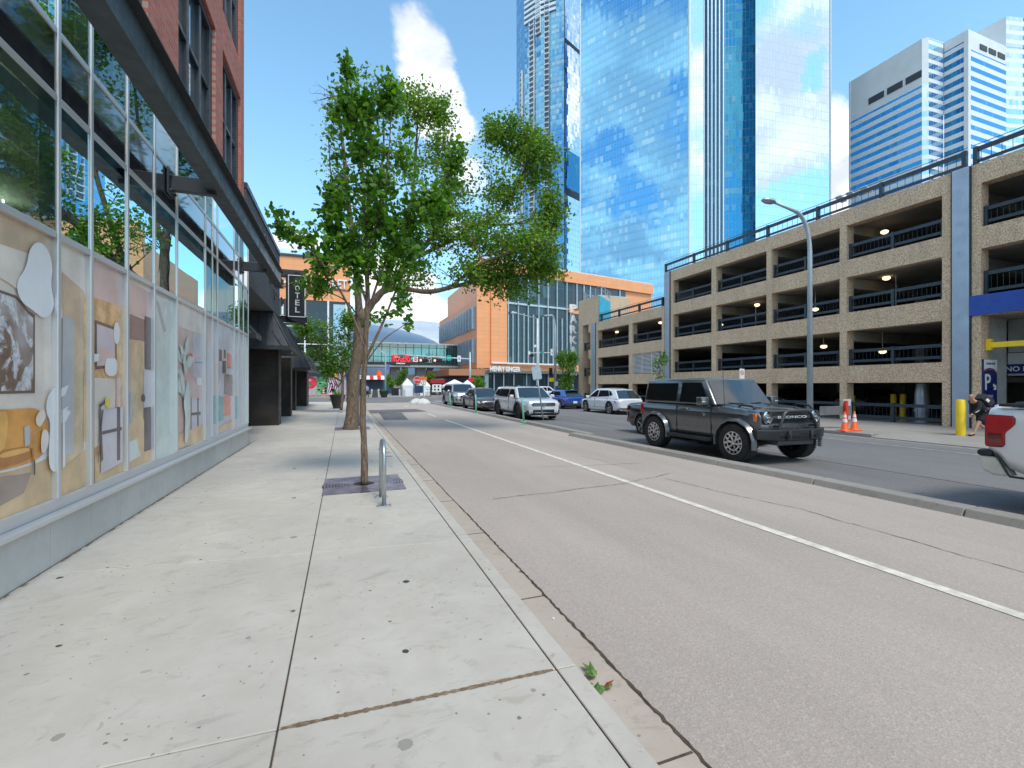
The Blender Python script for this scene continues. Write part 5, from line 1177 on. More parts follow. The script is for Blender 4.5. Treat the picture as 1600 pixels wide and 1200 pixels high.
def cabin(par, P, paint, glass=M_CARGL):
    """roof and pillars as one painted shell; every window a part set in it"""
    xfb, xft, xrt, xrb, zb, zt = P['cab']; wb, wt = P['cabw']; zbr = P.get('zbr', zb); zf = P.get('zbf', zb)
    zr_ = P.get('zrt', zt)
    m = MB(); c = {}
    def V(k, x, y, z): c[k] = Vector((x, y, z))
    for s, n_ in ((1, 'l'), (-1, 'r')):
        V('fb'+n_, xfb, s*wb, zf); V('ft'+n_, xft, s*wt, zt); V('rt'+n_, xrt, s*wt*.97, zr_); V('rb'+n_, xrb, s*wb*.96, zbr)
    xm_ = (xft+xrt)/2; 
    for s, n_ in ((1, 'l'), (-1, 'r')): V('mt'+n_, xm_, s*wt*1.01, max(zt, zr_)+P.get('arc', .03)); V('mb'+n_, xm_, s*wb*1.0, (zf+zbr)/2)
    order = ['fbl', 'mbl', 'rbl', 'rbr', 'mbr', 'fbr', 'ftl', 'mtl', 'rtl', 'rtr', 'mtr', 'ftr']; ix = {k: i for i, k in enumerate(order)}
    zc = P.get('crownr', .035); extra = [Vector((xft-.02, 0, zt+zc*.7)), Vector((xm_, 0, max(zt, zr_)+P.get('arc', .03)+zc)), Vector((xrt+.02, 0, zr_+zc*.7)), Vector((xfb+.05, 0, zf)), Vector((xrb-.03, 0, zbr))]
    vs = [tuple(c[k]) for k in order]+[tuple(e) for e in extra]; F1, F2, F3, F4, F5 = range(12, 17); I = lambda *a: tuple(ix[q] if isinstance(q, str) else q for q in a)
    fs = [I('fbl', 'mbl', 'mtl', 'ftl'), I('mbl', 'rbl', 'rtl', 'mtl'), I('fbr', 'ftr', 'mtr', 'mbr'), I('mbr', 'mtr', 'rtr', 'rbr'), I('fbl', 'ftl', F1, F4), I(F4, F1, 'ftr', 'fbr'), I('rbl', F5, F3, 'rtl'), I(F5, 'rbr', 'rtr', F3), I('ftl', 'mtl', F2, F1), I('mtl', 'rtl', F3, F2), I(F1, F2, 'mtr', 'ftr'), I(F2, F3, 'rtr', 'mtr'), I('fbl', F4, 'fbr', 'mbr', 'rbr', F5, 'rbl', 'mbl')]
    m.add(vs, fs); m.build('roof', paint, par, world=False, bevel=P.get('cbev', .035), seg=3, smooth='auto')
    # windscreen and rear window follow the crowned facets
    def glasspart(name, corners, off, mt=glass):
        m = MB(); cc = [Vector(p) for p in corners]; n = (cc[1]-cc[0]).cross(cc[-1]-cc[0]).normalized(); cen = sum(cc, Vector())/len(cc)
        ref = Vector((xm_, 0, (zb+zt)/2)); n = n if n.dot(cen-ref) > 0 else -n
        m.extr([p+n*off for p in cc], -n*.02); return m.build(name, mt, par, world=False, bevel=.006, seg=1)
    ins = P.get('ins', .07)
    def scr(xb, xt, a, b, mid_b, mid_t, name):
        # two halves with a shared middle make a gently curved pane
        for_ = []
        L0_, L1_, M0, M1, R0, R1 = c[a+'l'], c[b+'l'], mid_b, mid_t, c[a+'r'], c[b+'r']
        m = MB(); rows = 6; pts = []
        for i in range(rows+1):
            u = i/rows; 
            if u <= .5: bb = L0_.lerp(M0, u*2); tt = L1_.lerp(M1, u*2)
            else: bb = M0.lerp(R0, u*2-1); tt = M1.lerp(R1, u*2-1)
            e = ins/1.4; uu = e+(1-2*e)*u
            if uu <= .5: bb = L0_.lerp(M0, uu*2); tt = L1_.lerp(M1, uu*2)
            else: bb = M0.lerp(R0, uu*2-1); tt = M1.lerp(R1, uu*2-1)
            pts.append((bb.lerp(tt, .05), bb.lerp(tt, .93)))
        nx = Vector((1 if xb > 0 else -1, 0, .5)).normalized()*.012
        vs = [tuple(p[0]+nx) for p in pts]+[tuple(p[1]+nx) for p in pts]; n = rows+1
        m.add(vs, [(i, i+1, n+i+1, n+i) for i in range(rows)]); return m.build(name, glass, par, world=False, smooth=True)
    scr(1, 1, 'fb', 'ft', extra[3], extra[0], 'windshield'); scr(-1, -1, 'rb', 'rt', extra[4], extra[2], 'rear_window')
    # side windows given as fractions of the side; each polygon in (x,z)
    for s, n_ in ((1, 'l'), (-1, 'r')):
        for poly in P['win']:
            cc = []
            for x, z in poly:
                t = (z-zb)/(zt-zb); y = s*(lerp(wb, wt, t)+.004+P.get('wout', 0)); cc.append(Vector((x, y, z)))
            m = MB(); m.extr(cc, (0, s*.016, 0)); m.build('side_window', M_SIDEGL, par, world=False, bevel=.005, seg=1)
def seams(par, P, xs, z0, z1, w2):
    for s in (-1, 1):
        m = MB()
        for x in xs: m.box(x-.006, x+.006, s*(w2-.02), s*(w2+.003), z0, z1)
        m.box(min(xs), max(xs), s*(w2-.02), s*(w2+.003), z0-.006, z0+.006); m.build('door_seam', M_BLACK, par, world=False)
def handles(par, pts, w2, mt):
    for s in (-1, 1):
        for x, z in pts: m = MB(); m.box(x-.1, x+.1, s*(w2-.01), s*(w2+.035), z-.014, z+.018); m.build('door_handle', mt, par, world=False, bevel=.01)
def mirrors(par, x, z, w2, mt, sz=1.0):
    for s in (-1, 1):
        m = MB(); m.box(x-.07*sz, x+.07*sz, s*(w2+.05), s*(w2+.05+.2*sz), z-.06*sz, z+.1*sz); a = m.build('mirror', mt, par, world=False, bevel=.035*sz, seg=3, smooth='auto')
        m = MB(); m.box(x-.02, x+.03, s*(w2-.06), s*(w2+.06), z-.05, z-.01); m.build('mirror_arm', M_TRIM, a, world=False)
def rbox(name, par, b, mt, bev=.015, seg=2): m = MB(); m.box(*b); return m.build(name, mt, par, world=False, bevel=bev, seg=seg, smooth='auto')
def pbox(name, par, pts, off, mt, bev=.01): m = MB(); m.extr(pts, off); return m.build(name, mt, par, world=False, bevel=bev)
def generic(name, label, cat, X, Y, rz, P, paint, group=None, style='multi', dark=False, front=None, rear=None, slope=True):
    t = thing(name, label, cat, (X, Y, gz(X)), rz, group); del t['_w']
    body_loft(t, P, paint); cabin(t, P, paint)
    w2 = P['w']/2
    for xw in (P['wb']/2, -P['wb']/2):
        for s in (-1, 1): wheel(t, xw, s*(w2-.13), P['r'], .23, style, s, .68, dark)
    m = MB(); m.box(P['xr']+.5, P['xf']-.5, -w2+.25, w2-.25, P['r']*.55, P['r']*1.2); m.build('underbody', M_BLACK, t, world=False)
    seams(t, P, P['seam'], P['sz'][0], P['sz'][1], w2); handles(t, P['hand'], w2, P.get('hm', paint)); mirrors(t, P['mir'][0], P['mir'][1], w2-.04, paint)
    if front: front(t, P, paint)
    if rear: rear(t, P, paint)
    for xw in (P['wb']/2, -P['wb']/2):
        if P.get('clad'):
            for s in (-1, 1):
                m = MB(); R0 = P['r']*P.get('arch', 1.16); n = 18
                pth = [(xw+math.cos(a)*R0*1.03, s*(w2-.012), P['r']+.01+math.sin(a)*R0*1.03) for a in [math.pi*(k/n*1.16-.08) for k in range(n+1)]]
                m.tube(pth, P['clad'], 6); m.build('wheel_arch', M_TRIM, t, world=False, smooth=True)
    return t
def plate(t, x, z, s=1, c=None): rbox('licence_plate', t, (x-.01, x+.012, -.16, .16, z-.08, z+.08), c or M_WHITE, .004, 1)
def front_suv(t, P, paint):
    x = P['xf']; w = P['w']/2; z = interp(P['top'], x-.2)
    for s in (-1, 1):
        pbox('headlight', t, [(x-.30, s*(w*.945), z-.10), (x-.01, s*w*.62, z-.13), (x-.01, s*w*.62, z-.21), (x-.07, s*w*.80, z-.24), (x-.24, s*w*.95, z-.20)], (.03, s*.01, .0), M_LENS)
        pbox('bumper_trim', t, [(x-.06, s*w*.80, z-.42), (x+.005, s*w*.55, z-.56), (x-.0, s*w*.72, z-.66), (x-.10, s*w*.86, z-.60), (x-.10, s*w*.87, z-.44)], (.03, 0, 0), M_TRIM)
        rbox('chrome_blade', t, (x-.02, x+.02, s*w*.56, s*w*.76, z-.57, z-.54), M_CHR, .004)
    rbox('grille', t, (x-.04, x+.022, -w*.60, w*.60, z-.24, z-.09), M_TRIM, .02)
    for k in range(3): rbox('grille_bar', t, (x+.0, x+.034, -w*.58, w*.58, z-.215+k*.045, z-.203+k*.045), M_CHR, .003)
    rbox('lower_grille', t, (x-.05, x+.03, -w*.56, w*.56, z-.66, z-.40), M_BLACK, .03)
    rbox('lower_blade', t, (x-.02, x+.05, -w*.66, w*.66, z-.70, z-.665), M_CHR, .01)
    rbox('lower_blade', t, (x-.02, x+.045, -w*.5, w*.5, z-.555, z-.53), M_CHR, .006)
    m = MB(); m.lathe([(.085, 0), (.085, .02), (.07, .02), (.07, .0), (.085, 0)], (x+.025, 0, z-.165), 24, 'x'); m.extr([(x+.03, -.05, z-.12), (x+.03, -.035, z-.12), (x+.03, -.012, z-.2), (x+.03, -.025, z-.2)], (.012, 0, 0)); m.extr([(x+.03, .05, z-.12), (x+.03, .035, z-.12), (x+.03, .012, z-.2), (x+.03, .025, z-.2)], (.012, 0, 0)); m.box(x+.03, x+.042, -.03, .03, z-.2, z-.19); m.build('badge', M_CHR, t, world=False)
def front_plain(t, P, paint):
    x = P['xf']; w = P['w']/2; z = interp(P['top'], x-.2)
    for s in (-1, 1):
        pbox('headlight', t, [(x-.36, s*w*.99, z-.07), (x-.05, s*w*.60, z-.13), (x-.03, s*w*.64, z-.22), (x-.14, s*w*.93, z-.22), (x-.28, s*w*1.0, z-.17)], (.05, s*.01, .01), M_LENS)
        rbox('fog_surround', t, (x-.14, x-.01, s*w*.68, s*w*.88, z-.52, z-.40), M_TRIM, .02)
    rbox('grille', t, (x-.05, x+.02, -w*.5, w*.5, z-.25, z-.12), M_TRIM, .03); rbox('lower_grille', t, (x-.05, x+.025, -w*.55, w*.55, z-.55, z-.42), M_BLACK, .02)
    rbox('grille_bar', t, (x, x+.03, -w*.48, w*.48, z-.2, z-.18), M_CHR, .004)
def rear_hatch(t, P, paint):
    x = P['xr']; w = P['w']/2; z = interp(P['top'], x+.1)
    for s in (-1, 1): pbox('tail_light', t, [(x+.30, s*w*.985, z-.06), (x+.02, s*w*.60, z-.10), (x+.02, s*w*.60, z-.20), (x+.1, s*w*.93, z-.24), (x+.26, s*w*.99, z-.18)], (-.04, s*.012, 0), M_TAIL)
    rbox('rear_bumper', t, (x-.03, x+.15, -w*.84, w*.84, z-.66, z-.50), M_TRIM, .03); plate(t, x-.012, z-.36)
def rear_bars(t, P, paint):
    x = P['xr']; w = P['w']/2; z = interp(P['top'], x+.1)
    for s in (-1, 1):
        for k in (0, 1):
            m = MB(); zz_ = z-.10-.085*k; m.extr([(x+.42-.1*k, s*w*1.0, zz_), (x+.06, s*w*.74, zz_-.0), (x+.06, s*w*.74, zz_-.045), (x+.42-.1*k, s*w*1.0, zz_-.045)], (-.035, s*.012, 0)); m.build('tail_light', M_TAIL, t, world=False, bevel=.005)
    rbox('rear_diffuser', t, (x-.02, x+.12, -w*.8, w*.8, z-.68, z-.60), M_CHR, .01); plate(t, x-.01, z-.5)
M_PWH = m_paint('pearl_white_paint', (.62, .64, .66), .1, .25); M_PWH2 = m_paint('glacier_white_paint', (.72, .74, .77), .05, .22); M_PSIL = m_paint('silver_paint', (.42, .43, .44), .6, .3); M_PGR = m_paint('graphite_paint', (.07, .068, .07), .5, .3); M_PBL = m_paint('bright_blue_paint', (.012, .10, .42), .3, .25); M_PNV = m_paint('midnight_blue_paint', (.014, .022, .035), .3, .2); M_PDG = m_paint('carbon_grey_paint', (.115, .125, .135), .5, .26)
# --- white SUV that faces the viewer
def suvP(wb, w, h, r, fo, ro, hood, belt, **k):
    xf, xr = wb/2+fo, -wb/2-ro
    P = dict(wb=wb, w=w, r=r, xf=xf, xr=xr, top=[(xr, belt-.12), (xr+.12, belt-.02), (-.2, belt), (xf-1.25, belt-.02), (xf-1.0, hood+.02), (xf-.3, hood-.05), (xf-.08, hood-.12), (xf, hood-.26)], bot=[(xr, .42), (xr+.35, .24), (xf-.4, .22), (xf, .30)],
        wid=[(xr, .80), (xr+.1, .92), (xr+.45, .985), (0, 1.0), (xf-.7, .99), (xf-.25, .93), (xf-.08, .85), (xf, .76)], cab=(xf-.98, xf-1.72, xr+.36, xr+.06, belt-.03, h-.04), cabw=(w/2*.95, w/2*.74), seam=[xf-1.15, .1*wb-.05, -wb/2+.18], sz=(.42, belt-.02), hand=[(-.1*wb, belt-.13), (-.42*wb, belt-.12)], mir=(xf-1.38, belt+.04), clad=.03, sill=.30)
    x0 = xf-1.28; b0 = belt+.0; t0 = h-.13; xm = .02; xr_ = xr+.32
    P['win'] = [[(x0, b0+.02), (xm+.04, b0+.02), (xm+.04, t0), (xf-1.83, t0)], [(xm-.04, b0+.02), (-wb/2+.10, b0+.04), (-wb/2+.12, t0), (xm-.04, t0)], [(-wb/2+.02, b0+.05), (xr_+.05, b0+.12), (xr_+.28, t0-.02), (-wb/2+.04, t0)]]
    P.update(k); return P
xn = 7.5
def place(near, yf_, yr_, w): return near+w/2, (yf_+yr_)/2
Xw = 7.66
P = suvP(2.95, 1.93, 1.56, .37, .92, 1.0, .98, 1.02, sill=.42, clad=.05)
wf, wr = YX(806, 7.6), YX(772, 7.6); cw = Xw+P['w']/2
v1 = generic('parked_suv', 'white crossover parked nearest behind the green posts with black lower grille and chrome blades', 'car', cw, (wf+P['wb']/2), -math.pi/2, P, M_PWH, 'cars parked along the median kerb', 'multi', True, front_suv, rear_hatch)
for s in (-1, 1): rbox('roof_rail', v1, (-1.35, .55, s*.62-.02, s*.62+.02, 1.55, 1.60), M_BLACK, .01)
P = dict(suvP(2.75, 1.85, 1.42, .33, .92, 1.05, .86, .90)); xf, xr = P['xf'], P['xr']
P.update(top=[(xr, .82), (xr+.1, .96), (xr+.8, .98), (xf-1.4, .9), (xf-1.1, .88), (xf-.3, .78), (xf-.05, .66), (xf, .55)], cab=(xf-1.15, xf-1.95, xr+1.15, xr+.45, .88, 1.40), cabw=(.84, .62), win=[[(xf-1.5, .94), (.02, .94), (.02, 1.32), (xf-2.02, 1.32)], [(-.05, .94), (-1.15, .97), (-.85, 1.32), (-.05, 1.32)]], mir=(xf-1.55, .96), hand=[(-.2, .82), (-1.15, .84)], sz=(.35, .9), clad=0, sill=.24)
v2 = generic('parked_sedan', 'graphite sedan parked between the silver and the white SUV', 'car', 7.62+.92, YX(741, 7.6)+P['wb']/2, -math.pi/2, P, M_PGR, 'cars parked along the median kerb', 'multi', True, front_plain, rear_hatch)
P = suvP(2.86, 1.98, 1.74, .38, .90, 1.0, 1.08, 1.12)
v3 = generic('parked_suv', 'silver SUV with chrome grille parked farthest along the median kerb', 'car', 7.7+.99, YX(703.5, 7.6)+P['wb']/2, -math.pi/2, P, M_PSIL, 'cars parked along the median kerb', 'five', False, front_plain, rear_hatch)
for s in (-1, 1): rbox('fog_trim', v3, (P['xf']-.06, P['xf']+.03, s*.62-.16, s*.62+.16, .56, .62), M_CHR, .01)
P = suvP(2.87, 1.91, 1.60, .38, .88, .98, .92, .98, clad=0, sill=.26); xr = P['xr']; xf = P['xf']
P.update(cab=(xf-.98, xf-1.85, xr+.75, xr+.12, .95, 1.56), zrt=1.50, arc=.03, cabw=(.90, .64), win=[[(xf-1.3, 1.03), (.04, 1.05), (.04, 1.47), (xf-1.95, 1.47)], [(-.04, 1.05), (-1.30, 1.12), (-1.02, 1.47), (-.04, 1.47)], [(-1.36, 1.14), (-1.62, 1.22), (-1.30, 1.42), (-1.12, 1.45)]], ins=.05)
v4 = generic('parked_suv', 'sleek white crossover with twin bar tail lights parked by the garage kerb', 'car', 15.16+.95, (YX(914.4, 15.16)+YX(951, 15.16))/2, math.pi/2, P, M_PWH2, 'cars parked by the garage kerb', 'five', False, front_plain, rear_bars)
P = suvP(2.64, 1.76, 1.44, .32, .88, .85, .86, .92, clad=0, sill=.24); xr = P['xr']; xf = P['xf']
P.update(cab=(xf-.95, xf-1.85, xr+.55, xr+.1, .9, 1.40), zrt=1.36, cabw=(.83, .60), win=[[(xf-1.3, .97), (.04, .99), (.04, 1.32), (xf-1.95, 1.32)], [(-.04, .99), (-1.2, 1.06), (-.98, 1.30), (-.04, 1.32)]])
v5 = generic('parked_hatchback', 'bright blue hatchback with a dark roof parked by the garage kerb', 'car', 15.16+.88, YX(874, 15.16)+P['wb']/2, math.pi/2, P, M_PBL, 'cars parked by the garage kerb', 'multi', False, front_plain, rear_hatch)
rbox('spoiler', v5, (xr+.32, xr+.62, -.55, .55, 1.40, 1.43), M_TRIM, .01)
P = dict(suvP(2.75, 1.84, 1.40, .33, .92, 1.0, .86, .92)); xf, xr = P['xf'], P['xr']
P.update(top=[(xr, .9), (xr+.08, 1.02), (xr+.8, 1.02), (xf-1.4, .92), (xf-1.1, .88), (xf-.3, .78), (xf-.05, .66), (xf, .55)], cab=(xf-1.15, xf-1.95, xr+1.35, xr+.7, .9, 1.38), cabw=(.82, .60), win=[[(xf-1.5, .96), (.02, .96), (.02, 1.3), (xf-2.02, 1.3)], [(-.05, .96), (-1.15, .99), (-.85, 1.3), (-.05, 1.3)]], mir=(xf-1.55, .96), hand=[(-.2, .82), (-1.15, .84)], sz=(.35, .9), clad=0, sill=.22)
v6 = generic('dark_sedan', 'midnight blue sedan half hidden behind the dark off-road vehicle', 'car', 9.3+.92, 12.75-P['wb']/2, -math.pi/2, P, M_PNV, None, 'five', False, front_plain, rear_hatch)
for s in (-1, 1): rbox('reflector', v6, (xr+.28, xr+.5, s*.915-.012, s*.915+.012, .52, .57), M_TAIL, .004)
P = suvP(2.7, 1.8, 1.66, .36, .85, .9, 1.0, 1.05)
wx, wy = W(853, 62); v7 = generic('crossing_suv', 'small white SUV crossing at the far junction', 'car', wx-.2, wy, 0, P, M_PWH2, None, 'multi', True, front_plain, rear_hatch)
# dim cars standing inside the garage, seen through the ground-floor openings
for i, (u, mt) in enumerate(((1160, M_PSIL), (1245, M_PNV), (1090, M_PWH), (1365, M_PGR), (1010, M_PSIL))):
    X = XF+6.5; P = suvP(2.7, 1.8, 1.5, .34, .85, .9, .92, .98, clad=0)
    o = generic('parked_car', ['silver car inside the garage behind the hood of the dark off-road vehicle', 'dark car inside the garage beside the street lamp', 'white car inside the garage above the dark sedan', 'grey car inside the garage behind the traffic cones', 'silver car inside the far part of the garage'][i], 'car', X, YX(u, X), 0, P, mt, 'cars inside the garage', 'multi', False, front_plain, rear_hatch); o.location.z = GZ

# --- dark two-door off-road vehicle
PB = dict(wb=2.55, w=1.84, r=.40, arch=1.17, xf=1.275+.56, xr=-1.275-.60)
by_ = (YX(1151, 7.70)+YX(1027, 7.70))/2; PB['wb'] = YX(1027, 7.70)-YX(1151, 7.70)
off = thing('offroad_vehicle', 'dark grey boxy two-door off-road vehicle with brush guard and round headlights', 'off-road car', (7.64+.92, by_, 0), -math.pi/2); del off['_w']
wb = PB['wb']; XFf = wb/2+.55; XRr = -wb/2-.62; w2 = .90
PB.update(w=1.80, xf=XFf, xr=XRr, top=[(XRr, 1.14), (XRr+.04, 1.16), (XFf-1.16, 1.16), (XFf-1.05, 1.17), (XFf-.3, 1.11), (XFf-.03, 1.07), (XFf, 1.02)], bot=[(XRr, .55), (XRr+.5, .42), (XFf-.6, .42), (XFf, .62)], wid=[(XRr, .975), (XRr+.08, 1.0), (XFf-.5, 1.0), (XFf-.2, .985), (XFf-.04, .955), (XFf, .94)], crown=.02, sill=.0)
body_loft(off, PB, M_PDG)
PC = dict(cab=(XFf-1.13, XFf-1.55, XRr+.06, XRr+.02, 1.15, 1.75), cabw=(.87, .76), win=[], arc=.012, crownr=.02, cbev=.05, ins=.06, mir=(0, 0))
xfb, xft, xrt, xrb = PC['cab'][:4]
PC['win'] = [[(xfb-.17, 1.20), (-.42, 1.20), (-.42, 1.665), (xft-.08, 1.665)], [(-.56, 1.22), (XRr+.16, 1.22), (XRr+.18, 1.655), (-.56, 1.655)]]
cabin(off, PC, M_PDG)
for s in (-1, 1):
    for xw in (wb/2, -wb/2):
        wheel(off, xw, s*(w2-.06), PB['r'], .27, 'y', s, .60)
        m = MB(); R = PB['r']*1.17; n = 16; cc = []
        angs = [math.radians(a_) for a_ in (-12, 8, 28, 50, 75, 105, 130, 152, 172, 192)]
        prof = [(xw+math.cos(a)*R*(1.0+.03*abs(math.cos(a))), PB['r']+.01+math.sin(a)*R*.97) for a in angs]; prof2 = [(xw+math.cos(a)*(R*1.15), PB['r']+.01+math.sin(a)*(R*1.14)) for a in angs]
        k_ = len(prof); vs = []
        for (px_, pz_), (qx, qz) in zip(prof, prof2): vs += [(px_, s*(w2-.02), pz_), (px_, s*(w2+.085), pz_), (lerp(px_, qx, .45), s*(w2+.09), lerp(pz_, qz, .45)), (qx, s*(w2-.0), qz)]
        fs = [(4*i+j, 4*i+j+1, 4*i+5+j, 4*i+4+j) for i in range(k_-1) for j in range(3)]+[(4*i+3, 4*i, 4*i+4, 4*i+7) for i in range(k_-1)]+[(0, 1, 2, 3), (4*k_-1, 4*k_-2, 4*k_-3, 4*k_-4)]
        m.add(vs, fs); m.build('fender_flare', M_PDG, off, world=False, smooth='auto')
    m = MB(); m.box(-wb/2+.62, wb/2-.62, s*(w2-.06), s*(w2+.13), .36, .44); m.tube([(-wb/2+.6, s*(w2+.04), .40), (wb/2-.6, s*(w2+.04), .40)], .045, 8); m.build('running_board', M_TRIM, off, world=False, bevel=.01)
    # door cut lines, handle, mirror
    m = MB(); zt_ = 1.14
    for x_ in (XFf-1.22, -.50): m.box(x_-.006, x_+.006, s*(w2-.02), s*(w2+.003), .50, zt_)
    m.box(-.50, XFf-1.22, s*(w2-.02), s*(w2+.003), .494, .506); m.box(XRr+.05, XFf-.35, s*(w2-.03), s*(w2+.004), .985, .994); m.build('door_seam', M_BLACK, off, world=False)
    rbox('door_handle', off, (-.38, -.16, s*(w2-.01), s*(w2+.035), 1.03, 1.065), M_PDG, .01)
    rbox('door_handle_base', off, (-.15, -.10, s*(w2-.01), s*(w2+.02), 1.03, 1.07), M_CHR, .01)
    m = MB(); m.box(xfb-.28, xfb-.10, s*(w2+.03), s*(w2+.25), 1.15, 1.34); a = m.build('mirror', M_PDG, off, world=False, bevel=.03, seg=3, smooth='auto'); rbox('mirror_arm', a, (xfb-.2, xfb-.12, s*(w2-.05), s*(w2+.1), 1.11, 1.16), M_TRIM, .01); rbox('turn_signal', a, (xfb-.102, xfb-.09, s*(w2+.14), s*(w2+.24), 1.22, 1.25), M_LENS, .003)
    m = MB(); m.tube([(XFf-.16, s*.80, 1.12), (XFf-.20, s*.80, 1.17), (XFf-.48, s*.80, 1.19), (XFf-.55, s*.80, 1.15)], .022, 8); m.build('trail_sight', M_TRIM, off, world=False, smooth=True)
    # headlight: ring, lens, bar
    hy, hz, hx = s*.665, .955, XFf-.0
    m = MB(); m.lathe([(.125, 0), (.125, .035), (.105, .04), (.10, .015), (.10, .0), (.125, 0)], (hx, hy, hz), 28, 'x'); hl = m.build('headlight', M_CHR, off, world=False, smooth='auto')
    m = MB(); m.lathe([(.10, .0), (.09, .022), (.05, .034), (.001, .036)], (hx, hy, hz), 24, 'x'); m.build('lens', mat('headlight_lens', (.16, .18, .20), .05, .3, coat=1), hl, world=False, smooth=True)
    rbox('light_bar', hl, (hx+.03, hx+.05, hy-.05*s if s > 0 else hy-.05, hy+.05, hz-.012, hz+.012), M_LENS, .003)
    rbox('side_marker', off, (XFf-.13, XFf-.06, s*(w2-.055), s*(w2-.02), .87, 1.03), M_AMB, .006)
    rbox('tail_light', off, (XRr-.03, XRr+.06, s*(w2-.14), s*(w2+.004), .82, 1.10), M_TAIL, .008)
rbox('grille', off, (XFf-.06, XFf+.012, -.81, .81, .83, 1.08), M_BLACK, .03)
rbox('grille_bar', off, (XFf+.0, XFf+.03, -.53, .53, .925, .985), mat('grille_grey', (.10, .105, .11), .4, .5), .008)
for k in range(5): rbox('grille_slat', off, (XFf+.0, XFf+.02, -.52, .52, .848+k*.044+(.03 if k > 1 else 0), .858+k*.044+(.03 if k > 1 else 0)), M_TRIM, .003)
text('BRONCO', .80, .052, (XFf+.032, -.40, .929), (0, 1, 0), M_WHITE, 'lettering', off, .01)
# hood top: ribs, cowl, vents
for s in (-1, 1):
    m = MB(); m.tube([(XFf-.98, s*.42, 1.185), (XFf-.25, s*.50, 1.135)], .012, 6); m.build('hood_crease', M_PDG, off, world=False)
    m = MB(); m.tube([(XFf-1.02, s*.8, 1.182), (XFf-.12, s*.80, 1.10)], .005, 4); m.build('hood_seam', M_BLACK, off, world=False)
    m = MB(); m.tube([(XFf-1.06, s*.12, 1.19), (XFf-1.14, s*.5, 1.205)], .012, 5); m.build('wiper', M_BLACK, off, world=False)
rbox('cowl', off, (XFf-1.16, XFf-1.02, -.8, .8, 1.15, 1.185), M_TRIM, .01)
m = MB(); m.cyl((XFf-.95, -.78, 1.15), (XFf-1.0, -.78, 1.98), .006, .003, 6); m.build('antenna', M_BLACK, off, world=False)
rbox('lower_valance', off, (XFf-.12, XFf+.02, -.84, .84, .70, .82), M_PDG, .03)
# steel bumper with winch-guard hoop
m = MB(); zc = .62
m.add([(XFf-.25, -.90, .56), (XFf+.02, -.93, .52), (XFf+.20, -.56, .50), (XFf+.20, .56, .50), (XFf+.02, .93, .52), (XFf-.25, .90, .56), (XFf-.25, -.92, .70), (XFf+.02, -.95, .72), (XFf+.22, -.58, .72), (XFf+.22, .58, .72), (XFf+.02, .95, .72), (XFf-.25, .92, .70)], [(0, 1, 7, 6), (1, 2, 8, 7), (2, 3, 9, 8), (3, 4, 10, 9), (4, 5, 11, 10), (6, 7, 8, 9, 10, 11), (5, 4, 3, 2, 1, 0), (0, 6, 11, 5)])
bp_ = m.build('bumper', M_TRIM, off, world=False, bevel=.02)
rbox('bumper_slot', bp_, (XFf+.195, XFf+.222, -.24, .24, .56, .65), M_BLACK, .005)
for s in (-1, 1): rbox('bumper_slot', bp_, (XFf+.10, XFf+.216, s*.46-.08, s*.46+.08, .56, .65), M_BLACK, .005); rbox('bumper_pod', bp_, (XFf+.19, XFf+.245, s*.31-.045, s*.31+.045, .53, .70), mat('pod_grey', (.05, .052, .056), .4, .3), .01); m = MB(); m.lathe([(.045, 0), (.045, .05), (.02, .05), (.02, 0)], (XFf+.2, s*.36, .58), 14, 'x'); m.build('tow_hook', M_BLACK, bp_, world=False)
rbox('skid_plate', off, (XFf-.3, XFf+.12, -.5, .5, .40, .50), mat('skid_grey', (.12, .12, .125), .45, .5), .02)
m = MB(); m.tube([(XFf+.14, -.52, .70), (XFf+.17, -.50, .80), (XFf+.15, -.36, 1.04), (XFf+.15, -.30, 1.075), (XFf+.15, -.24, 1.085), (XFf+.15, .24, 1.085), (XFf+.15, .30, 1.075), (XFf+.15, .36, 1.04), (XFf+.17, .50, .80), (XFf+.14, .52, .70)], .03, 10)
for s in (-1, 1): m.tube([(XFf+.0, s*.5, .78), (XFf+.16, s*.5, .79)], .022, 8)
m.build('brush_guard', mat('guard_tube', (.06, .062, .068), .35, .4), off, world=False, smooth='auto')
rbox('rear_bumper', off, (XRr-.12, XRr+.15, -.86, .86, .52, .70), M_TRIM, .04)
m = MB(); m.lathe([(.16, 0), (.37, 0), (.39, .05), (.39, .2), (.36, .24), (.16, .24)], (XRr-.28, 0, .98), 28, 'x'); m.build('spare_wheel', M_RUB, off, world=False, smooth='auto')
for s in (-1, 1):
    m = MB(); xx = XFf-1.42+.0; yv_ = s*(w2+.004)
    m.extr([(xx-.06, yv_, .96), (xx-.02, yv_, .985), (xx+.0, yv_, .965), (xx+.05, yv_, .97), (xx+.03, yv_, .94), (xx+.06, yv_, .90), (xx+.02, yv_, .925), (xx-.03, yv_, .90), (xx-.01, yv_, .94)], (0, s*.006, 0)); m.build('badge', M_CHR, off, world=False)
m = MB(); m.box(-1.3, 1.3, -.6, .6, .40, .62); m.cyl((wb/2, -.7, .38), (wb/2, .7, .38), .06); m.cyl((-wb/2, -.7, .38), (-wb/2, .7, .38), .06); m.cyl((-wb/2, 0, .4), (-wb/2, .15, .4), .13); m.build('underbody', M_BLACK, off, world=False)
m = MB(); m.tube([(wb/2-.2, .5, .35), (wb/2-.2, -.3, .33)], .03); m.build('steering_link', M_GALV, off, world=False)
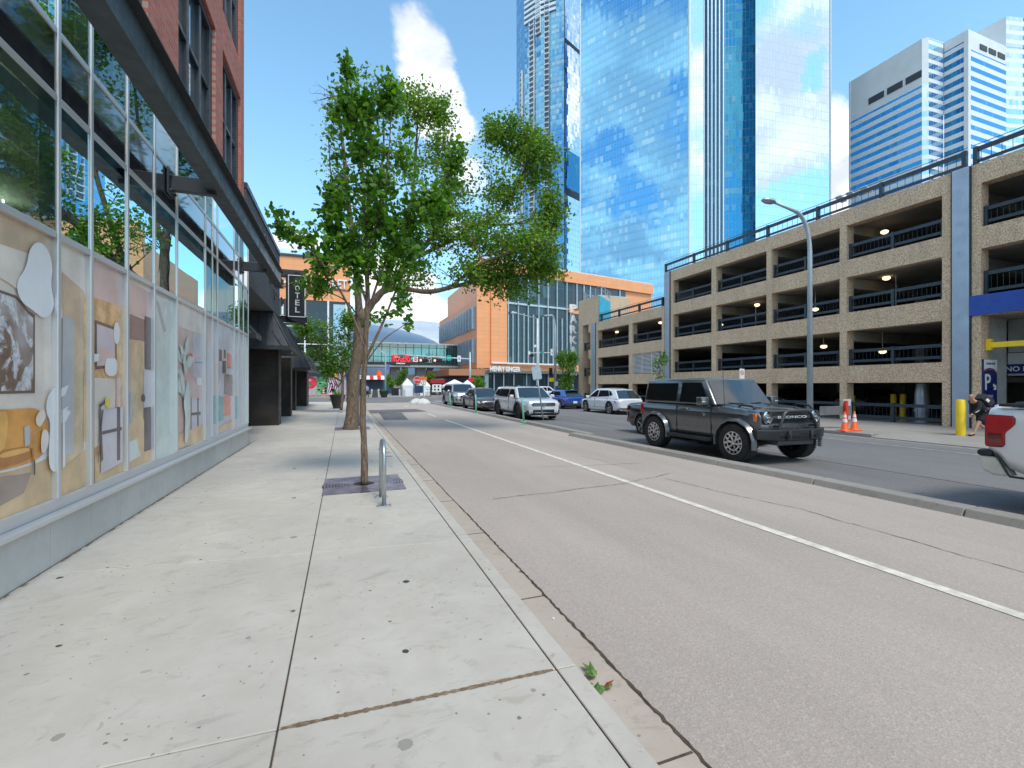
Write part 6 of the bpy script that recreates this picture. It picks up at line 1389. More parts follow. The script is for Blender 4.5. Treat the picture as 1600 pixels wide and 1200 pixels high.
# --- silver-white pickup at the right edge
X_p = 7.8; pk = thing('pickup_truck', 'silver white pickup truck cut by the right edge with tall red tail light', 'pickup truck', (X_p+1.0, YX(1541, X_p)-2.95, 0), -math.pi/2); del pk['_w']
M_PPK = m_paint('pickup_paint', (.78, .80, .82), .12, .3); w = 1.0; r_ = .42; wbp = 3.68; rearx = -2.95; fx = 2.9; wx0 = rearx+1.22
PP = dict(wb=wbp, w=2.0, r=r_, arch=1.2, xf=fx, xr=rearx, top=[(rearx, 1.33), (-.9, 1.35), (fx-1.2, 1.28), (fx-.2, 1.2), (fx, 1.1)], bot=[(rearx, .70), (rearx+.10, .68), (rearx+.24, .46), (fx, .46)], wid=[(rearx, .955), (rearx+.05, .985), (rearx+.2, 1.0), (fx-.5, 1), (fx, .9)], crown=-.0, sill=.0)
sh = (wx0+(wbp/2)); PP2 = dict(PP)
bo_ = body_loft(pk, PP, M_PPK)
cabin(pk, dict(cab=(1.62, .95, -.75, -.88, 1.28, 1.93), cabw=(.92, .74), win=[[(1.3, 1.36), (.3, 1.36), (.3, 1.82), (.98, 1.82)], [(.22, 1.36), (-.7, 1.36), (-.66, 1.82), (.22, 1.82)]], ins=.06), M_PPK)
for s in (-1, 1):
    for xw in (wbp/2, -wbp/2): wheel(pk, xw, s*.86, r_, .28, 'five', s, .6)
    # tail light wraps the corner
    m = MB(); yv_ = s*.985
    prof = [(rearx-.006, .83), (rearx-.006, 1.215), (rearx+.24, 1.21), (rearx+.265, 1.18), (rearx+.265, 1.11), (rearx+.24, 1.07), (rearx+.195, 1.02), (rearx+.178, .99), (rearx+.172, .86), (rearx+.145, .825), (rearx+.03, .82)]
    m.extr([(x_, s*.975, z_) for x_, z_ in prof], (0, s*.035, 0)); m.box(rearx-.03, rearx+.03, s*.80, s*.975, .83, 1.21); tl = m.build('tail_light', M_TAIL, pk, world=False, bevel=.012, seg=2)
    m = MB(); m.extr([(lerp(rearx+.12, x_, 1.05), s*.972, lerp(1.02, z_, 1.05)) for x_, z_ in prof], (0, s*.03, 0)); m.build('light_surround', M_TRIM, pk, world=False, bevel=.008)
    rbox('reverse_lens', tl, (rearx+.02, rearx+.15, s*1.006, s*1.014, .86, .99), mat('dark_red_lens', (.14, .005, .008), .15, coat=1), .006)
    m = MB(); m.box(rearx+.10, -.95, s*.88, s*.965, 1.33, 1.37); m.build('bed_rail_cap', M_TRIM, pk, world=False, bevel=.012)
    pbox('bumper_end', pk, [(rearx-.09, s*.78, .685), (rearx+.095, s*.78, .685), (rearx+.215, s*.78, .455), (rearx+.06, s*.78, .455), (rearx-.04, s*.78, .50)], (0, s*.22, 0), mat('bumper_chrome_dull', (.66, .64, .60), .35, .3), .02)
    rbox('bumper_cap', pk, (rearx-.10, rearx+.05, s*.74, s*1.0, .685, .765), M_TRIM, .03, 3)
rbox('rear_bumper', pk, (rearx-.10, rearx-.02, -.80, .80, .48, .70), mat('bumper_chrome_dull', (.5, .49, .46), .35, .5), .05, 3)
rbox('tailgate', pk, (rearx-.02, rearx+.05, -.79, .79, .74, 1.345), M_PPK, .02)
m = MB(); m.box(rearx+.20, -.95, -.86, .86, 1.345, 1.39); m.build('bed_cover', M_TRIM, pk, world=False, bevel=.02)
seams(pk, PP, [1.45, .25, -.83], .62, 1.3, 1.0); handles(pk, [(.4, 1.14), (-.65, 1.14)], 1.0, M_PPK); mirrors(pk, 1.15, 1.4, .94, M_PPK, 1.4)
m = MB(); m.box(-2.4, 2.4, -.6, .6, .45, .7); m.build('underbody', M_BLACK, pk, world=False)
m = MB(); m.tube([(rearx+.08, -1.0, .73), (rearx+.13, -1.0, .66), (rearx+.22, -1.0, .46), (2, -1.0, .455)], .014); m.build('sill_trim', M_TRIM, pk, world=False)
# ================================================================== TREES
def leaf_mesh(mb, p, L, r, mi=0, kind=0):
    d = Vector((r.gauss(0, 1), r.gauss(0, 1), r.gauss(0, .8)-.15)).normalized(); a = d.orthogonal().normalized(); a = (Matrix.Rotation(r.random()*6.28, 3, d) @ a); n = d.cross(a)
    w = L*.36; c = p+d*L*.5
    if kind == 0: mb.add([p, c*1+a*w*.9-d*L*.12, p+d*L, c-a*w*.9-d*L*.12, c+n*L*.10], [(0, 1, 4), (1, 2, 4), (2, 3, 4), (3, 0, 4)], mi)
    else: mb.add([p, p+d*L*.25+a*w, p+d*L*.5+a*w*.62, p+d*L*.72+a*w*.85, p+d*L, p+d*L*.72-a*w*.85, p+d*L*.5-a*w*.62, p+d*L*.25-a*w], [(0, 1, 2, 6, 7), (2, 3, 4, 5, 6)], mi)
def tree(name, label, base, limbs, lobes, leafL, leafmat, bark, seed, group=None, kind=0, per=16, twr=.012, cat='tree', mats2=None, clump=.14):
    r = random.Random(seed); th = thing(name, label, cat, base, 0, group); wood = MB(); nodes = []
    for path, rad in limbs:
        pts = [Vector(p) for p in path]; sm = []; rs_ = []
        for i in range(len(pts)-1):
            p0 = pts[max(i-1, 0)]; p1 = pts[i]; p2 = pts[i+1]; p3 = pts[min(i+2, len(pts)-1)]
            for k in range(5):
                t = k/5; sm.append(.5*((2*p1)+(-p0+p2)*t+(2*p0-5*p1+4*p2-p3)*t*t+(-p0+3*p1-3*p2+p3)*t**3)); rs_.append(lerp(rad[i], rad[i+1], t))
        sm.append(pts[-1]); rs_.append(rad[-1])
        jr = [q*(1+r.uniform(-.07, .07)) for q in rs_]; sm2 = [p+Vector((r.uniform(-1, 1), r.uniform(-1, 1), 0))*q*.10 for p, q in zip(sm, rs_)]
        if rs_[0] > .1: jr[0] *= 1.25; jr[1] *= 1.08
        wood.tube(sm2, jr, 12 if rs_[0] > .03 else 6)
        n0 = len(sm)//4 if path is limbs[0][0] else 0
        for p, q in list(zip(sm2, rs_))[n0:]: nodes.append((p, q))
    tw = wood; lf = MB()
    for (c, rad, ntw, dens) in lobes:
        c = Vector(c)
        for k in range(ntw):
            d = Vector((r.gauss(0, 1), r.gauss(0, 1), r.gauss(0, 1))).normalized()*(r.random()**.45); tgt = c+Vector((d.x*rad[0], d.y*rad[1], d.z*rad[2]))
            best = min(r.sample(nodes, min(70, len(nodes))), key=lambda q: (q[0]-tgt).length+(.25*max(0, q[0].z-tgt.z)))
            s0 = best[0]; v = tgt-s0; L = v.length
            if L < .05: continue
            mid = s0+v*.5+Vector((r.uniform(-1, 1), r.uniform(-1, 1), r.uniform(-.2, 1)))*L*.14
            path = [s0]+[s0*(1-t)**2+mid*2*t*(1-t)+tgt*t*t for t in (.2, .4, .6, .8, 1)]; r0 = min(best[1]*.6, twr*(1+L*.8))
            tw.tube(path, [r0*lerp(1, .25, i/5) for i in range(6)], 4, cap=False)
            if L > 1.0: nodes.extend([(path[3], r0*.6), (path[4], r0*.5)])
            if r.random() > dens: 
                for q in range(3):
                    e = path[3+q % 3]; tw.tube([e, e+Vector((r.uniform(-1, 1), r.uniform(-1, 1), r.uniform(-.5, 1)))*clump*2], [twr*.35, twr*.15], 3, cap=False)
                continue
            for q in range(per):
                t = 1-.55*r.random()**1.3 if L < 1.5 else 1-.35*r.random(); i = min(int(t*5), 4); p = path[i].lerp(path[i+1], t*5-i)
                p = p+Vector((r.gauss(0, 1), r.gauss(0, 1), r.gauss(0, 1)))*clump
                leaf_mesh(lf, p, leafL*r.uniform(.6, 1.15), r, 0 if r.random() < .72 else 1, kind)
    tw.build('trunk', bark, th, smooth=True); o = lf.build('foliage', mats2 or [leafmat, M_LEAF3], th, fixn=False)
    return th
def L3(d, pts): return [tuple(P3(u, v, d+(q[0] if q else 0))) for u, v, *q in pts]
def lobe(u, v, ru, rv, d, n, dens=1.0, dd=None):
    k = d/F; return (P3(u, v, d), (ru*k, (dd if dd else (ru+rv)/2)*k, rv*k), n, dens)
# big old street tree
d = 15.1; b = P3(549, 671, d)
limbs = [(L3(d, [(549, 672), (550, 640), (553, 595), (560, 540), (566, 486)]), [.235, .20, .185, .18, .19]),
 (L3(d, [(566, 500), (578, 478), (606, 446), (648, 402), (690, 352), (702, 300), (694, 225)]), [.15, .13, .11, .09, .07, .05, .02]),
 (L3(d, [(590, 462), (618, 450), (668, 456), (708, 448), (745, 440, .2), (800, 432, .5), (856, 428, .6)]), [.08, .085, .08, .07, .06, .04, .015]),
 (L3(d, [(650, 402), (712, 372, .5), (780, 330, 1.0), (818, 270, 1.0), (830, 215, 1.0)]), [.07, .06, .05, .035, .012]),
 (L3(d, [(562, 500), (556, 420, -.3), (545, 320, -.4), (535, 220, -.4), (520, 140, -.4)]), [.13, .10, .08, .05, .012]),
 (L3(d, [(600, 450), (640, 330, .6), (650, 230, .8), (655, 130, .8)]), [.08, .06, .04, .012]),
 (L3(d, [(556, 420, -.3), (590, 300, .4), (600, 200, .4), (590, 130, .4)]), [.07, .05, .03, .01]),
 (L3(d, [(700, 452), (740, 420, -.8), (780, 400, -1.2), (850, 380, -1.2)]), [.05, .04, .03, .01]),
 (L3(d, [(745, 350, .7), (800, 350, .4), (860, 330, .4)]), [.04, .03, .01])]
lobes = [lobe(*q) for q in ((520, 165, 34, 48, d-.4, 42, .4), (600, 150, 55, 38, d+.3, 52, .75), (652, 170, 50, 38, d+.8, 60, .9), (690, 235, 30, 40, d+.4, 38, .7), (625, 255, 60, 66, d+.5, 50, .7), (520, 270, 30, 80, d-.4, 40, .35),
 (690, 180, 24, 26, d+.5, 30, .9), (800, 215, 54, 32, d+1, 85, 1), (842, 255, 42, 52, d+1, 90, 1), (780, 290, 50, 46, d+.8, 72, .85), (862, 335, 26, 46, d+.4, 66, 1), (825, 385, 62, 40, d-.6, 110, 1), (750, 370, 62, 42, d, 90, .95), (690, 350, 52, 46, d, 80, .9), (760, 428, 66, 22, d-.4, 80, .9), (850, 418, 40, 26, d, 52, 1), (645, 415, 46, 42, d, 60, .85), (590, 380, 40, 60, d, 52, .7), (800, 462, 44, 16, d, 26, .8), (770, 210, 20, 24, d+.9, 22, 1), (700, 290, 40, 40, d, 40, .8))]
tree('street_tree', 'large old street tree with pruned thick trunk and a long limb over the road', b, limbs, lobes, .14, M_LEAF2, M_BARK, 11, 'street trees along the left sidewalk', 0, 27, .011, clump=.15)
# slim young tree in the front grate
d = 6.62; b = P3(570, 757, d)
limbs = [(L3(d, [(570, 758), (569, 700), (567, 640), (570, 560), (574, 470), (572, 380), (568, 280), (556, 190), (543, 95)]), [.052, .046, .042, .038, .034, .028, .02, .012, .005]),
 (L3(d, [(572, 560), (600, 500, .1), (620, 450, .2), (652, 380, .3)]), [.022, .018, .013, .006]), (L3(d, [(572, 548), (545, 480, -.1), (510, 420, -.3), (465, 370, -.4), (432, 330, -.4)]), [.02, .016, .012, .008, .004]),
 (L3(d, [(572, 500), (598, 420), (640, 340, .1), (690, 290, .2), (714, 215, .3)]), [.02, .017, .014, .009, .004]), (L3(d, [(572, 470), (540, 380), (520, 300), (512, 200)]), [.018, .014, .01, .004]),
 (L3(d, [(572, 400), (600, 300, -.2), (610, 200, -.2), (612, 125, -.2)]), [.017, .012, .008, .004]), (L3(d, [(574, 520), (540, 470, .3), (490, 450, .4), (455, 440, .4)]), [.014, .01, .008, .003]), (L3(d, [(573, 565), (600, 530), (640, 500, .2), (625, 485, .2)]), [.012, .009, .005, .003])]
lobes = [lobe(*q) for q in ((542, 110, 7, 22, d, 10), (535, 165, 22, 34, d, 22), (580, 170, 26, 36, d, 28), (612, 150, 12, 36, d-.2, 18), (560, 230, 46, 38, d, 40), (570, 310, 62, 48, d, 58), (540, 380, 46, 44, d, 46), (610, 350, 48, 42, d, 48), (660, 320, 34, 36, d+.1, 26), (714, 250, 12, 42, d+.3, 22), (690, 320, 26, 30, d+.2, 18), (640, 400, 38, 34, d+.1, 26), (580, 420, 40, 40, d, 30), (500, 415, 34, 26, d-.2, 18), (452, 358, 24, 24, d-.4, 14), (432, 332, 8, 10, d-.4, 4), (490, 385, 18, 24, d-.3, 9), (500, 450, 38, 16, d+.3, 14), (620, 470, 22, 24, d+.1, 9), (520, 330, 20, 60, d, 22), (640, 250, 16, 50, d, 12), (640, 500, 10, 10, d+.2, 3), (590, 500, 14, 10, d+.2, 3))]
tree('street_tree', 'slim young maple growing from the iron grate nearest the viewer', b, limbs, lobes, .094, M_LEAF1, M_BARK2, 5, 'street trees along the left sidewalk', 1, 15, .006, clump=.05)
# smaller trees further along
def small_tree(label, u, v0, d, crown, leafL, seed, z0, group, n=60, mt=M_LEAF3, rad=.06, name='street_tree'):
    b = P3(u, v0, d); lb_ = [lobe(cu, cv, ru, rv, d, n) for cu, cv, ru, rv in crown]; ct = crown[0]
    limbs = [(L3(d, [(u, v0), (u+1, (v0+ct[1])/2), (ct[0], ct[1]+ct[3]*.5), (ct[0], ct[1]-ct[3]*.5)]), [rad, rad*.8, rad*.6, rad*.15])]
    for cu, cv, ru, rv in crown[1:]: limbs.append((L3(d, [(u+.5, (v0+ct[1])/2+ct[3]*.3), ((cu+u)/2, (cv+v0)/2-4), (cu, cv)]), [rad*.5, rad*.4, rad*.12]))
    return tree(name, label, b, limbs, lb_, leafL, mt, M_BARK2, seed, group, 0, 16, .008, clump=.16, mats2=[mt, M_LEAF2])
small_tree('bright green small tree in front of the black hotel sign and its awnings', 533, 641, 24, [(505, 530, 30, 34), (535, 545, 26, 32), (475, 512, 18, 16), (545, 500, 16, 20), (520, 575, 22, 18)], .15, 21, .15, 'street trees along the left sidewalk', 64, rad=.08)
small_tree('light green tree beside the curved parkade tower', 882, 630, 46, [(888, 578, 14, 26), (878, 560, 10, 16), (893, 560, 9, 14), (885, 600, 12, 14)], .22, 22, -.1, None, 60, rad=.09, name='street_tree')
small_tree('thin leafy sapling against the garage beside the white louvre', 1029, 642, 33, [(1030, 575, 5, 20), (1037, 556, 7, 10), (1028, 600, 4, 12)], .17, 23, -.1, None, 13, rad=.03, name='sapling')
small_tree('bushy green tree in a dark planter box under the skywalk', 627, 612, 72, [(628, 590, 8, 12), (622, 597, 6, 7), (632, 583, 5, 6)], .26, 24, 0, 'planted trees in the plaza', 40, rad=.08, name='planter_tree')
small_tree('dark green plaza tree left of the boxed planter tree', 610, 612, 74, [(608, 594, 7, 9), (612, 600, 6, 7)], .26, 25, 0, 'planted trees in the plaza', 34, M_LEAF2, .07, 'planter_tree')
small_tree('dark plaza tree standing behind the stop sign', 672, 614, 76, [(672, 590, 9, 12), (679, 600, 7, 9), (664, 594, 6, 8)], .28, 26, 0, 'planted trees in the plaza', 40, M_LEAF1, .08, 'planter_tree')
small_tree('plaza tree in front of the glass shopfront behind the silver SUV', 745, 614, 70, [(744, 596, 10, 10), (752, 600, 7, 8)], .26, 27, 0, 'planted trees in the plaza', 36, M_LEAF1, .08, 'planter_tree')
# iron tree grates
def grate(x0, x1, y0, y1, label):
    th = thing('tree_grate', label, 'tree grate', ((x0+x1)/2, (y0+y1)/2, .15), 0, 'iron tree grates'); m = MB(); z0, z1 = .1505, .162
    cx, cy = (x0+x1)/2, (y0+y1)/2; r0 = .15; n = 48
    # plate with a round hole, made of a ring of quads out to the square edge
    ins = [(cx+r0*math.cos(2*math.pi*k/n), cy+r0*math.sin(2*math.pi*k/n)) for k in range(n)]
    def sq(a, s): c_, s_ = math.cos(a), math.sin(a); q = max(abs(c_)/((x1-x0)/2), abs(s_)/((y1-y0)/2)); return (cx+c_/q*s, cy+s_/q*s)
    outs = [sq(2*math.pi*k/n, 1) for k in range(n)]
    m.add([(p[0], p[1], z1) for p in ins+outs]+[(p[0], p[1], z0) for p in ins+outs], [(k, (k+1) % n, n+(k+1) % n, n+k) for k in range(n)]+[(k, 2*n+k, 2*n+(k+1) % n, (k+1) % n) for k in range(n)]+[(n+k, n+(k+1) % n, 3*n+(k+1) % n, 3*n+k) for k in range(n)])
    m.build('plate', mat('cast_iron', (.27, .22, .25), .5, .5, var=.35, vs=4), th, fixn=False)
    s = MB()
    for k in range(9):
        r_ = r0+.06+k*.042
        for q in range(4):
            for a0, a1 in ((-.30, -.02), (.02, .30)):
                c_ = q*math.pi/2; pts = []
                if q % 2 == 1: a0, a1 = a0*.4, a1*.4
                for i in range(6): a = c_+lerp(a0, a1, i/5); pts.append(a)
                s.add([(cx+(r_+o_)*math.cos(a), cy+(r_+o_)*math.sin(a), z1+.0012) for o_ in (0, .017) for a in pts], [(i, i+1, 7+i, 6+i) for i in range(5)])
    s.build('slots', M_BLACK, th, fixn=False)
    e = MB(); e.lathe([(r0-.001, .0), (.001, .004)], (cx, cy, .1508), 20, cap=False); e.build('soil', M_SOIL, th, fixn=False)
    return th
grate(-.27, .82, 6.46, 7.55, 'square iron grate around the slim young tree nearest the viewer')
grate(-.27, .82, 15.62, 16.72, 'square iron grate around the thick trunk of the old tree')
# bike hoop
bh = thing('bike_rack', 'galvanised steel bicycle hoop bolted to the sidewalk beside the front tree', 'bike rack', (.455, 5.9, .15)); m = MB(); r_ = .23; zc = .91-r_-.0; pth = [(.455, 5.66, .152), (.455, 5.66, zc)]+[(.455, 5.89-r_*math.cos(math.pi*k/12), zc+r_*math.sin(math.pi*k/12)) for k in range(1, 12)]+[(.455, 6.12, zc), (.455, 6.12, .152)]
m.tube(pth, .026, 14); m.build('hoop', M_GALV, bh, smooth=True)
for y in (5.66, 6.12):
    m = MB(); m.box(.37, .54, y-.04, y+.04, .1505, .16); p = m.build('base_plate', M_GALV, bh, bevel=.003)
    for q in (-.065, .065): m = MB(); m.cyl((.455+q, y, .16), (.455+q, y, .172), .011, n=6); k_ = m.build('bolt', M_GALV, p, world=False); k_.data.transform(Matrix.Translation(-Vector(bh['_w'])))
# fallen leaves in the gutter
r = random.Random(4); m = MB(); base = Vector((1.20, 2.14, .006))
for k in range(30):
    p = base+Vector((r.uniform(-.05, .10), r.uniform(-.10, .10), r.uniform(0, .02))); dv = Vector((r.uniform(-1, 1), r.uniform(-1, 1), r.uniform(.0, .5))).normalized(); a = Vector((-dv.y, dv.x, r.uniform(-.3, .3))); L = r.uniform(.035, .075)
    m.add([p, p+dv*L*.4+a*L*.35, p+dv*L, p+dv*L*.4-a*L*.35, p+dv*L*.45+Vector((0, 0, .008))], [(0, 1, 4), (1, 2, 4), (2, 3, 4), (3, 0, 4)], 0 if k % 7 else 1)
m.tube([(1.16, 2.26, .01), (1.19, 2.18, .02), (1.23, 2.1, .012)], .004, 5, 0)
lone(m, 'fallen_leaves', [m_leaf('leaf_wilt', (.10, .22, .04), (.26, .38, .10)), mat('leaf_red', (.35, .06, .03), .6)], 'small clump of fallen green leaves lying in the gutter', 'leaves', fixn=False)
m = MB(); m.lathe([(.001, .006), (.009, .006), (.009, 0), (.001, 0)], (1.345, 2.82, .004), 8); lone(m, 'cigarette_butt', M_WHITE, 'tiny white scrap lying beside the gutter joint', 'litter')

# ================================================================== STREET FURNITURE
def pole_tube(name, path, r, mt, par, n=12): m = MB(); m.tube(path, r, n); return m.build(name, mt, par, smooth=True)
# street lamp on the right pavement
ly = YX(1265.5, 17.7); lx = 17.7; dl = dep(lx, ly)
sl = thing('street_lamp', 'tall grey street lamp with curved arm in front of the garage', 'street lamp', (lx, ly, -.08))
zt = 7.0; path = [(lx, ly, -.08), (lx, ly, zt)]+[(lx-.9*(1-math.cos(a)), ly, zt+1.55*math.sin(a)) for a in [k*math.pi/2/8 for k in range(1, 8)]]+[(lx-1.2, ly, zt+1.60), (lx-1.9, ly, zt+1.72)]
pole_tube('pole', path, [.115, .085]+[.075]*7+[.055, .05], M_POLE, sl, 16)
m = MB(); m.T = Matrix.Translation((lx-2.25, ly, zt+1.74)) @ Matrix.Rotation(.16, 4, 'Y'); m.lathe([(.001, -.09), (.12, -.07), (.17, -.02), (.15, .05), (.05, .09), (.001, .09)], (0, 0, 0), 16); m.v = [(lx-2.25+(x-lx+2.25)*2.1, y, z) for x, y, z in m.v]; m.build('lamp_head', M_GALV, sl, smooth=True)
m = MB(); m.box(lx-.2, lx+.2, ly-.2, ly+.2, -.08, -.03); m.lathe([(.16, 0), (.16, .3), (.12, .36)], (lx, ly, -.03), 14); m.build('base', M_POLE, sl, bevel=.01)
# no parking sign in front of the garage
ny = YX(1158, 17.6); np_ = thing('no_parking_sign', 'white no parking sign on a thin post above the dark off-road vehicle roof', 'sign', (17.6, ny, -.08)); dn = dep(17.6, ny)
pole_tube('post', [(17.6, ny, -.08), (17.6, ny, 2.4)], .03, M_GALV, np_)
m = MB(); z1_, z0_ = ZD(578, dn), ZD(592, dn); m.box(17.45, 17.75, ny-.06, ny-.035, z0_-.1, z1_+.05); m.build('sign_plate', M_WHITE, np_, bevel=.01)
m = MB(); m.lathe([(.11, 0), (.11, -.006), (.085, -.006), (.085, 0), (.11, 0)], (17.6, ny-.06, (z0_+z1_)/2+.08), 20, 'y'); m.T = Matrix.Translation((17.6, ny-.066, (z0_+z1_)/2+.08)) @ Matrix.Rotation(.8, 4, 'Y'); m.box(-.1, .1, -.003, .0, -.012, .012); m.build('red_ring', M_RED, np_)
m = MB(); m.box(17.53, 17.67, ny-.066, ny-.0605, z0_-.06, z0_-.03); m.build('arrow_bar', M_BLACK, np_)
# traffic cones and barricade
def cone(x, y, label, g):
    t = thing('traffic_cone', label, 'traffic cone', (x, y, -.08), rr.uniform(-.3, .3), g); del t['_w']
    m = MB(); m.box(-.19, .19, -.19, .19, 0, .035); m.build('base', M_ORP, t, world=False, bevel=.01)
    m = MB(); m.lathe([(.145, .035), (.12, .07), (.028, .70), (.02, .71)], (0, 0, 0), 24); m.build('cone', M_ORP, t, world=False, smooth='auto')
    for z0, z1 in ((.33, .45), (.50, .60)): f = lambda z: lerp(.12, .028, (z-.07)/.63)+.002; m = MB(); m.lathe([(f(z0), z0), (f(z1), z1)], (0, 0, 0), 24, cap=False); m.build('reflective_band', M_WHITE, t, world=False, smooth=True, fixn=False)
    return t
c1_ = W(1320, 16.7); c2_ = W(1335, 16.9); cone(*c1_, 'left and slightly nearer of two orange traffic cones on the pavement kerb', 'orange traffic cones'); cone(*c2_, 'right one of two orange traffic cones on the pavement kerb', 'orange traffic cones')
bx, by = W(1322, 17.6); bc = thing('barricade', 'orange post barricade with a grey board seen from behind beside the cones', 'barricade', (bx, by, -.08))
m = MB(); m.box(bx-.06, bx+.06, by-.05, by+.05, -.08, 1.0); m.build('post', mat('orange_red_post', (.7, .06, .02), .5), bc, bevel=.01)
m = MB(); m.box(bx-1.35, bx+.42, by+.06, by+.09, .46, .80); m.build('board', mat('grey_board', (.15, .15, .155), .6, var=.2), bc, bevel=.005)
m = MB(); m.box(bx-.02, bx+.44, by+.1, by+.12, .25, 1.06); m.build('panel', mat('pale_board', (.5, .52, .56), .5), bc, bevel=.005)
# leaning parking sign in the median and green posts
px_, py_ = G(849, 657, .05); sp = thing('median_sign', 'grey sign plate seen from behind on a post leaning left in the median', 'sign', (px_, py_, .09)); dm = dep(px_, py_)
top = P3(837, 573, dm); m = MB(); m.tube([(px_, py_, .08), tuple(top)], .032, 8); m.build('post', M_GALV, sp, smooth=True)
ax = (top-Vector((px_, py_, .08))).normalized(); m = MB(); c = top-ax*.28; X_ = Vector((1, -.3, 0)).normalized(); X_ = (X_-ax*X_.dot(ax)).normalized(); N_ = X_.cross(ax)
for o_, w_, lo, hi in ((-.05, .17, -.30, .30), (.06, .2, -.27, .24)): m.extr([tuple(c+X_*a_*w_+ax*b_+N_*o_) for a_, b_ in ((-1, lo), (1, lo), (1, hi), (-1, hi))], tuple(N_*.008))
m.build('sign_plate', M_GALV, sp, bevel=.0)
for i, (u, v) in enumerate(((704, 638), (744, 647), (818.5, 661))):
    X_, Y_ = G(u, v, .06); t = thing('delineator_post', ['green flexible post in the median beside the silver SUV', 'green flexible post in the median beside the graphite sedan', 'green flexible post in the median in front of the white crossover'][i], 'delineator post', (X_, Y_, .09), 0, 'green flexible posts in the median')
    m = MB(); m.lathe([(.11, 0), (.11, .025), (.06, .05)], (X_, Y_, .09), 16); m.build('base', M_GRN, t, smooth='auto')
    m = MB(); lx_ = (-.05, -.03, -.09)[i]; m.tube([(X_, Y_, .13), (X_+lx_*.5, Y_, .6), (X_+lx_, Y_, 1.10)], [.045, .038, .036], 12); m.build('post', mat('pale_green_post', (.20, .55, .36), .5, var=.15), t, smooth=True)
# no-parking style thin pole behind the big tree + black display board
X_, Y_ = W(560.5, 15.6); t = thing('sign_pole', 'thin galvanised sign pole beside the old tree trunk', 'sign pole', (X_, Y_, .15)); pole_tube('pole', [(X_, Y_, .15), (X_, Y_, ZD(535, 15.6))], .03, M_GALV, t); m = MB(); m.lathe([(.09, 0), (.09, .02), (.03, .06)], (X_, Y_, .15), 12); m.build('base', M_GALV, t)
m = MB(); m.box(X_-.02, X_+.28, Y_+.03, Y_+.045, 2.75, 3.2); m.build('sign_plate', M_GALV, t)
X_, Y_ = W(556.5, 26); t = thing('information_board', 'narrow black information board on grey posts beyond the old tree', 'sign', (X_, Y_, .15)); z1_ = ZD(588, 26)
m = MB(); m.box(X_-.18, X_+.30, Y_, Y_+.12, ZD(618, 26), z1_); m.build('board', M_BLACK, t, bevel=.01); m = MB(); m.box(X_-.15, X_+.27, Y_-.01, Y_, z1_-.16, z1_-.04); m.build('heading', M_WHITE, t)
for q in (-.12, .24): m = MB(); m.cyl((X_+q, Y_+.06, .15), (X_+q, Y_+.06, ZD(618, 26)), .04); m.build('post', M_GALV, t)
# planters
def bowl(u, v, d, r, h, label, plant=True, z=.15):
    X_, Y_ = W(u, d); t = thing('planter', label, 'planter', (X_, Y_, z), 0, 'round dark planters'); m = MB(); m.lathe([(r*.55, 0), (r*.8, h*.5), (r, h*.94), (r*1.04, h), (r*.92, h), (r*.9, h-.08), (.001, h-.08)], (X_, Y_, z), 24); m.build('pot', mat('planter_black', (.03, .03, .03), .6, var=.3), t, smooth='auto')
    if plant:
        p = MB(); q = random.Random(int(u))
        for k in range(70):
            a = q.uniform(0, 6.28); l_ = q.uniform(.2, .5); b_ = Vector((X_+q.uniform(-.5, .5)*r, Y_+q.uniform(-.5, .5)*r, z+h-.08)); dv = Vector((math.cos(a)*.5, math.sin(a)*.5, 1)).normalized(); sd_ = Vector((-math.sin(a), math.cos(a), 0))*.035
            p.add([b_-sd_, b_+sd_, b_+dv*l_], [(0, 1, 2)])
        p.build('plant', M_LEAF2, t, fixn=False)
bowl(527.5, 637, 28.5, .46, .85, 'large dark round planter with grass beside the young tree at the sidewalk edge'); bowl(600, 619, 60, .62, .85, 'dark bowl planter at the foot of the plaza lamp post', True, -.0)
X_, Y_ = W(620, 71); t = thing('planter_box', 'big square dark planter box under the bushy plaza tree', 'planter', (X_, Y_, 0)); m = MB(); m.box(X_-.75, X_+.75, Y_-.7, Y_+.7, 0, 1.15); m.build('box', M_BLACK, t, bevel=.02); m = MB(); m.box(X_-.7, X_+.7, Y_-.65, Y_+.65, 1.15, 1.17); m.build('soil', M_SOIL, t)
struct(MB().box(-60, 90, 64.0, 130, -.3, .02).build('plaza', M_CON2)); 
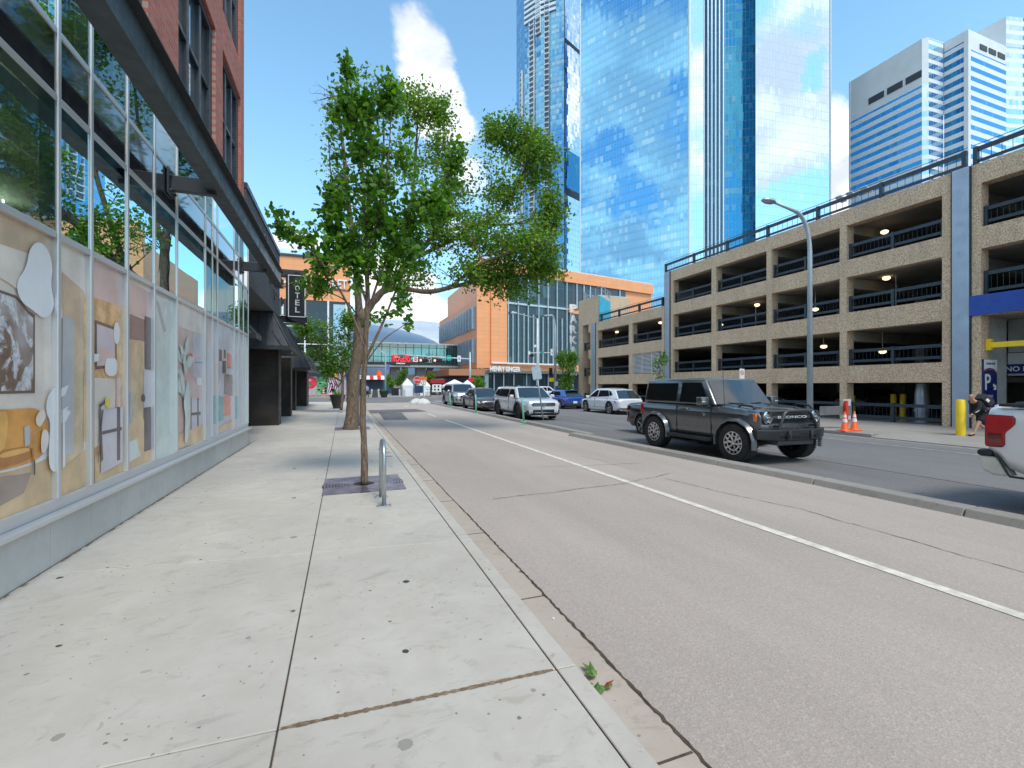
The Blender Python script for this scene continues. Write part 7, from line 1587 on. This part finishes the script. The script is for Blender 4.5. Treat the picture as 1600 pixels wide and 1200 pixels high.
# stop sign group in white bases
def base_(X_, Y_, t): m = MB(); m.lathe([(.62, 0), (.60, .16), (.40, .38), (.14, .48), (.001, .5)], (X_, Y_, .0), 10); m.build('concrete_base', mat('white_concrete', (.62, .61, .58), .8), t, bevel=.02)
for i, (u, d_) in enumerate(((651.5, 39), (661.5, 38.4))):
    X_, Y_ = W(u, d_); t = thing(('stop_sign', 'detour_sign')[i], ('red octagonal stop sign in a white concrete foot at the end of the median', 'orange plate above a round white sign in a white concrete foot')[i], 'sign', (X_, Y_, 0)); base_(X_, Y_, t)
    m = MB(); m.cyl((X_, Y_, .4), (X_, Y_, 2.45), .035); m.build('post', M_GALV, t)
    if i == 0:
        zc_ = ZD(594, d_); R = .33
        for rr2, o_, mt in ((R, 0, M_WHITE), (R*.92, .006, M_RED)): m = MB(); m.extr([(X_+rr2*math.cos(math.pi/8+k*math.pi/4), Y_-.05-o_, zc_+rr2*math.sin(math.pi/8+k*math.pi/4)) for k in range(8)], (0, -.006, 0)); m.build('sign_plate' if i == 0 and o_ == 0 else 'sign_face', mt, t)
        text('STOP', .46, .17, (X_-.23, Y_-.062, zc_-.085), (1, 0, 0), M_WHITE, 'lettering', t, .004)
        m = MB(); m.box(X_-.08, X_+.52, Y_-.06, Y_-.04, ZD(614, d_), ZD(602, d_)); m.build('notice_board', mat('navy_board', (.02, .05, .12), .5), t); m = MB(); m.box(X_-.08, X_+.52, Y_-.065, Y_-.061, ZD(602.9, d_), ZD(601.9, d_)); m.build('green_strip', M_GRN, t)
    else:
        m = MB(); m.box(X_-.36, X_+.3, Y_-.06, Y_-.045, ZD(593.8, d_), ZD(588.8, d_)); m.build('orange_plate', M_ORP, t)
        m = MB(); m.box(X_-.22, X_+.22, Y_-.06, Y_-.045, ZD(602.5, d_), ZD(594.2, d_)); m.build('white_plate', M_WHITE, t); m = MB(); m.lathe([(.19, 0), (.19, -.005), (.16, -.005), (.16, 0), (.19, 0)], (X_, Y_-.06, ZD(598.3, d_)), 20, 'y'); m.tube([(X_, Y_-.063, ZD(600.5, d_)), (X_, Y_-.063, ZD(596.3, d_))], .02, 5); m.build('symbol', M_BLACK, t)
# traffic signal mast spanning the junction
dM = 66; X_, Y_ = W(734.5, dM); zA_ = ZD(561, dM); t = thing('signal_mast', 'white signal mast with long arm, two red lights and a round green sign', 'traffic signal', (X_, Y_, 0)); x2 = XY(633, Y_)
m = MB(); m.tube([(X_, Y_, 0), (X_, Y_, ZD(550, dM))], [.17, .12], 12); m.build('pole', M_POLE, t, smooth=True); m = MB(); m.tube([(X_, Y_, zA_), (x2, Y_, zA_+.35)], [.11, .06], 10); m.build('arm', mat('arm_white', (.6, .62, .64), .4), t, smooth=True)
MR = mat('red_light_on', (1, .10, .03), .4, emit=8)
for u in (657, 679):
    x_ = XY(u, Y_); zc_ = ZD(563, dM)+.05; m = MB(); m.box(x_-.35, x_+1.1, Y_-.2, Y_+.1, zc_-.26-.2, zc_+.1); hd_ = m.build('signal_head', M_BLACK, t, bevel=.03)
    for k, mt in enumerate((MR, M_BLACK, M_BLACK)): m = MB(); m.lathe([(.001, -.05), (.1, -.035), (.14, 0)], (x_+.0+k*.42, Y_-.2, zc_-.18), 16, 'y'); l_ = m.build('lamp', mt, hd_, world=False, smooth=True); l_.data.transform(Matrix.Translation(-Vector(t['_w'])))
for u, kind in ((649, 0), (670.5, 1), (701, 2), (717, 3), (627.5, 4)):
    x_ = XY(u, Y_); zc_ = ZD(563 if kind < 2 else 560, dM)
    if kind == 0:
        m = MB(); m.box(x_-.33, x_+.33, Y_-.2, Y_-.18, zc_-.36, zc_+.3); m.build('sign_plate', M_WHITE, t); m = MB(); m.lathe([(.24, 0), (.24, -.01), (.001, -.01)], (x_, Y_-.2, zc_), 20, 'y'); m.build('red_disc', M_RED, t); m = MB(); m.box(x_-.17, x_+.17, Y_-.225, Y_-.211, zc_-.04, zc_+.04); m.build('white_bar', M_WHITE, t)
    elif kind == 1:
        m = MB(); m.box(x_-.33, x_+.33, Y_-.2, Y_-.18, zc_-.4, zc_+.28); m.build('sign_plate', M_WHITE, t); m = MB(); m.box(x_-.29, x_+.29, Y_-.205, Y_-.201, zc_-.36, zc_+.24); m.build('sign_field', M_BLACK, t); m = MB(); m.box(x_-.04, x_+.04, Y_-.215, Y_-.206, zc_-.3, zc_-.02); m.tube([(x_-.2, Y_-.21, zc_+.16), (x_-.12, Y_-.21, zc_+.0), (x_, Y_-.21, zc_-.02), (x_+.12, Y_-.21, zc_+.0), (x_+.2, Y_-.21, zc_+.16)], .03, 5); m.build('arrow', M_WHITE, t)
    elif kind == 2: m = MB(); m.lathe([(.001, -.02), (.42, -.02), (.42, 0)], (x_, Y_-.15, zc_), 24, 'y'); m.build('green_sign', M_TEAL, t); text('101', .45, .2, (x_-.22, Y_-.175, zc_-.1), (1, 0, 0), M_WHITE, 'lettering', t, .01)
    elif kind == 3: m = MB(); m.box(x_-.24, x_+.24, Y_-.15, Y_-.13, zc_-.5, zc_+.35); m.build('white_sign', M_WHITE, t); m = MB(); m.box(x_-.06, x_+.06, Y_-.156, Y_-.151, zc_-.3, zc_+.1); m.build('arrow', M_BLACK, t)
    else: m = MB(); m.box(x_-.45, x_+.45, Y_-.1, Y_-.08, zc_-.0, zc_+.3); m.build('street_name_plate', mat('deep_teal', (.01, .16, .22), .4), t)
m = MB(); m.box(X_-.35, X_+.55, Y_-.2, Y_-.18, ZD(596, dM), ZD(591, dM)); m.build('red_plate', M_RED, t)
# right-hand signal mast, second lamp, and signal
dM = 52; X_, Y_ = W(840, dM); t = thing('signal_mast', 'tall pale signal mast with lamp arm pointing left before the glass front', 'traffic signal', (X_, Y_, -.1))
m = MB(); m.tube([(X_, Y_, -.1), (X_, Y_, ZD(498, dM))], [.17, .10], 12); m.build('pole', mat('arm_white', (.6, .62, .64), .4), t, smooth=True); m = MB(); m.tube([(X_, Y_, ZD(498, dM)), (XY(806, Y_), Y_, ZD(491, dM))], .05, 8); m.build('lamp_arm', M_POLE, t, smooth=True); m = MB(); x_ = XY(803, Y_); m.box(x_-.35, x_+.3, Y_-.15, Y_+.15, ZD(491.5, dM)-.07, ZD(490.5, dM)+.05); m.build('lamp_head', M_GALV, t, bevel=.03)
m = MB(); m.tube([(XY(826, Y_), Y_, ZD(552, dM)), (XY(864, Y_), Y_, ZD(550.5, dM))], .06, 8); m.build('arm', mat('arm_white', (.6, .62, .64), .4), t, smooth=True)
for u, v, w_, h_, mt, nm in ((826, 552, .24, .4, M_WHITE, 'camera_box'), (830, 556, .5, .28, M_BLACK, 'signal_head'), (861, 550, .24, .75, M_WHITE, 'white_sign'), (835.5, 541, .28, .28, M_WHITE, 'camera')): x_ = XY(u, Y_); zc_ = ZD(v, dM); m = MB(); m.box(x_-w_/2, x_+w_/2, Y_-.2, Y_-.1, zc_-h_/2, zc_+h_/2); m.build(nm, mt, t, bevel=.02)
x_ = XY(846, Y_); m = MB(); m.lathe([(.001, -.02), (.2, -.02), (.2, 0)], (x_, Y_-.12, ZD(550.5, dM)), 20, 'y'); m.build('green_sign', M_TEAL, t)
dM = 48; X_, Y_ = W(867.5, dM); t = thing('street_lamp', 'grey lamp post with hooked arm and a dark signal head and yellow box', 'street lamp', (X_, Y_, -.1)); zt = ZD(515, dM); k_ = dM/F
m = MB(); m.tube([(X_, Y_, -.1), (X_, Y_, zt)]+[(X_-(1-math.cos(a))*6*k_, Y_, zt+math.sin(a)*22*k_) for a in [q*math.pi/2/6 for q in range(1, 7)]]+[(X_-14*k_, Y_, zt+21*k_)], [.16, .12]+[.08]*7, 12); m.build('pole', M_POLE, t, smooth=True); m = MB(); m.box(X_-19*k_, X_-13*k_, Y_-.15, Y_+.15, zt+20*k_, zt+22*k_); m.build('lamp_head', M_GALV, t, bevel=.03)
x_ = XY(860, Y_); m = MB(); m.box(x_-.17, x_+.17, Y_-.2, Y_+.05, ZD(589, dM), ZD(575, dM)); sh_ = m.build('signal_head', M_BLACK, t, bevel=.03)
for q in (577.5, 582, 586.5): m = MB(); m.lathe([(.11, -.0), (.12, -.12), (.001, -.02)], (x_, Y_-.2, ZD(q, dM)), 12, 'y'); l_ = m.build('visor', M_BLACK, sh_, world=False); l_.data.transform(Matrix.Translation(-Vector(t['_w'])))
m = MB(); m.box(XY(861.5, Y_)-.22, XY(861.5, Y_)+.22, Y_-.2, Y_+.05, ZD(596.5, dM), ZD(590.5, dM)); m.build('pedestrian_signal', M_YEL, t, bevel=.02)
m = MB(); m.box(XY(868.5, Y_)-.15, XY(868.5, Y_)+.15, Y_-.2, Y_-.17, ZD(603, dM), ZD(596, dM)); m.build('white_sign', M_WHITE, t)
# plaza lamp on the left of the bridge
dM = 62; X_, Y_ = W(599, dM); t = thing('street_lamp', 'pale plaza lamp post standing in the bowl planter left of the stop sign', 'street lamp', (X_+.3, Y_+.4, 0)); m = MB(); m.tube([(X_+.3, Y_+.4, 0), (X_+.3, Y_+.4, ZD(553, dM)), (X_-.6, Y_+.4, ZD(546, dM))], [.13, .1, .07], 10); m.build('pole', M_POLE, t, smooth=True); m = MB(); m.box(X_+.5, X_+.9, Y_+.35, Y_+.4, ZD(577, dM), ZD(569, dM)); m.build('banner', mat('violet_banner', (.14, .12, .45), .6), t)
# traffic signal and street-name post at the left corner
X_, Y_ = W(531, 40); t = thing('corner_signal', 'grey corner post with a yellow pedestrian signal box in front of the fruit mural', 'traffic signal', (X_, Y_, .15)); m = MB(); m.tube([(X_, Y_, .15), (X_, Y_, 6.2)], [.17, .13], 12); m.build('pole', M_POLE, t, smooth=True); m = MB(); m.box(X_-.62, X_-.2, Y_-.2, Y_+.1, ZD(589.5, 40), ZD(584, 40)); m.build('pedestrian_signal', mat('amber_box', (.85, .40, .02), .5), t, bevel=.02)
m = MB(); m.box(X_+.12, X_+.45, Y_-.1, Y_, ZD(587, 40), ZD(580, 40)); m.build('pink_plate', mat('pink_plate', (.6, .25, .25), .5), t)
# white tents
def tent(u0, u1, vt, d, label, walls=True, col=M_TENT):
    X0, Y0_ = W(u0, d); X1 = XY(u1, Y0_); dv = X1-X0; cx, cy = (X0+X1)/2, Y0_+dv/2; zt_ = ZD(vt, d); ze = lerp(0, zt_, .62); t = thing('tent', label, 'tent', (cx, cy, 0), 0, 'white peaked tents')
    m = MB(); c = [(X0, Y0_), (X1, Y0_), (X1, Y0_+dv), (X0, Y0_+dv)]; n = 6; rings = []
    for k in range(n+1):
        q = k/n; s_ = (1-q)**1.0; z_ = lerp(ze, zt_, q**.9); rings += [(cx+(p[0]-cx)*s_*1.05+0, cy+(p[1]-cy)*s_*1.05, z_) for p in c]
    m.add(rings, [(4*k+j, 4*k+(j+1) % 4, 4*k+4+(j+1) % 4, 4*k+4+j) for k in range(n) for j in range(4)]); m.add([(p[0]*1.0+(p[0]-cx)*.05, p[1]+(p[1]-cy)*.05, z) for z in (ze-.25, ze) for p in c], [(j, (j+1) % 4, 4+(j+1) % 4, 4+j) for j in range(4)]); m.build('canopy', col, t, fixn=False)
    for p in c: m = MB(); m.cyl((p[0], p[1], 0), (p[0], p[1], ze), .04, n=6); m.build('leg', M_GALV, t)
    if walls:
        m = MB(); m.box(X0, X1, Y0_, Y0_+.03, .02, ze-.26); m.box(X0, X0+.03, Y0_+.03, Y0_+dv, .02, ze-.26); m.build('side_wall', col, t)
tent(629.5, 645.5, 591, 66, 'small white tent with closed sides left of the stop sign'); tent(656, 672, 593, 70, 'white tent half hidden behind the round white sign', True); tent(697, 731, 592.5, 58, 'wide white peaked canopy rising behind the silver SUV', False); tent(723, 742, 593.5, 60, 'white peaked canopy beside the red plate of the signal mast', False)
# people, built as one skinned body with clothes
def person(label, X_, Y_, z, h, face, pose, cols_, extra=None):
    t = thing('person', label, 'person', (X_, Y_, z), face); del t['_w']; s_ = h/1.75
    def skin(name, chain, edges, radii, mt, sub=2):
        me = bpy.data.meshes.new(name); me.from_pydata([tuple(c_*s_ for c_ in p) for p in chain], edges, []); o = bpy.data.objects.new(name, me); sc.collection.objects.link(o)
        md = o.modifiers.new('s', 'SKIN'); md.use_smooth_shade = True
        if not me.skin_vertices: 
            bm = bmesh.new(); bm.from_mesh(me); bm.verts.layers.skin.verify(); bm.to_mesh(me); bm.free()
        for v, r2 in zip(me.skin_vertices[0].data, radii): v.radius = (r2*s_, r2*s_) if not isinstance(r2, tuple) else (r2[0]*s_, r2[1]*s_)
        me.skin_vertices[0].data[0].use_root = True; sb = o.modifiers.new('u', 'SUBSURF'); sb.levels = sub; sb.render_levels = sub
        dg = bpy.context.evaluated_depsgraph_get(); dg.update(); m2 = bpy.data.meshes.new_from_object(o.evaluated_get(dg)); o.modifiers.clear(); o.data = m2; bpy.data.meshes.remove(me); m2.materials.clear(); m2.materials.append(mt); m2.polygons.foreach_set('use_smooth', [True]*len(m2.polygons)); o.parent = t; return o
    J = pose; order = ['pel', 'sp', 'ch', 'nk', 'hd', 'hd2', 'shl', 'ell', 'wrl', 'hnl', 'shr', 'elr', 'wrr', 'hnr', 'hpl', 'knl', 'anl', 'tol', 'hpr', 'knr', 'anr', 'tor']; ix = {k: i for i, k in enumerate(order)}
    E = [('pel', 'sp'), ('sp', 'ch'), ('ch', 'nk'), ('nk', 'hd'), ('hd', 'hd2'), ('ch', 'shl'), ('shl', 'ell'), ('ell', 'wrl'), ('wrl', 'hnl'), ('ch', 'shr'), ('shr', 'elr'), ('elr', 'wrr'), ('wrr', 'hnr'), ('pel', 'hpl'), ('hpl', 'knl'), ('knl', 'anl'), ('anl', 'tol'), ('pel', 'hpr'), ('hpr', 'knr'), ('knr', 'anr'), ('anr', 'tor')]
    R_ = dict(pel=.13, sp=.12, ch=.13, nk=.058, hd=.094, hd2=.078, shl=.062, ell=.044, wrl=.03, hnl=.034, shr=.062, elr=.044, wrr=.03, hnr=.034, hpl=.092, knl=.062, anl=.042, tol=.034, hpr=.092, knr=.062, anr=.042, tor=.034)
    skin('body', [J[k] for k in order], [(ix[a_], ix[b_]) for a_, b_ in E], [R_[k] for k in order], M_SKIN)
    V_ = lambda a_, b_, q: tuple(lerp(x, y, q) for x, y in zip(J[a_], J[b_]))
    top = ['pel', 'sp', 'ch', 'nk0', 'shl', 'ell', 'wl', 'shr', 'elr', 'wr']; JT = dict(J); JT['nk0'] = V_('ch', 'nk', .62); JT['wl'] = V_('ell', 'wrl', 1.04); JT['wr'] = V_('elr', 'wrr', 1.04)
    ii = {k: i for i, k in enumerate(top)}; rt = [.172, .165, .17, .085, .086, .068, .056, .086, .068, .056]
    skin('jacket', [JT[k] for k in top], [(ii[a_], ii[b_]) for a_, b_ in (('pel', 'sp'), ('sp', 'ch'), ('ch', 'nk0'), ('ch', 'shl'), ('shl', 'ell'), ('ell', 'wl'), ('ch', 'shr'), ('shr', 'elr'), ('elr', 'wr'))], rt, cols_[0])
    q = cols_[2]; low = [J['pel'], J['hpl'], V_('knl', 'anl', q) if q > 0 else V_('hpl', 'knl', 1+q), J['hpr'], V_('knr', 'anr', q) if q > 0 else V_('hpr', 'knr', 1+q)]
    if q > 0: skin('trousers', [J['pel'], J['hpl'], J['knl'], low[2], J['hpr'], J['knr'], low[4]], [(0, 1), (1, 2), (2, 3), (0, 4), (4, 5), (5, 6)], [.15, .112, .078, .06, .112, .078, .06], cols_[1])
    else: skin('shorts', low, [(0, 1), (1, 2), (0, 3), (3, 4)], [.168, .128, .112, .128, .112], cols_[1])
    for k in 'lr':
        an, to = J['an'+k], J['to'+k]; dv = Vector(to)-Vector(an); skin('shoe', [tuple(Vector(an)+Vector((0, 0, .02))), tuple(Vector(an)-Vector((0, 0, .045))+dv*.1), tuple(Vector(to)+dv*.1)], [(0, 1), (1, 2)], [.05, .052, .042], M_BLACK)
    return t, skin, s_
# stooping walker with a backpack beside the yellow bollard; local x = walking direction
pose = dict(pel=(0, 0, .90), sp=(.10, 0, 1.05), ch=(.27, 0, 1.24), nk=(.40, 0, 1.37), hd=(.445, 0, 1.48), hd2=(.475, 0, 1.60), shl=(.30, .18, 1.28), ell=(.40, .24, 1.03), wrl=(.60, .20, .86), hnl=(.67, .19, .79), shr=(.28, -.18, 1.28), elr=(.10, -.26, 1.06), wrr=(.16, -.24, .84), hnr=(.19, -.23, .77),
 hpl=(.02, .10, .84), knl=(.28, .10, .50), anl=(.46, .10, .11), tol=(.64, .10, .05), hpr=(-.02, -.10, .84), knr=(.06, -.10, .46), anr=(-.34, -.10, .20), tor=(-.24, -.10, .05))
Xp, Yp = W(1536, 15.1); ang = math.atan2(ca*.0+math.sin(math.radians(0)), 1)
wdir = math.atan2(sa*1.0, -ca)          # heading towards the left of the view
tp, skin, s_ = person('bald person in black clothes and backpack stooping forward as they walk past the bollard', Xp, Yp, -.085, 1.52, wdir, pose, (M_CLOTH, M_CLOTH, -.12))
m = MB(); m.T = Matrix.Scale(s_, 4) @ Matrix.Translation((-.02, 0, 1.30)) @ Matrix.Rotation(.85, 4, 'Y'); m.box(-.20, .06, -.16, .16, -.24, .26); m.box(-.27, -.20, -.12, .12, -.2, .04); bpk = m.build('backpack', mat('backpack_cloth', (.03, .032, .04), .8, var=.3), tp, world=False, bevel=.05, seg=3, smooth='auto')
m = MB(); m.T = Matrix.Scale(s_, 4) @ Matrix.Translation((-.02, 0, 1.30)) @ Matrix.Rotation(.85, 4, 'Y'); m.box(-.276, -.268, -.03, .03, -.12, .0); m.box(-.10, .0, .158, .166, -.02, .12); m.build('patch', M_WHITE, bpk, world=False)
m = MB(); m.T = Matrix.Scale(s_, 4); m.tube([(.44, .295, 1.0), (.50, .28, .95), (.56, .265, .91)], .012, 5); m.build('sleeve_print', M_WHITE, tp, world=False)
m = MB(); m.T = Matrix.Scale(s_, 4) @ Matrix.Translation((.455, 0, 1.525)); 
m.lathe([(.001, .02), (.012, .008), (.008, -.014), (.001, -.018)], (.085, 0, -.01), 8); m.lathe([(.001, .015), (.012, .01), (.012, -.02), (.001, -.025)], (.0, .088, .0), 8); m.lathe([(.001, .015), (.012, .01), (.012, -.02), (.001, -.025)], (.0, -.088, .0), 8); m.build('face', M_SKIN, tp, world=False, smooth=True)
m = MB(); m.T = Matrix.Scale(s_, 4) @ Matrix.Translation((.458, 0, 1.53)); 
for q in (-1, 1): m.box(.068, .080, q*.032-.01, q*.032+.01, .018, .026); m.box(.062, .074, q*.0-.02, q*.0+.02, -.052, -.046)
m.build('eyes', M_BLACK, tp, world=False)
def hand(par, o, dvec, side, s_):
    d_ = Vector(dvec).normalized(); a_ = d_.cross(Vector((0, side, 0))).normalized(); m = MB()
    for k, (off_, L_) in enumerate(((-.027, .062), (-.009, .07), (.009, .066), (.027, .052))):
        p = Vector(o)+a_*off_; m.tube([tuple(p*s_), tuple((p+d_*L_*.5)*s_), tuple((p+d_*L_+Vector((-.02, 0, -.01)))*s_)], [.0095*s_, .0085*s_, .006*s_], 6)
    p = Vector(o)-d_*.03+a_*.03; m.tube([tuple(p*s_), tuple((p+a_*.03+d_*.03)*s_), tuple((p+a_*.035+d_*.055)*s_)], [.011*s_, .009*s_, .007*s_], 6); m.build('fingers', M_SKIN, par, world=False, smooth=True)
hand(tp, (.675, .19, .785), (.5, 0, -.6), 1, s_); hand(tp, (.195, -.23, .765), (.2, 0, -.9), -1, s_)
# seated cyclist-like figure near the left planter and a walker in blue at the junction
walk = dict(pel=(0, 0, .95), sp=(.01, 0, 1.12), ch=(.02, 0, 1.32), nk=(.03, 0, 1.48), hd=(.05, 0, 1.58), hd2=(.05, 0, 1.66), shl=(.02, .19, 1.37), ell=(-.08, .24, 1.12), wrl=(-.02, .25, .90), hnl=(0, .25, .82), shr=(.02, -.19, 1.37), elr=(.06, -.24, 1.1), wrr=(.18, -.24, .92), hnr=(.22, -.23, .86), hpl=(0, .09, .88), knl=(.14, .09, .50), anl=(.18, .09, .10), tol=(.32, .09, .05), hpr=(0, -.09, .88), knr=(-.04, -.09, .48), anr=(-.24, -.09, .16), tor=(-.14, -.09, .05))
Xp, Yp = W(573.5, 56); t_, sk, s2 = person('person in pale blue top and black trousers crossing left of the plaza lamp', Xp, Yp, -.05, 1.72, -1.2, walk, (mat('blue_top', (.18, .28, .55), .8), M_CLOTH, .9))
m = MB(); m.lathe([(.001, .105), (.07, .08), (.098, .02), (.094, -.05), (.06, -.08)], (.035*s2, 0, 1.625*s2), 14); m.build('hair', mat('dark_hair', (.03, .02, .015), .8), t_, world=False, smooth=True)
crouch = dict(pel=(0, 0, .62), sp=(.06, 0, .80), ch=(.14, 0, .98), nk=(.18, 0, 1.12), hd=(.22, 0, 1.22), hd2=(.23, 0, 1.30), shl=(.14, .18, 1.03), ell=(.20, .26, .80), wrl=(.38, .18, .72), hnl=(.45, .16, .70), shr=(.14, -.18, 1.03), elr=(.20, -.26, .80), wrr=(.38, -.18, .72), hnr=(.45, -.16, .70), hpl=(.02, .10, .58), knl=(.40, .14, .55), anl=(.34, .14, .10), tol=(.50, .14, .05), hpr=(.02, -.10, .58), knr=(.40, -.14, .50), anr=(.30, -.14, .10), tor=(.46, -.14, .05))
Xp, Yp = W(522, 46); t_, sk, s2 = person('person in black top and light shorts sitting low beyond the round planter', Xp, Yp, .15, 1.8, -2.4, crouch, (M_CLOTH, mat('light_shorts', (.5, .52, .55), .8), -.1))
m = MB(); m.lathe([(.001, .105), (.07, .08), (.1, .02), (.095, -.06), (.06, -.1)], (.215*s2, 0, 1.265*s2), 14); m.build('hair', mat('dark_hair', (.03, .02, .015), .8), t_, world=False, smooth=True)
m = MB(); Xq, Yq = Xp, Yp; m.box(Xq-.3, Xq+.3, Yq-.0, Yq+.45, .15, .60); lone(m, 'stone_seat', M_PLINTH, 'pale stone block the sitting person rests on', 'seat', bevel=.03)
# odds and ends across the junction
for i, u in enumerate((494, 505.5)):
    X_, Y_ = W(u, 66); t = thing('channelizer_post', ['left red and white traffic post before the fruit mural', 'right red and white traffic post before the fruit mural'][i], 'traffic post', (X_, Y_, .0), 0, 'red and white traffic posts'); m = MB(); m.lathe([(.28, 0), (.28, .06), (.12, .1), (.12, 1.15), (.06, 1.2)], (X_, Y_, 0), 12); m.build('post', M_ORP, t)
    for z in (.5, .8): m = MB(); m.lathe([(.125, z), (.125, z+.12)], (X_, Y_, 0), 12, cap=False); m.build('band', M_WHITE, t, fixn=False)
X_, Y_ = W(486, 67); t = thing('display_case', 'white low display stand in front of the red mural fruit', 'display stand', (X_, Y_, 0)); m = MB(); m.box(X_-.9, X_+.6, Y_-.3, Y_+.3, .55, .95); m.build('top', M_TENT, t, bevel=.02); m = MB(); m.box(X_-.8, X_+.5, Y_-.25, Y_+.25, 0, .54); m.build('body', M_BLACK, t)
for i, u in enumerate((581, 591.5, 624.5, 632)):
    X_, Y_ = W(u, 61+i); m = MB(); m.lathe([(.13, 0), (.13, 1.0), (.1, 1.06), (.001, 1.08)], (X_, Y_, .0), 14); lone(m, 'bollard', mat('stone_bollard', (.45, .44, .41), .8), ['stone bollard left of the black board near the plaza lamp', 'stone bollard just right of the black board near the plaza lamp', 'stone bollard at the left corner of the small tent', 'stone bollard beside the closed tent wall'][i], 'bollard', 'stone bollards at the plaza edge', smooth='auto')
X_, Y_ = W(586, 60); t = thing('sandwich_board', 'black sandwich board between two stone bollards', 'sign', (X_, Y_, 0)); m = MB(); m.extr([(X_-.35, Y_-.3, 0), (X_+.35, Y_-.3, 0), (X_+.3, Y_, 1.0), (X_-.3, Y_, 1.0)], (0, .03, 0)); m.build('front_panel', M_BLACK, t); m = MB(); m.extr([(X_-.35, Y_+.35, 0), (X_+.35, Y_+.35, 0), (X_+.3, Y_+.04, 1.0), (X_-.3, Y_+.04, 1.0)], (0, .03, 0)); m.build('back_panel', M_BLACK, t)
X_, Y_ = W(596, 84); t = thing('shipping_container', 'deep blue container behind the plaza lamp', 'container', (X_, Y_, 0)); m = MB(); m.box(X_-3.2, X_+2.2, Y_, Y_+2.4, .1, 2.9)
for k in range(26): m.box(X_-3.1+k*.2, X_-3.0+k*.2, Y_-.04, Y_, .3, 2.7)
m.build('box', mat('container_blue', (.01, .10, .22), .5, var=.15), t); m = MB(); m.box(X_-2.4, X_-.2, Y_-.06, Y_-.045, 1.3, 1.7); m.build('stripe', M_WHITE, t)
X_, Y_ = W(575, 80); t = thing('kiosk', 'kiosk with red and white striped awning at the far left of the bridge', 'kiosk', (X_, Y_, 0)); m = MB(); m.box(X_-2.0, X_+2.6, Y_, Y_+2, 0, 2.6); m.build('body', mat('kiosk_dark', (.04, .05, .08), .6), t, bevel=.02); m = MB()
for k in range(8): m.add([(X_-2.2+k*.62, Y_-.1, 3.3), (X_-2.2+(k+1)*.62, Y_-.1, 3.3), (X_-2.2+(k+1)*.62, Y_-1.1, 2.6), (X_-2.2+k*.62, Y_-1.1, 2.6)], [(0, 1, 2, 3)], k % 2)
m.build('awning', [M_RED, M_WHITE], t, fixn=False); m = MB(); m.lathe([(.7, 0), (.75, .35), (.3, .6), (.001, .6)], (X_-.7, Y_-.6, 1.0), 16); m.build('white_dome', M_TENT, t, smooth='auto')
X_, Y_ = W(592, 86); t = thing('red_canopy', 'bright orange red folded canopy near the plaza lamp', 'canopy', (X_, Y_, 0)); m = MB(); m.cyl((X_, Y_, 0), (X_, Y_, 4.2), .06); m.build('pole', M_GALV, t); m = MB(); m.lathe([(1.2, 2.9), (.7, 3.6), (.1, 4.5), (.001, 4.6)], (X_, Y_, 0), 8, cap=False); m.build('cloth', M_ORP, t, fixn=False)
X_, Y_ = W(684, 74); t = thing('vendor_booth', 'red topped vendor booth with black and white poster right of the stop sign', 'booth', (X_, Y_, 0)); m = MB(); m.box(X_-1.0, X_+1.0, Y_, Y_+1.8, 0, 1.9); m.build('body', M_BLACK, t, bevel=.02); m = MB(); m.box(X_-1.2, X_+1.2, Y_-.1, Y_+1.9, 1.9, 2.6); m.build('top', mat('booth_red', (.35, .01, .02), .6), t, bevel=.05); m = MB(); m.box(X_-.9, X_+.6, Y_-.03, Y_-.0, .5, 1.75); m.build('poster', M_WHITE, t)
m = MB(); 
for a_, b_, c_, d_ in ((-.6, -.35, 1.25, 1.6), (0, .25, 1.25, 1.6), (-.6, -.35, .75, 1.05), (0, .25, .75, 1.05)): m.box(X_+a_, X_+b_, Y_-.045, Y_-.031, c_, d_)
m.build('poster_print', M_BLACK, t)
# bicycles parked before the tents
def bike(X_, Y_, rz, label):
    t = thing('bicycle', label, 'bicycle', (X_, Y_, .02), rz, 'bicycles standing before the tents'); del t['_w']
    for q in (-.52, .52):
        m = MB(); pts = [(q+.33*math.cos(a), 0, .34+.33*math.sin(a)) for a in [k*math.pi/10 for k in range(21)]]; m.tube(pts, .022, 5, cap=False)
        for k in range(8): a = k*math.pi/4; m.tube([(q, 0, .34), (q+.32*math.cos(a), 0, .34+.32*math.sin(a))], .004, 3)
        m.build('wheel', M_RUB, t, world=False)
    m = MB(); m.tube([(-.52, 0, .34), (-.08, 0, .32), (.42, 0, .78), (-.2, 0, .82), (-.08, 0, .32)], .02, 6); m.tube([(-.52, 0, .34), (-.2, 0, .82), (-.24, 0, .95)], .016, 6); m.tube([(.52, 0, .34), (.42, 0, .78), (.38, 0, 1.0)], .02, 6); m.build('frame', M_WHITE, t, world=False)
    m = MB(); m.tube([(.34, -.28, 1.0), (.4, 0, 1.02), (.34, .28, 1.0)], .016, 6); m.build('handlebar', M_BLACK, t, world=False); m = MB(); m.box(-.38, -.12, -.07, .07, .94, .99); m.build('saddle', M_BLACK, t, world=False, bevel=.02)
for i, (u, d_) in enumerate(((664, 62), (669, 63), (675, 64), (683, 65))): X_, Y_ = W(u, d_); bike(X_, Y_, .4+.5*i, ['bicycle standing farthest left, just right of the stop sign', 'second bicycle from the left before the white tent', 'third bicycle from the left before the booth', 'bicycle farthest right, before the booth poster'][i])
# security dome etc. on the shop corner stay with the shop
bpy.context.view_layer.update()
for o in list(sc.objects):
    if '_w' in o.keys(): del o['_w']
